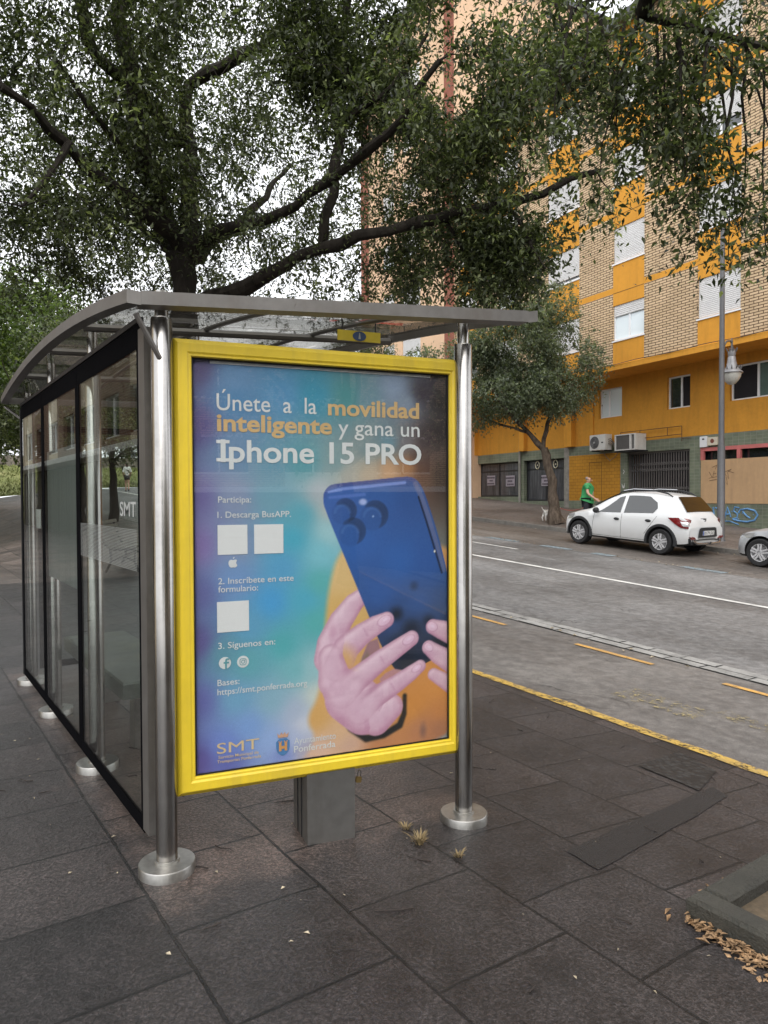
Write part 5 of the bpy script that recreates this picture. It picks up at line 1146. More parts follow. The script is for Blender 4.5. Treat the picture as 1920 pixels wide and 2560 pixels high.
def capsules(pts): 
    """distance field of a tapering limb: value <0 inside, plus relative depth 0..1"""
    best = np.full(A.shape, 1e9); rel = np.zeros(A.shape); lit = np.zeros(A.shape)
    for (x1, y1, r1), (x2, y2, r2) in zip(pts[:-1], pts[1:]):
        ex, ey = x2-x1, y2-y1; t = np.clip(((A-x1)*ex+(Zg-y1)*ey)/(ex*ex+ey*ey), 0, 1); r = r1+(r2-r1)*t
        d = np.hypot(A-x1-ex*t, Zg-y1-ey*t)-r; u = d < best; best = np.where(u, d, best); rel = np.where(u, np.clip(-d/r, 0, 1), rel)
        lit = np.where(u, (-.45*(A-x1-ex*t)+.9*(Zg-y1-ey*t))/r, lit)
    return best, rel, lit
SK0, SK1, SK2 = np.array((178, 128, 152.)), np.array((205, 170, 188.)), np.array((224, 197, 209.))
def skin(pts, edge=.0035, nail=None, light=0.0, melt=False):
    best, rel, lit = capsules(pts)
    k = np.clip(ss(0, .5, rel)*.55+.45*ss(-1.0, .15, lit), 0, 1)[..., None]; c_ = SK0*(1-k)+SK1*k
    hi = (ss(-.1, .75, lit)*ss(.05, .5, rel))[..., None]*(.8+light); c_ = c_*(1-hi)+SK2*hi
    rr = np.array([[mnoise.noise((a*26, z*26, 3.3)) for a in aa[::6]] for z in zz[::6]]); rr = np.kron(rr, np.ones((6, 6)))[:NZ, :NX]
    if rr.shape != A.shape: rr = np.pad(rr, ((0, NZ-rr.shape[0]), (0, NX-rr.shape[1])), 'edge')
    c_ = c_+rr[..., None]*np.array((7, 12, 9.))
    over(1-ss(-edge, edge, best), (0, 0, 0)) if False else None
    global img
    mk = 1-ss(-edge, edge, best)
    if melt: x_, y__, r_ = pts[-1] if pts[-1][2] > pts[0][2] else pts[0]; mk = mk*ss(r_*.55, r_*2.0, np.hypot(A-x_, Zg-y__))
    mk = mk[..., None]; img = img*(1-mk)+c_*mk
    if nail:
        x, z, an, la, lb = nail; u = (A-x)*math.cos(an)+(Zg-z)*math.sin(an); v = -(A-x)*math.sin(an)+(Zg-z)*math.cos(an)
        q_ = (u/la)**2+(v/lb)**2
        over(.5*(ss(.72, .95, q_)-ss(1.0, 1.3, q_)), (176, 122, 154)); over(.55*(1-ss(.5, 1.0, q_)), (222, 190, 212))
        over(.5*(1-ss(.1, .8, ((u-.1*la)/(la*.55))**2+((v-.1*lb)/(lb*.4))**2)), (238, 214, 230))
# wrist cuff, index finger behind the phone
cf, _, _ = capsules([(.715, .515, .008), (.76, .455, .014), (.835, .40, .017), (.92, .405, .015), (1.0, .44, .016), (1.022, .49, .013), (1.026, .575, .010)])
over(1-ss(-.008, .008, cf), (34, 34, 34))
skin([(.832, 1.065, .034), (.775, 1.02, .046), (.715, .945, .056), (.665, .85, .062), (.655, .78, .066)])
over(.45*(1-ss(0, .05, np.hypot((A-.675)/.6, Zg-.90))), (178, 120, 150))
# phone
ph = smooth([(.634, 1.49), (.640, 1.525), (.665, 1.553), (.70, 1.560), (.86, 1.5755), (1.03, 1.594), (1.075, 1.590), (1.105, 1.565), (1.128, 1.525), (1.155, 1.455), (1.2, 1.325), (1.24, 1.18), (1.28, 1.0), (1.3, .80), (1.15, .717), (1.03, .692), (1.0, .690), (.972, .706), (.93, .78), (.893, .852), (.848, .962), (.712, 1.283), (.642, 1.45)], 1)
ps = inside(ph)
pc_ = anchors([(.7, 1.5, (58, 92, 158)), (.9, 1.5, (52, 88, 150)), (1.05, 1.5, (48, 80, 138)), (.8, 1.3, (50, 92, 160)), (1.0, 1.2, (48, 92, 160)), (1.15, 1.2, (46, 84, 148)), (.9, 1.05, (48, 86, 150)), (1.1, 1.0, (52, 84, 140)), (1.15, .92, (58, 78, 118)), (.95, .92, (52, 76, 122)), (1.1, .86, (42, 52, 74)), (1.0, .8, (34, 42, 58)), (1.05, .72, (32, 38, 50)), (1.2, .8, (30, 34, 44)), (.9, .88, (44, 60, 96))], 3, .002)
m_ = 1-ss(-.002, .002, ps); img = img*(1-m_[..., None])+pc_*m_[..., None]
edge_ = m_*(1-ss(.0, .03, -ps))
top_ = ss(1.47, 1.56, Zg)*(A < 1.09)
over(edge_*top_*.8, (74, 74, 124))
ln, _, _ = capsules([(.66, 1.522, .002), (.72, 1.536, .004), (1.03, 1.566, .004)]); over(.85*(1-ss(0, .006, ln)), (120, 142, 204))
ln, _, _ = capsules([(.665, 1.498, .002), (.83, 1.512, .004)]); over(.6*(1-ss(0, .008, ln)), (92, 120, 190))
rim_, _, _ = capsules([(1.085, 1.56, .012), (1.115, 1.50, .012), (1.15, 1.41, .011), (1.19, 1.29, .010), (1.232, 1.15, .008)])
over(.8*(1-ss(-.004, .005, rim_))*m_, (98, 104, 140))
rim_, _, _ = capsules([(1.10, 1.5, .003), (1.135, 1.40, .003), (1.175, 1.28, .003), (1.22, 1.14, .003)]); over(.75*(1-ss(0, .004, rim_))*m_, (22, 28, 44))
for (x, z, r) in ((.725, 1.428, .056), (.762, 1.335, .062), (.868, 1.408, .066)):
    d_ = np.hypot(A-x, Zg-z); over(.30*(1-ss(r-.012, r, d_)), (40, 70, 120))
    d2 = np.hypot(A-x-.014, Zg-z-.012); cres = (1-ss(r-.006, r+.004, d2))*ss(r-.014, r-.004, np.hypot(A-x+.012, Zg-z+.010)); over(.6*cres*ss(-.3, .25, (A-x)+(Zg-z)*.55+.0)*ss(.0, .02, (A-x)*.9+(Zg-z)*.6+.012), (28, 32, 44))
    over(.5*(1-ss(0, .012, np.abs(d_-r*.62)))*(Zg > z), (74, 108, 168))
d_ = np.hypot((A-.823)/1.25, (Zg-1.478)/.95); over(.9*(1-ss(.008, .022, d_)), (166, 178, 220))
d_ = np.hypot(A-.872, Zg-1.412); over(.8*(1-ss(0, .008, d_)), (190, 205, 235))
d_ = np.hypot((A-1.183)/.7, Zg-1.243); over(1-ss(.004, .009, d_), (250, 240, 215))
for (x, z, r, s_) in ((.985, .958, .055, .9), (1.06, .885, .07, .75), (1.15, .915, .05, .8), (1.075, 1.085, .035, .45), (1.0, .80, .09, .7)):
    d_ = np.hypot(A-x, Zg-z); over(s_*(1-ss(0, r, d_))*m_, (24, 30, 42))
# gap seen between the fingers
over((1-ss(-.004, .004, inside([(.80, .70), (.815, .775), (.845, .84), (.892, .852), (.905, .80), (.86, .745)]))), (150, 112, 118))
over(.8*(1-ss(-.012, .012, inside([(.80, .70), (.812, .76), (.84, .80), (.86, .765), (.84, .73)]))), (120, 104, 88))
over((1-ss(-.004, .004, inside([(.90, .665), (.93, .69), (.972, .706), (1.03, .692), (.99, .655), (.92, .62)]))), (176, 128, 130))
# back of the hand, then fingers
skin([(.665, .79, .056), (.685, .68, .078), (.755, .60, .118), (.83, .535, .118), (.885, .478, .072), (.955, .53, .062)], .004, light=-.1)
over(.30*(1-ss(0, .05, np.hypot((A-.74)/1.2, (Zg-.715)/.9))), (172, 112, 144))
skin([(.936, .936, .037), (.88, .913, .0455), (.815, .878, .051), (.74, .822, .062), (.70, .74, .068)], nail=(.925, .932, .42, .036, .022), melt=True)
over(.38*(1-ss(0, .022, np.abs((A-.80)*.53-(Zg-.70)*.85-.008)))*(1-ss(0, .07, np.hypot(A-.80, Zg-.695))), (150, 92, 122))
skin([(.80, .535, .07), (.88, .585, .052), (.985, .635, .043), (1.06, .678, .037), (1.105, .706, .030)], nail=(1.088, .698, .52, .028, .016), light=-.12, melt=True)
over(.42*(1-ss(0, .02, np.abs((A-.86)*.52-(Zg-.615)*.85)))*(1-ss(0, .09, np.hypot(A-.86, Zg-.615))), (150, 92, 122))
skin([(.72, .62, .07), (.79, .675, .058), (.90, .748, .049), (.99, .80, .043), (1.062, .84, .037)], nail=(1.047, .835, .48, .034, .020), melt=True)
for (x, z) in ((.832, .888), (.915, .752), (.965, .625)):
    over(.26*(1-ss(0, .009, np.abs((A-x)*.85+(Zg-z)*.5)))*(1-ss(.012, .034, np.hypot(A-x, Zg-z))), (166, 108, 140))
skin([(1.175, .60+.06, .030), (1.22, .632, .036), (1.27, .60, .042)], light=-.15)
skin([(1.150, .79, .034), (1.20, .752, .044), (1.28, .705, .055)], nail=(1.150, .792, -.6, .026, .018))
skin([(1.172, .887, .036), (1.22, .868, .045), (1.29, .84, .056)], nail=(1.168, .888, -.4, .03, .022))
over(.55*(1-ss(0, .02, A-PA0))+.0*A, (46, 40, 74))
grid_noise = np.random.default_rng(4).normal(0, 1.6, A.shape); img = np.clip(img+grid_noise[..., None], 0, 255)
sr = img/255; li = np.clip(np.where(sr <= .04045, sr/12.92, ((sr+.055)/1.055)**2.4)*1.22, 0, .9)
YPOS = .037
me = bpy.data.meshes.new('poster_print'); V = np.stack([A, np.full(A.shape, YPOS), Zg], -1).reshape(-1, 3)
I = np.arange(NX*NZ).reshape(NZ, NX); F = np.stack([I[:-1, :-1], I[:-1, 1:], I[1:, 1:], I[1:, :-1]], -1).reshape(-1, 4)
me.vertices.add(len(V)); me.vertices.foreach_set('co', V.ravel()); me.loops.add(F.size); me.loops.foreach_set('vertex_index', F.ravel().astype(np.int32))
me.polygons.add(len(F)); me.polygons.foreach_set('loop_start', np.arange(len(F), dtype=np.int32)*4); me.update(calc_edges=True)
ca = me.color_attributes.new('ink', 'FLOAT_COLOR', 'POINT'); ca.data.foreach_set('color', np.concatenate([li, np.ones(A.shape+(1,))], -1).reshape(-1).astype(np.float32))
INKM = NB('poster_ink_print'); at_ = INKM.n('ShaderNodeAttribute'); at_.attribute_name = 'ink'; INKM.set(color=at_.outputs['Color'], rough=.55, spec=.3)
poster = linkm('poster', me, INKM.m, pn)
tag(poster, 'printed poster of hands holding a blue phone, with white and orange Spanish text')
TW = M('print_white', (.72, .74, .74), .6, var=.02); TO = M('print_orange', (.66, .44, .20), .6, var=.02); TS = M('print_sand', (.72, .54, .30), .6, var=.02); TB = M('print_blue', (.07, .22, .48), .6, var=.02)
y_ = YPOS-.0022
def pt(name, s_, mat, x0, x1, z, cap, bold=0.0045, **k): return put_text(name, s_, mat, x0, z, x1-x0, cap, poster, y_, bold, **k)
pt('headline', 'Únete  a  la', TW, .1745, .607, 1.865, .068)
pt('headline', 'movilidad', TO, .6595, 1.103, 1.8645, .0685, .026)
pt('headline', 'inteligente', TO, .175, .677, 1.7795, .0685, .026)
pt('headline', 'y gana un', TW, .7067, 1.105, 1.7785, .068)
pt('headline', 'Iphone 15 PRO', TW, .1895, 1.114, 1.651, .0895, .02)
p = MB(); p.box(.172, .2265, y_-.0002, y_+.0008, 1.651, 1.6645); p.box(.172, .2265, y_-.0002, y_+.0008, 1.727, 1.7405); p.build('letter_serif', TW, poster)
pt('body_text', 'Participa:', TW, .1775, .316, 1.479, .0255)
pt('body_text', '1. Descarga BusAPP.', TW, .174, .4885, 1.4155, .0255)
pt('body_text', '2. Inscríbete en este', TW, .1748, .4985, 1.1375, .0255)
pt('body_text', 'formulario:', TW, .1745, .3425, 1.1033, .0255)
pt('body_text', '3. Síguenos en:', TW, .1724, .4154, .866, .0255)
pt('body_text', 'Bases:', TW, .168, .26, .7105, .0255)
pt('body_text', 'https://smt.ponferrada.org', TW, .1675, .5566, .6715, .0255)
CARD = M('print_card', (.78, .79, .79), .6, var=.02)
for x0, x1, z0, z1 in ((.174, .2986, 1.2605, 1.385), (.3273, .4542, 1.2595, 1.3845), (.169, .3025, .9345, 1.063)):
    p = MB(); p.box(x0, x1, y_, y_+.001, z0, z1); p.build('white_card', CARD, poster)
def disc(mb, cx, cz, r, y0, y1, n=28): mb.prism([(cx+r*math.cos(2*math.pi*i/n), cz+r*math.sin(2*math.pi*i/n)) for i in range(n)], y0, y1)
# fruit emblem
ap = smooth([(.2365, 1.236), (.247, 1.2395), (.2545, 1.2365), (.2515, 1.231), (.2495, 1.225), (.252, 1.2185), (.2555, 1.2155), (.2515, 1.2085), (.245, 1.2045), (.2365, 1.2065), (.229, 1.2045), (.222, 1.2095), (.218, 1.219), (.2185, 1.230), (.2245, 1.238), (.231, 1.2385)], 2)
p = MB(); p.prism(ap, y_, y_+.001); p.prism(smooth([(.236, 1.2405), (.2375, 1.247), (.2435, 1.2515), (.243, 1.245)], 2), y_, y_+.001); p.build('fruit_emblem', TW, poster)
p = MB(); disc(p, .1998, .8047, .0252, y_, y_+.001); disc(p, .2756, .8035, .0252, y_, y_+.001); ic = p.build('social_icon', TW, poster)
TDK = M('print_teal', (.10, .33, .37), .6, var=.02)
p = MB(); q_ = y_-.001
p.box(.2, .2075, q_-.001, q_, .7800, .812); p.box(.1935, .2165, q_-.0016, q_-.0011, .8025, .8095); p.prism([(.2, .812), (.2075, .812), (.2095, .8175), (.218, .8175), (.218, .824), (.207, .824), (.2015, .82)], q_-.001, q_)
def rr_(x0, x1, z0, z1, r, w_):
    pts = []
    for cx, cz, a0 in ((x1-r, z1-r, 0), (x0+r, z1-r, 90), (x0+r, z0+r, 180), (x1-r, z0+r, 270)):
        for k in range(5): a = R(a0+k*22.5); pts.append((cx+r*math.cos(a), q_, cz+r*math.sin(a)))
    p.tube(pts+[pts[0]], w_, 5, False)
rr_(.2625, .2887, .7905, .8167, .007, .0013); p.tube([(.2756+.0068*math.cos(t), q_, .8036+.0068*math.sin(t)) for t in [2*math.pi*i/20 for i in range(21)]], .0013, 5, False); disc(p, .2833, .8113, .0015, q_-.001, q_, 8)
p.build('icon_mark', TDK, ic)
# municipal transport lettering and city crest
sm = pt('transport_logo', 'SMT', TS, .1633, .342, .424, .044, .0)
pt('small_text', 'Servicio Municipal de', TS, .1693, .339, .4025, .0125, .006); pt('small_text', 'Transportes Ponferrada', TS, .1638, .3497, .384, .0125, .006)
pt('body_text', 'Ayuntamiento', TW, .496, .6875, .4205, .0275, .004); pt('body_text', 'Ponferrada', TW, .495, .685, .384, .0275, .008)
p = MB(); p.prism(smooth([(.416, .452), (.476, .452), (.476, .405), (.466, .388), (.446, .375), (.426, .388), (.416, .405)], 1), y_, y_+.001); cr = p.build('city_crest', TB, poster)
p = MB(); p.box(.428, .439, q_-.001, q_, .399, .437); p.box(.453, .464, q_-.001, q_, .399, .437); p.box(.4395, .4525, q_-.0014, q_-.0004, .409, .421); p.box(.426, .430, q_-.001, q_, .4375, .443); p.box(.437, .441, q_-.001, q_, .4375, .443); p.box(.451, .455, q_-.001, q_, .4375, .443); p.box(.462, .466, q_-.001, q_, .4375, .443); p.build('castle_charge', M('print_deep_orange', (.68, .34, .12), .6, var=.02), cr)
p = MB(); p.prism([(.425, .458), (.467, .458), (.472, .478), (.461, .468), (.4535, .481), (.446, .469), (.4385, .481), (.431, .468), (.42, .478)], q_-.001, q_); p.build('crown', M('print_pink_orange', (.62, .36, .24), .6, var=.02), cr)
# ------------------------------------------------------------------ street lamp
LG = M('lamp_grey_paint', (.105, .105, .11), .45, .2, var=.12, vscale=2, dirt=((.2, .19, .18), .4))
lx, ly = 18.889, 10.861; la = empty('street_lamp', (lx, ly, gz(lx, ly)), 0, 'tall grey street lamp with a crowned lantern standing by the white hatchback', 'street lamp')
p = MB(); p.lathe([(0, -.1), (.13, -.1), (.125, .02), (.105, .05), (.10, 2.6), (.078, 2.72), (.07, 5.0), (.06, 8.6), (.0, 8.62)], 20); p.build('pole', LG, la, True)
p = MB(); p.box(.07, .102, -.035, .035, .5, .95) if False else p.lathe([(.1005, .42), (.1025, .43), (.1025, .85), (.1005, .86)], 20, cap=False); p.build('service_door', M('lamp_door', (.085, .085, .09), .5), la)
ZL = 4.45
p = MB(); p.tube([(.05, 0, ZL+.75), (.12, 0, ZL+.98), (.25, 0, ZL+1.1), (.4, 0, ZL+1.12), (.5, 0, ZL+1.08)], [.035, .03, .025, .022, .022], 8); p.tube([(.5, 0, ZL+1.14), (.5, 0, ZL+.85)], .03, 8); p.tube([(.5, 0, ZL+1.13), (.5, 0, ZL+1.22)], [.03, .006], 8); p.build('arm', LG, la, True)
p = MB(); p.lathe([(0, .95), (.07, .95), (.10, .93), (.105, .86), (.085, .8), (.1, .78), (.115, .66), (.15, .5), (.2, .44), (.285, .36), (.295, .335), (.275, .32), (.0, .33)], 28, (.5, 0, ZL-.1)); hd = p.build('lantern', M('lantern_grey', (.27, .27, .28), .45, .3, var=.1, dirt=((.15, .14, .13), .5)), la, True)
p = MB()
for rad, zz_, n in ((.225, .43, 12), (.105, .93, 8)):
    for i in range(n):
        a = 2*math.pi*i/n; x, y = .5+rad*math.cos(a), rad*math.sin(a)
        p.tube([(x, y, ZL-.1+zz_), (x+.03*math.cos(a), y+.03*math.sin(a), ZL-.04+zz_), (x+.045*math.cos(a), y+.045*math.sin(a), ZL+.01+zz_)], [.018, .014, .004], 5)
p.build('crown_ornament', LG, hd)
p = MB(); p.lathe([(.262, .33), (.235, .22), (.18, .12), (.10, .03), (.0, .0)], 24, (.5, 0, ZL-.1), cap=False); p.build('globe', M('lamp_prismatic_glass', (.55, .54, .49), .18, var=.15, vscale=14, bump=.8, bscale=60), hd, True)

# ------------------------------------------------------------------ cars
def arr(l): return np.array(l, float)
TYRE = M('tyre_rubber', (.016, .016, .017), .75); RIM = M('alloy_wheel', (.62, .62, .63), .35, .25, var=.03); WELL = M('wheel_well', (.006, .006, .006), .95)
PLAST = M('black_car_plastic', (.022, .023, .025), .55); CGLASS = NB('car_glass'); CGLASS.set(color=(.010, .012, .011), rough=.02, spec=1.0, coat=.5); CGLASS = CGLASS.m
CHROME = M('satin_chrome', (.62, .62, .63), .25, .95); REDL = NB('red_lamp'); REDL.set(color=(.16, .008, .010), rough=.08, coat=1); REDL = REDL.m
CLEARL = NB('clear_lamp'); CLEARL.set(color=(.6, .6, .6), rough=.1, coat=1, metal=.4); CLEARL = CLEARL.m
def carpaint(name, c_, metal=0):
    b = NB(name); v = b.coord('Object', (1, 1, 1)); sp = b.n('ShaderNodeSeparateXYZ'); b.l(v, sp.inputs[0])
    dirt = b.math('MULTIPLY', b.ramp(sp.outputs[2], [(.25, (.5,)*3), (.62, (0,)*3)]), b.noise(v, 5, 6, .7))       # road film along the sills
    b.set(color=b.mix(dirt, c_, (.32, .29, .25)), rough=.3, metal=metal, coat=.6); MATS[name] = b.m; return b.m
def wheel_mesh(mb_t, mb_r, r, w_, spokes=5):
    mb_t.lathe([(r*.63, .0), (r*.70, .012), (r*.93, .014), (r*.985, -.012), (r, -.04), (r, -w_+.04), (r*.985, -w_), (r*.6, -w_)], 36, axis='y', cap=False)
    mb_r.lathe([(r*.66, -.004), (r*.645, .004), (r*.61, -.004), (r*.58, -.05), (r*.55, -.13)], 36, axis='y', cap=False)
    for k in range(spokes):
        a = 2*math.pi*k/spokes+.3
        for s_ in (-1, 1):
            a1 = a+s_*.5; pts = [(.045*math.cos(a1), .045*math.sin(a1)), (r*.63*math.cos(a+s_*.17), r*.63*math.sin(a+s_*.17))]
            d = Vector((pts[1][0]-pts[0][0], pts[1][1]-pts[0][1])); n = Vector((-d.y, d.x)).normalized(); w0, w1 = .017, .016
            poly = [(pts[0][0]+n.x*w0, pts[0][1]+n.y*w0), (pts[1][0]+n.x*w1, pts[1][1]+n.y*w1), (pts[1][0]-n.x*w1, pts[1][1]-n.y*w1), (pts[0][0]-n.x*w0, pts[0][1]-n.y*w0)]
            mb_r.prism(poly, -.03, -.004)
    mb_r.lathe([(0, .004), (.035, .004), (.055, -.006), (.06, -.03)], 20, axis='y', cap=False)
    mb_r.lathe([(0, -.12), (r*.5, -.12)], 20, axis='y', cap=False)
def make_car(label, paint, prof, loc, rz, group=None, name='hatchback_car', plate='', detail=True, suv=True):
    e = empty(name, loc, rz, label, 'car', group)
    X = arr(prof['x']); top = arr(prof['top']); belt = arr(prof['belt']); bot = arr(prof['bot']); hw = arr(prof['hw']); rw = arr(prof['rw'])
    n = 72; u = np.linspace(0, 1, n); xs = np.interp(u, np.linspace(0, 1, len(X)), X)
    def sm(a):
        a = np.interp(xs[::-1], X[::-1], a[::-1])[::-1]
        for _ in range(2): a = np.r_[a[0], .25*a[:-2]+.5*a[1:-1]+.25*a[2:], a[-1]]
        return a
    T, Bt, Bo, H, Rw = sm(top), sm(belt), sm(bot), sm(hw), sm(rw)
    Bt = np.minimum(Bt, T-.035)
    def section(i):
        t, b_, o_, h, r_ = T[i], Bt[i], Bo[i], H[i], Rw[i]; zt = max(b_+.03, t-.05)
        pts = [(0, o_), (h*.86, o_), (h*.955, o_+.05), (h*.985, o_+.16), (h, o_+(b_-o_)*.55), (h*.988, o_+(b_-o_)*.80), (h*.955, b_)]
        q_ = r_
        pts += [((h*.955)*(1-f)+q_*f, b_+(zt-b_)*f) for f in (.33, .66, 1)]
        pts += [(q_*.90, t-.02), (q_*.6, t-.004), (0, t)]
        return pts
    m_ = len(section(0)); vs = []; fs = []
    for i in range(n):
        sct = section(i); vs += [(xs[i], y, z) for y, z in sct]+[(xs[i], -y, z) for y, z in sct[1:-1]]
    w_ = m_*2-2
    ringi = list(range(m_))+[m_+k for k in range(m_-3, -1, -1)]
    for i in range(n-1):
        for k in range(w_):
            a, b_ = ringi[k], ringi[(k+1) % w_]; fs.append((i*w_+a, i*w_+b_, (i+1)*w_+b_, (i+1)*w_+a))
    fs += [tuple(ringi), tuple((n-1)*w_+k for k in reversed(ringi))]
    me = bpy.data.meshes.new('body'); me.from_pydata(vs, [], fs); bm = bmesh.new(); bm.from_mesh(me); bmesh.ops.recalc_face_normals(bm, faces=bm.faces); bm.to_mesh(me); bm.free()
    me.materials.append(paint); me.materials.append(PLAST)
    for pl_ in me.polygons:
        zc = pl_.center.z; i = int(np.argmin(abs(xs-pl_.center.x)))
        if zc < Bo[i]+.10: pl_.material_index = 1
    tmp = bpy.data.objects.new('body', me); C.objects.link(tmp)
    r = prof['wr']; cut = MB()
    for wx in prof['wheels']: cut.lathe([(0, -1.2), (r+.055, -1.2), (r+.055, 1.2), (0, 1.2)], 40, (wx, 0, r+.01), 'y', cap=False)
    co = cut.build('cut', WELL); bo = tmp.modifiers.new('b', 'BOOLEAN'); bo.operation = 'DIFFERENCE'; bo.object = co; bo.solver = 'EXACT'
    try: bo.material_mode = 'TRANSFER'
    except Exception: pass
    dg = bpy.context.evaluated_depsgraph_get(); dg.update(); bme = bpy.data.meshes.new_from_object(tmp.evaluated_get(dg)); bpy.data.objects.remove(tmp); bpy.data.objects.remove(co)
    bme.polygons.foreach_set('use_smooth', [True]*len(bme.polygons))
    try: bme.set_sharp_from_angle(angle=R(38))
    except Exception: pass
    body = linkm('body', bme, None, e)
    def surf(x, f, off=.006, side=1):
        i = np.interp(-x, -xs, np.arange(n)); g = lambda a: float(np.interp(i, np.arange(n), a))
        t, b_, h, q_ = g(T), g(Bt), g(H), g(Rw); zt = max(b_+.03, t-.05)
        y = h*.955*(1-f)+q_*f; z = b_+(zt-b_)*f; return (x, side*(y+off), z+off*.3)
    def lower(x, f, off=.004, side=1):            # on the door skin, f 0 sill .. 1 belt
        i = np.interp(-x, -xs, np.arange(n)); g = lambda a: float(np.interp(i, np.arange(n), a))
        b_, o_, h = g(Bt), g(Bo), g(H); z = o_+(b_-o_)*f
        y = np.interp(z, [o_, o_+.05, o_+.16, o_+(b_-o_)*.55, o_+(b_-o_)*.8, b_], [h*.86, h*.955, h*.985, h, h*.988, h*.955]); return (x, side*(y+off), z)
    def patch(name, grid_fn, poly, mat, nsub=8, par=e):
        """polygon in (x, f) triangulated on the curved surface"""
        pb = bmesh.new(); vv = []
        dense = []
        for a, b_ in zip(poly, poly[1:]+poly[:1]):
            for k in range(nsub): dense.append((a[0]+(b_[0]-a[0])*k/nsub, a[1]+(b_[1]-a[1])*k/nsub))
        cx = sum(a for a, _ in dense)/len(dense); cf = sum(b_ for _, b_ in dense)/len(dense)
        rings = [[(cx+(a-cx)*s_, cf+(b_-cf)*s_) for a, b_ in dense] for s_ in (1, .66, .33)]
        V_ = [grid_fn(a, b_) for rg_ in rings for a, b_ in rg_]+[grid_fn(cx, cf)]; m2 = len(dense); F_ = []
        for q_ in range(2):
            for k in range(m2): F_.append((q_*m2+k, q_*m2+(k+1) % m2, (q_+1)*m2+(k+1) % m2, (q_+1)*m2+k))
        for k in range(m2): F_.append((2*m2+k, 2*m2+(k+1) % m2, 3*m2))
        mb = MB(); mb.add(V_, F_); pb.free(); return mb.build(name, mat, par, True)
    for side in (1, -1):
        for poly in prof['side_windows']:
            o = patch('side_window', lambda x, f: surf(x, f, .007, side), poly, CGLASS)
    def cap_patch(name, pts, mat, par=e, off=.008, lift=(0, 0)):
        """a panel across the car: rows of (x, z, half width)"""
        vs_, fs_ = [], []; nn = 9
        for x, z, h in pts:
            for k in range(nn):
                s_ = -1+2*k/(nn-1); vs_.append((x-lift[0]*s_*s_, h*s_, z+lift[1]*(1-s_*s_)))
        for i in range(len(pts)-1):
            for k in range(nn-1): fs_.append((i*nn+k, i*nn+k+1, (i+1)*nn+k+1, (i+1)*nn+k))
        mb = MB(); mb.add(vs_, fs_); return mb.build(name, mat, par, True)
    def topz(x): i = np.interp(-x, -xs, np.arange(n)); return float(np.interp(i, np.arange(n), T))
    def roofw(x): i = np.interp(-x, -xs, np.arange(n)); return float(np.interp(i, np.arange(n), Rw))
    a, b_ = prof['windscreen']; cap_patch('windscreen', [(a+(b_-a)*t, topz(a+(b_-a)*t)+.012, roofw(a+(b_-a)*t)*(.93)) for t in (0, .25, .5, .75, 1)], CGLASS, lift=(0, .004))
    a, b_ = prof['rear_glass']; rgm = cap_patch('rear_window', [(a+(b_-a)*t, topz(a+(b_-a)*t)+.014, roofw(a+(b_-a)*t)*(.9+.06*t)) for t in (0, .2, .4, .6, .8, 1)], CGLASS, lift=(.0, .004))
    for wx in prof['wheels']:
        for side in (1, -1):
            wt, wr_ = MB(), MB(); wheel_mesh(wt, wr_, r, .21)
            wo = wt.build('wheel', TYRE, e, True); ro = wr_.build('rim', RIM, wo)
            wo.location = (wx, side*(prof['track']), r); wo.rotation_euler = (0, 0, math.pi if side > 0 else 0)
    if suv:
        for wx in prof['wheels']:
            for side in (1, -1):
                vs_, fs_ = [], []; N_ = 22
                for k in range(N_+1):
                    t = R(-12)+R(204)*k/N_
                    for rad, yo in ((r+.05, -.03), (r+.05, .016), (r+.105, .016), (r+.125, -.02)):
                        x = wx+rad*math.cos(t); z = r+.01+rad*math.sin(t); yy = lower(max(min(x, xs[0]), xs[-1]), .5, 0, 1)[1]
                        vs_.append((x, side*(yy+yo), max(z, .19)))
                for k in range(N_):
                    for q_ in range(3): fs_.append((k*4+q_, k*4+q_+1, k*4+q_+5, k*4+q_+4))
                mb = MB(); mb.add(vs_, fs_); mb.build('arch_cladding', PLAST, e, True)
        for side in (1, -1):
            mb = MB(); yy = .57
            pts = [(.22, side*yy, topz(.22)-.02), (.12, side*yy, topz(.12)+.028), (-.25, side*yy, topz(-.25)+.048), (-.9, side*(yy-.01), topz(-.9)+.048), (-1.2, side*(yy-.02), topz(-1.2)+.026), (-1.36, side*(yy-.02), topz(-1.36)-.03)]
            mb.tube(pts, [.016, .02, .02, .022, .022, .012], 6); rr_o = mb.build('roof_rail', PLAST, e, True)
            mb = MB(); mb.tube([(.05, side*yy, topz(.05)+.05), (-.25, side*yy, topz(-.25)+.064), (-.8, side*(yy-.01), topz(-.8)+.064)], .013, 6); mb.build('rail_trim', CHROME, rr_o, True)
    for side in (1, -1):
        mb = MB(); x0, y0, z0 = prof['mirror']; mb.lathe([(0, -.1), (.05, -.09), (.075, -.04), (.08, .02), (.06, .05), (0, .055)], 14, (x0, side*(y0+.10), z0), 'y'); mb.tube([(x0, side*(y0-.02), z0-.05), (x0, side*(y0+.1), z0-.02)], .025, 6); mb.build('mirror', PLAST, e, True)
        for x0 in prof['handles']:
            mb = MB(); c_ = lower(x0, .80, .0, side); mb.lathe([(0, -.012), (.07, -.008), (.085, .012), (.06, .024), (0, .026)], 14, (c_[0], c_[1] if side > 0 else c_[1], c_[2]), 'y')
            mb.v = [(c_[0]+(x-c_[0]), c_[1]+(y-c_[1])*(-1 if side > 0 else 1), c_[2]+(z-c_[2])*.42) for x, y, z in mb.v]; mb.build('handle', PLAST if suv else paint, e, True)
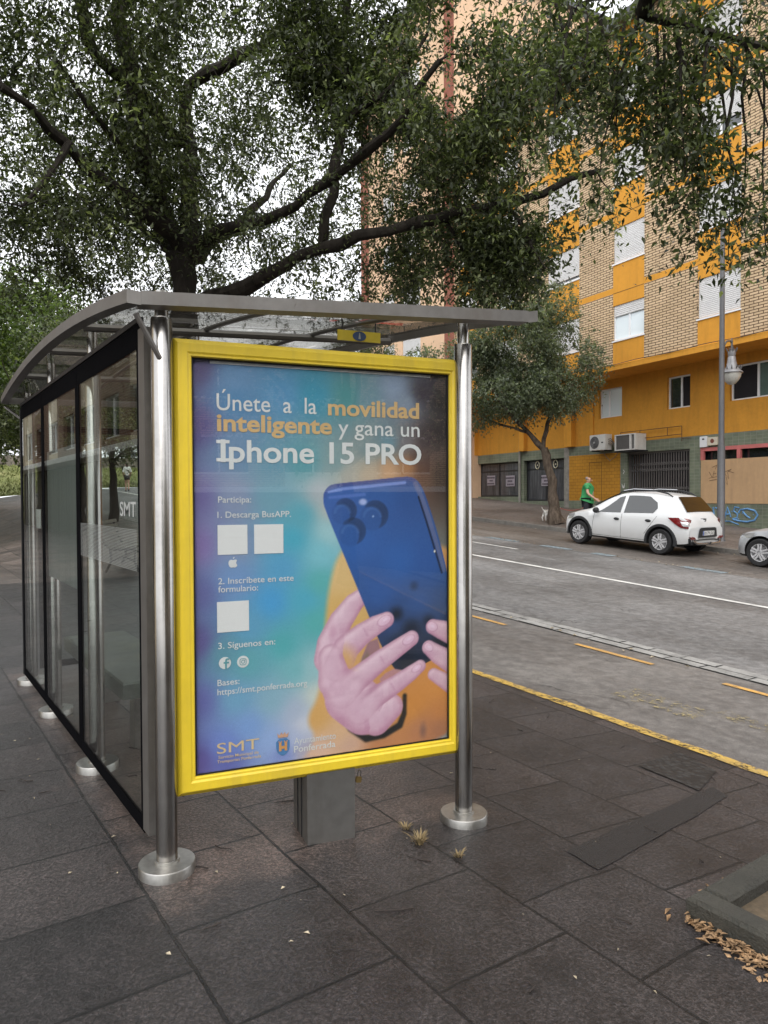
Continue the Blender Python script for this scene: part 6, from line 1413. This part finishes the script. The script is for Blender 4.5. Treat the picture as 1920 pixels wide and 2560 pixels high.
        for x0, x1, f0, f1 in prof['seams']:
            mb = MB(); mb.tube([lower(x0+(x1-x0)*t, f0+(f1-f0)*t, .0005, side) for t in [k/10 for k in range(11)]], .0045, 4); mb.build('panel_gap', PLAST, e)
    # rear
    xr = xs[-1]
    def rear(y, z, off=.006):
        # rear surface: find x where the top profile is at height z
        i = np.argmin(abs(T[n//2:]-z))+n//2
        xx = float(np.interp(-z, -T[n//2:], xs[n//2:])) if z > Bo[-1]+.1 else xr
        return xx
    for side in (1, -1):
        def corner(s_, z, off=.014):
            xc = -1.90-.25*max(0, .9-z)*.6; L_ = -1.42-xc
            x = -1.42-min(s_, L_); y = lower(x, .55, 0)[1]*(1-.12*max(0, (z-.80)/.15)*max(0, (-x-1.5)/.4))
            back = max(0, s_-L_)
            k_ = min(1, max(0, (s_-L_+.12)/.2))
            return (x-off*k_, side*(y-back+off*(1-k_*.6)), z)
        lo_ = patch('rear_lamp', corner, [(.02, .935), (.26, .95), (.46, .94), (.60, .90), (.62, .73), (.52, .695), (.36, .71), (.2, .80)], REDL, 5)
        patch('lamp_lens', lambda s_, z: corner(s_, z, .022), [(.33, .86), (.56, .85), (.58, .76), (.42, .745)], CLEARL, 4, lo_)
    zb = prof['plate_z']; xb = prof['plate_x']
    mb = MB(); mb.prism([(-.42, zb-.10), (.42, zb-.10), (.36, zb+.12), (.3, zb+.135), (-.3, zb+.135), (-.36, zb+.12)], xb-.004, xb+.02, 'yz'); rp = mb.build('plate_recess', PLAST, e)
    mb = MB(); mb.box(xb-.012, xb-.006, -.26, .26, zb-.055, zb+.055); lp = mb.build('licence_plate', M('plate_white', (.72, .72, .70), .4), e)
    mb = MB(); mb.box(xb-.0135, xb-.0125, .215, .258, zb-.054, zb+.054); mb.build('plate_band', M('plate_blue', (.02, .08, .35), .4), lp)
    if plate:
        t_ = put_text('plate_text', plate, M('plate_black', (.02, .02, .02), .5), 0, zb-.037, .42, .075, lp, 0, .012); t_.rotation_euler = (0, 0, R(-90)); t_.location = (xb-.0145, .2, 0)
    if suv:
        mb = MB(); mb.box(xb-.0, xb+.02, .18, .36, .935, .95); mb.build('name_strip', M('badge_grey', (.16, .16, .165), .4, .5), e)
        mb = MB(); xq = rear(0, .9)-.012
        mb.prism([(-.05, .935), (.05, .935), (.05, .908), (-.05, .908)], xq-.008, xq+.03, 'yz'); mb.prism([(-.045, .90), (-.045, .87), (-.02, .845), (.045, .845), (.045, .866), (-.01, .866), (-.02, .88), (-.02, .90)], xq-.008, xq+.03, 'yz'); mb.lathe([(0, 0), (.016, 0), (.016, .03), (0, .03)], 10, (xq-.006, 0, .815), 'x'); mb.build('emblem', MATS['badge_grey'], e)
        mb = MB(); mb.tube([(xb+.03, -.62, .40), (xb-.02, -.5, .335), (xb-.03, 0, .32), (xb-.02, .5, .335), (xb+.03, .62, .40)], [.02, .03, .035, .03, .02], 8); mb.build('skid_trim', CHROME, e, True)
        mb = MB(); mb.tube([(xb+.1, .0, .30), (xb-.06, 0, .32), (xb-.09, 0, .37)], .02, 6); mb.build('tow_hook', PLAST, e, True)
        for side in (1, -1):
            mb = MB(); mb.prism([(side*.50, .44), (side*.72, .44), (side*.76, .50), (side*.60, .50)], xb+.015, xb+.06, 'yz'); mb.build('reflector', REDL, e)
    for side in (1, -1):
        V_ = [(x, side*(lower(x, .5)[1]*s_+.014), z) for x, s_, z in prof['head_lamp']]; k = len(V_); cx = sum(v[0] for v in V_)/k+.02; cy_ = sum(v[1] for v in V_)/k+side*.01; cz = sum(v[2] for v in V_)/k
        mb = MB(); mb.add(V_+[(cx, cy_, cz)], [(i, (i+1) % k, k) for i in range(k)]); mb.build('head_lamp', CLEARL, e)
    return e
HATCH = dict(x=[1.86, 1.82, 1.74, 1.62, 1.35, 1.02, .80, .5, .16, -.1, -.5, -1.0, -1.36, -1.48, -1.60, -1.74, -1.86, -1.91, -1.98, -2.01, -2.0, -1.98],
             top=[.50, .64, .76, .84, .93, 1.00, 1.11, 1.29, 1.45, 1.505, 1.535, 1.52, 1.475, 1.435, 1.31, 1.14, .99, .90, .74, .66, .52, .42],
             belt=[.46, .60, .70, .78, .86, .90, .905, .91, .92, .93, .945, .965, .985, .99, .985, .96, .90, .84, .70, .62, .49, .39],
             bot=[.30, .26, .24, .23, .23, .23, .23, .23, .23, .23, .23, .23, .23, .23, .24, .25, .27, .28, .3, .31, .33, .35],
             hw=[.50, .66, .76, .82, .85, .865, .87, .875, .875, .875, .875, .87, .865, .86, .85, .83, .80, .785, .76, .74, .70, .66],
             rw=[.45, .58, .66, .70, .70, .70, .685, .645, .60, .585, .575, .565, .555, .56, .585, .62, .65, .66, .66, .64, .6, .56],
             wr=.318, wheels=(1.22, -1.25), track=.765+.09, windscreen=(.94, .2), rear_glass=(-1.47, -1.79),
             side_windows=[[(.66, .06), (.28, .62), (.10, .86), (-.06, .9), (-.06, .05)], [(-.16, .05), (-.16, .9), (-.78, .88), (-1.02, .62), (-1.08, .34), (-1.0, .09)]],
             mirror=(.62, .84, .97), handles=(.02, -.9), seams=[(.74, .80, .98, .12), (-.115, -.115, 1.0, .1), (-1.12, -.80, .96, .34), (.80, -.80, .12, .12)],
             rear_lamp=[(-1.42, 1.0, .925), (-1.68, 1.0, .94), (-1.86, .93, .925), (-1.93, .80, .90), (-1.965, .80, .72), (-1.87, .95, .685), (-1.64, 1.0, .77)], head_lamp=[(1.60, .99, .80), (1.36, 1.0, .84), (1.45, 1.0, .70), (1.68, .98, .64), (1.76, .9, .70)],
             plate_z=.585, plate_x=-2.025)
SUPERM = dict(HATCH); SUPERM.update(top=[.46, .58, .68, .76, .84, .92, 1.02, 1.19, 1.34, 1.40, 1.425, 1.41, 1.36, 1.32, 1.2, 1.05, .94, .87, .72, .64, .5, .4],
             bot=[.22, .2, .19, .18, .18, .18, .18, .18, .18, .18, .18, .18, .18, .18, .19, .2, .22, .23, .25, .27, .29, .31],
             belt=[.43, .54, .63, .70, .78, .83, .845, .85, .86, .865, .875, .89, .9, .905, .905, .89, .85, .80, .68, .6, .47, .37], wr=.312,
             mirror=(.62, .84, .92), plate_x=-2.02, head_lamp=[(1.66, .98, .70), (1.34, 1.0, .75), (1.42, 1.0, .64), (1.70, .97, .585), (1.78, .9, .62)])
WCAR = carpaint('white_car_paint', (.70, .71, .71))
SILV = carpaint('silver_car_paint', (.52, .54, .56), .35)
def seat_on_road(x, y):
    p_ = math.atan((gz(x, y+1.2)-gz(x, y-1.2))/2.4); return p_
# the white hatchback: nose away from the viewer, wheels on the parking lane
car1 = make_car('white hatchback with roof rails and black wheel arches parked across the street', WCAR, HATCH, (0, 0, 0), 0, 'cars parked at the far kerb', plate='0179 JXJ')
CX, CY = 16.52, 11.92
car1.location = (CX, CY, gz(CX, CY)); car1.rotation_mode = 'XYZ'; car1.rotation_euler = (0, -seat_on_road(CX, CY), R(92.0))
car2 = make_car('silver hatchback cut by the right edge of the picture', SILV, SUPERM, (0, 0, 0), 0, 'cars parked at the far kerb', plate='5512 FVN', suv=False)
CX, CY = 16.9, 7.12
car2.location = (CX, CY, gz(CX, CY)); car2.rotation_euler = (0, -seat_on_road(CX, CY), R(91))
def recolour(root, mat_from, mat_to, label):
    c_ = copy_tree(root); c_['label'] = label
    for ch in c_.children:
        if ch.type == 'MESH' and mat_from in [s_.material for s_ in ch.material_slots]:
            ch.data = ch.data.copy()
            for i, s_ in enumerate(ch.data.materials):
                if s_ == mat_from: ch.data.materials[i] = mat_to
    return c_
UP = 'cars on the road above the grass bank'
for (x, y, rz, src, mf, mt, lab, grp) in (
        (15.95, 61.6, 178, car1, WCAR, carpaint('far_white_paint', (.74, .75, .75)), 'far white car above the grass bank, right part of the glass', UP),
        (10.55, 61.8, 181, car1, WCAR, carpaint('far_cream_paint', (.70, .70, .67)), 'far pale van like car beside the dark trunk above the bank', UP),
        (4.0, 61.5, 180, car2, SILV, carpaint('black_car_paint', (.02, .021, .024)), 'far black car above the grass bank near the left post', UP),
        (16.6, 25.4, 91, car1, WCAR, carpaint('red_car_paint', (.45, .03, .03)), 'red hatchback parked farther up the far kerb, mirrored in the shelter roof', 'cars parked at the far kerb'),
        (16.6, 30.6, 90, car2, SILV, carpaint('second_white_paint', (.7, .7, .7)), 'white car parked behind the red one, mirrored in the shelter roof', 'cars parked at the far kerb')):
    c_ = recolour(src, mf, mt, lab); c_['group'] = grp
    z = gz(x, y) if y < 47 else bank(x, 60)+.03
    c_.location = (x, y, z); c_.rotation_euler = (0, -seat_on_road(x, y) if y < 47 else 0, R(rz))

# ------------------------------------------------------------------ people and dog (skinned skeletons)
def skin_mesh(joints, edges, root, sub=2):
    names = list(joints); me = bpy.data.meshes.new('sk'); me.from_pydata([joints[k][0] for k in names], [(names.index(a), names.index(b_)) for a, b_ in edges], [])
    o = bpy.data.objects.new('sk', me); C.objects.link(o); md = o.modifiers.new('s', 'SKIN'); md.use_smooth_shade = True
    for i, k in enumerate(names):
        r_ = joints[k][1]; sv = me.skin_vertices[0].data[i]; sv.radius = (r_, r_) if not isinstance(r_, tuple) else r_; sv.use_root = (k == root)
    sb = o.modifiers.new('u', 'SUBSURF'); sb.levels = sub; sb.render_levels = sub
    dg = bpy.context.evaluated_depsgraph_get(); dg.update(); m2 = bpy.data.meshes.new_from_object(o.evaluated_get(dg)); bpy.data.objects.remove(o)
    m2.polygons.foreach_set('use_smooth', [True]*len(m2.polygons)); return m2
def hand(J, E, pre, wrist, dirv, thumb, curl=.5):
    """palm and five bent fingers growing from a wrist joint"""
    d = Vector(dirv).normalized(); th = Vector(thumb); th = (th-d*th.dot(d)).normalized(); pn_ = d.cross(th)
    w_ = Vector(wrist); J[pre+'palm'] = (tuple(w_+d*.055), (.032, .022)); E.append((pre+'wrist', pre+'palm'))
    for i, (off, L) in enumerate(((.027, .07), (.010, .08), (-.008, .074), (-.025, .058))):
        b0 = w_+d*.09+th*off; b1 = b0+d*L*.5+pn_*L*.2*curl; b2 = b1+d*L*.4+pn_*L*.5*curl
        for k, (q_, r_) in enumerate(((b0, .0105), (b1, .009), (b2, .0075))):
            J['%sf%d%d' % (pre, i, k)] = (tuple(q_), r_)
        E += [(pre+'palm', '%sf%d0' % (pre, i)), ('%sf%d0' % (pre, i), '%sf%d1' % (pre, i)), ('%sf%d1' % (pre, i), '%sf%d2' % (pre, i))]
    t0 = w_+d*.035+th*.032; t1 = t0+d*.03+th*.028; J[pre+'t0'] = (tuple(t0), .012); J[pre+'t1'] = (tuple(t1+d*.015), .0095); E += [(pre+'palm', pre+'t0'), (pre+'t0', pre+'t1')]
SKIN = M('skin', (.50, .29, .21), .55, var=.08, vscale=12)
def person(loc, rz, label, J, E, cloth, skinm=SKIN, hair=None, hairpts=None, head=(0, 0, 1.6), facing=(1, 0, 0), beard=None):
    e = empty('person', loc, rz, label, 'person')
    linkm('body', skin_mesh(J, E, 'pelvis'), skinm, e)
    for nm, names, extra, mat in cloth:
        JJ = {k: (J[k][0], (J[k][1] if not isinstance(J[k][1], tuple) else J[k][1][0])+ex) if not isinstance(J[k][1], tuple) else (J[k][0], (J[k][1][0]+ex, J[k][1][1]+ex)) for k, ex in names.items()}
        JJ.update(extra.get('j', {})); EE = [x for x in E if x[0] in JJ and x[1] in JJ]+extra.get('e', [])
        linkm(nm, skin_mesh(JJ, EE, extra.get('root', list(JJ)[0])), mat, e)
    h = Vector(head); f = Vector(facing).normalized(); s_ = Vector((-f.y, f.x, 0)).normalized(); u_ = f.cross(s_)*-1 if f.cross(s_).z < 0 else f.cross(s_)
    fc = MB()
    def at(a, b_, c_): return tuple(h+f*a+s_*b_+u_*c_)
    fc.tube([at(.098, 0, .012), at(.122, 0, -.022), at(.1, 0, -.03)], [.010, .014, .008], 6)
    for sd in (1, -1):
        fc.tube([at(.0, sd*.075, .015), at(-.012, sd*.088, .0), at(-.004, sd*.078, -.035)], [.014, .017, .009], 6)
    fc.build('nose_and_ears', skinm, e, True)
    ft = MB()
    for sd in (1, -1):
        ft.lathe([(0, -.006), (.009, -.004), (.011, 0), (.009, .004), (0, .006)], 8, at(.093, sd*.032, .012)); ft.tube([at(.095, sd*.018, .034), at(.094, sd*.034, .038), at(.085, sd*.048, .032)], .005, 4)
    ft.tube([at(.098, .022, -.058), at(.104, 0, -.057), at(.098, -.022, -.058)], .005, 4); ft.build('eyes_and_mouth', M('dark_feature', (.05, .03, .025), .6), e)
    if hair and hairpts:
        hb = MB()
        for a, b_, c_, r_ in hairpts: hb.lathe([(r_*math.sin(math.pi*k/8), -r_*math.cos(math.pi*k/8)) for k in range(9)], 14, at(a, b_, c_), cap=False)
        hb.build('hair', hair, e, True)
    return e
# walking man: local +x is the way he faces
J = {'pelvis': ((0, 0, .93), (.145, .165)), 'belly': ((.05, 0, 1.08), (.168, .178)), 'chest': ((.015, 0, 1.28), (.15, .19)), 'collar': ((0, 0, 1.42), (.085, .12)), 'neck': ((.02, 0, 1.47), .06), 'head0': ((.045, 0, 1.555), (.083, .072)), 'head1': ((.045, 0, 1.64), (.09, .076)),
     'lsh': ((0, .19, 1.40), .062), 'lel': ((-.02, .26, 1.12), .044), 'lwrist': ((.02, .27, .89), .029), 'rsh': ((.01, -.19, 1.40), .062), 'rel': ((.07, -.27, 1.13), .044), 'rwrist': ((.29, -.25, .965), .029),
     'lhip': ((0, .09, .88), .095), 'lkn': ((.14, .10, .50), .062), 'lank': ((.10, .10, .09), .042), 'ltoe': ((.27, .11, .035), .034), 'rhip': ((0, -.09, .88), .095), 'rkn': ((-.03, -.10, .49), .062), 'rank': ((-.28, -.10, .13), .042), 'rtoe': ((-.15, -.11, .035), .034)}
E_ = [('pelvis', 'belly'), ('belly', 'chest'), ('chest', 'collar'), ('collar', 'neck'), ('neck', 'head0'), ('head0', 'head1'), ('collar', 'lsh'), ('lsh', 'lel'), ('lel', 'lwrist'), ('collar', 'rsh'), ('rsh', 'rel'), ('rel', 'rwrist'),
      ('pelvis', 'lhip'), ('lhip', 'lkn'), ('lkn', 'lank'), ('lank', 'ltoe'), ('pelvis', 'rhip'), ('rhip', 'rkn'), ('rkn', 'rank'), ('rank', 'rtoe')]
hand(J, E_, 'l', J['lwrist'][0], (.1, 0, -1), (1, 0, 0), .6); hand(J, E_, 'r', J['rwrist'][0], (1, .1, -.6), (0, .3, 1), .3)
GREEN = M('green_polo', (.035, .26, .085), .8, var=.15, vscale=5); NAVY = M('dark_trousers', (.018, .019, .026), .85)
mx_, my_ = 17.98, 14.72
man = person((mx_, my_, gz(mx_, my_)), R(-62), 'man in a green polo shirt and dark trousers walking behind the white hatchback', J, E_,
       [('polo_shirt', {'pelvis': .03, 'belly': .03, 'chest': .026, 'collar': .018, 'lsh': .022, 'rsh': .022}, {'j': {'lslv': ((-.015, .225, 1.22), .078), 'rslv': ((.055, -.235, 1.24), .078), 'hem': ((.02, 0, .88), (.172, .178)), 'cneck': ((.008, 0, 1.455), .068)}, 'e': [('lsh', 'lslv'), ('rsh', 'rslv'), ('pelvis', 'hem'), ('collar', 'cneck')], 'root': 'belly'}, GREEN),
        ('trousers', {'pelvis': .008, 'lhip': .012, 'lkn': .02, 'lank': .022, 'rhip': .012, 'rkn': .02, 'rank': .022}, {'root': 'pelvis'}, NAVY),
        ('shoe', {'lank': .014, 'ltoe': .012}, {'root': 'lank'}, PLAST), ('shoe', {'rank': .014, 'rtoe': .012}, {'root': 'rank'}, PLAST)],
       hair=M('grey_hair', (.22, .19, .17), .9), hairpts=[(-.06, 0, -.02, .05), (-.03, .045, -.02, .038), (-.03, -.045, -.02, .038), (.06, 0, -.08, .036)], head=(.045, 0, 1.60), facing=(.88, 0, -.47))
# white dog on a red lead, half hidden by the street tree
J = {'pelvis': ((-.20, 0, .33), .085), 'loin': ((-.05, 0, .335), .075), 'chest': ((.13, 0, .33), .105), 'neck': ((.26, 0, .42), .062), 'head': ((.34, 0, .48), .062), 'muzzle': ((.44, 0, .455), .032),
     'tail': ((-.30, 0, .40), .022), 'tail2': ((-.36, 0, .50), .014), 'lth': ((-.20, .07, .26), .055), 'lho': ((-.28, .075, .13), .022), 'lpa': ((-.25, .075, .02), .022), 'rth': ((-.20, -.07, .26), .055), 'rho': ((-.26, -.075, .13), .022), 'rpa': ((-.22, -.075, .02), .022),
     'lfe': ((.13, .07, .2), .034), 'lfp': ((.15, .07, .02), .022), 'rfe': ((.12, -.07, .2), .034), 'rfp': ((.12, -.07, .02), .022), 'lea': ((.31, .045, .55), .018), 'leb': ((.33, .07, .52), .012), 'rea': ((.31, -.045, .55), .018), 'reb': ((.33, -.07, .52), .012)}
E_ = [('pelvis', 'loin'), ('loin', 'chest'), ('chest', 'neck'), ('neck', 'head'), ('head', 'muzzle'), ('pelvis', 'tail'), ('tail', 'tail2'), ('pelvis', 'lth'), ('lth', 'lho'), ('lho', 'lpa'), ('pelvis', 'rth'), ('rth', 'rho'), ('rho', 'rpa'), ('chest', 'lfe'), ('lfe', 'lfp'), ('chest', 'rfe'), ('rfe', 'rfp'), ('head', 'lea'), ('lea', 'leb'), ('head', 'rea'), ('rea', 'reb')]
dx_, dy_ = 18.78, 16.98
dog = empty('dog', (dx_, dy_, gz(dx_, dy_)), R(-10), 'small white dog half hidden behind the leaning street tree trunk', 'dog')
linkm('body', skin_mesh(J, E_, 'pelvis'), M('white_fur', (.66, .64, .60), .9, var=.12, vscale=20, bump=.6, bscale=90), dog)
p = MB(); p.lathe([(0, -.01), (.012, 0), (0, .01)], 8, (.468, 0, .462)); p.build('nose', PLAST, dog)
p = MB(); p.lathe([(.066, -.012), (.07, 0), (.066, .012)], 14, (.285, 0, .435), cap=False); p.build('collar', M('red_nylon', (.5, .06, .05), .6), dog)
hp = Matrix.Rotation(R(-62), 4, 'Z') @ Vector((.06, .27, .80))+Vector((mx_, my_, gz(mx_, my_)))
dp = Matrix.Rotation(R(-10), 4, 'Z') @ Vector((.27, 0, .5))+Vector((dx_, dy_, gz(dx_, dy_)))
p = MB(); p.tube([hp+(dp-hp)*t+Vector((0, 0, -.16*math.sin(math.pi*t))) for t in [k/16 for k in range(17)]], .008, 5); tag(p.build('dog_lead', MATS['red_nylon']), 'red lead hanging between the man in green and the white dog', 'lead')
# pedestrian far up the street, seen through the glass
J = {'pelvis': ((0, 0, .93), (.11, .15)), 'belly': ((0, 0, 1.08), (.10, .13)), 'chest': ((.0, 0, 1.26), (.11, .15)), 'collar': ((0, 0, 1.40), (.07, .11)), 'neck': ((.01, 0, 1.46), .05), 'head0': ((.02, 0, 1.54), (.08, .068)), 'head1': ((.02, 0, 1.62), (.088, .072)),
     'lsh': ((0, .17, 1.38), .05), 'lel': ((-.05, .22, 1.12), .038), 'lwrist': ((.08, .2, .95), .026), 'rsh': ((0, -.17, 1.38), .05), 'rel': ((-.03, -.22, 1.12), .038), 'rwrist': ((.12, -.2, .98), .026),
     'lhip': ((0, .08, .88), .09), 'lkn': ((.12, .07, .49), .058), 'lank': ((.06, .06, .09), .038), 'ltoe': ((.22, .06, .035), .032), 'rhip': ((0, -.08, .88), .09), 'rkn': ((-.04, -.07, .48), .058), 'rank': ((-.28, -.06, .14), .038), 'rtoe': ((-.14, -.06, .04), .032)}
E_ = [('pelvis', 'belly'), ('belly', 'chest'), ('chest', 'collar'), ('collar', 'neck'), ('neck', 'head0'), ('head0', 'head1'), ('collar', 'lsh'), ('lsh', 'lel'), ('lel', 'lwrist'), ('collar', 'rsh'), ('rsh', 'rel'), ('rel', 'rwrist'),
      ('pelvis', 'lhip'), ('lhip', 'lkn'), ('lkn', 'lank'), ('lank', 'ltoe'), ('pelvis', 'rhip'), ('rhip', 'rkn'), ('rkn', 'rank'), ('rank', 'rtoe')]
hand(J, E_, 'l', J['lwrist'][0], (.5, 0, -1), (1, 0, .3), .8); hand(J, E_, 'r', J['rwrist'][0], (.5, 0, -1), (1, 0, .3), .8)
px_, py_ = 11.34, 42.8
person((px_, py_, gz(px_, py_)), R(80), 'pedestrian in a white top and black shorts walking away beyond the shelter', J, E_,
       [('white_top', {'pelvis': .0, 'belly': .014, 'chest': .014, 'collar': .012, 'lsh': .014, 'lel': .014, 'rsh': .014, 'rel': .014}, {'root': 'belly'}, WHITE),
        ('shorts', {'pelvis': .012, 'lhip': .014, 'rhip': .014}, {'j': {'lsk': ((.07, .075, .66), .085), 'rsk': ((-.025, -.075, .66), .085)}, 'e': [('lhip', 'lsk'), ('rhip', 'rsk')], 'root': 'pelvis'}, PLAST),
        ('shoe', {'lank': .012, 'ltoe': .012}, {'root': 'lank'}, PLAST), ('shoe', {'rank': .012, 'rtoe': .012}, {'root': 'rank'}, PLAST)],
       hair=M('dark_hair', (.04, .025, .02), .8), hairpts=[(-.02, 0, .04, .082), (-.05, 0, -.02, .07), (-.07, 0, -.1, .05)], head=(.02, 0, 1.585))

# ------------------------------------------------------------------ slatted park bench, stone wall, hedges
def park_bench(x, y, rz, label):
    b_ = empty('park_bench', (x, y, gz(x, y)), rz, label, 'bench', 'slatted benches along the pavement')
    WOOD = M('grey_wood_slat', (.16, .145, .12), .75, var=.3, vscale=8); IRON = M('cast_iron', (.025, .025, .026), .6)
    sl_ = MB()
    for k in range(6): z = .43+.02*abs(k-2.5)/2.5; sl_.box(-.9, .9, -.25+k*.085, -.19+k*.085, z, z+.03)
    sl_.build('seat', WOOD, b_)
    sl_ = MB()
    for k in range(5): t = k/4; y0 = .27+.13*t; z = .52+.35*t; sl_.add([(-.9, y0, z), (.9, y0, z), (.9, y0+.02, z+.06), (-.9, y0+.02, z+.06), (-.9, y0+.03, z-.008), (.9, y0+.03, z-.008), (.9, y0+.05, z+.052), (-.9, y0+.05, z+.052)], [(0, 1, 2, 3), (4, 7, 6, 5), (0, 4, 5, 1), (3, 2, 6, 7), (0, 3, 7, 4), (1, 5, 6, 2)])
    sl_.build('backrest', WOOD, b_)
    for xx in (-.7, .7):
        p = MB(); p.tube([(xx, -.28, 0), (xx, -.2, .2), (xx, -.22, .41), (xx, .2, .41), (xx, .3, .5), (xx, .45, .92)], .022, 6); p.tube([(xx, .3, 0), (xx, .2, .2), (xx, .22, .41)], .022, 6); p.tube([(xx, -.2, .2), (xx, 0, .28), (xx, .2, .2)], .015, 6); p.build('leg', IRON, b_, True)
    return b_
park_bench(3.72, 13.9, R(65), 'grey slatted wooden park bench seen through the shelter glass')
wl = MB(); rr = random.Random(9)
STONE = M('dry_stone', (.20, .18, .155), .9, var=.5, vscale=2.5, bump=.8, bscale=15)
for row in range(4):
    x = -18.0
    while x < 20:
        w_ = rr.uniform(.3, .65); z = 3.85+row*.22; dy = rr.uniform(-.03, .03); wl.box(x+.012, x+w_-.012, 59.3+dy, 59.7, z+.008, z+.212); x += w_
tag(wl.build('stone_wall', STONE), 'low dry stone wall along the top of the grass bank', 'wall')
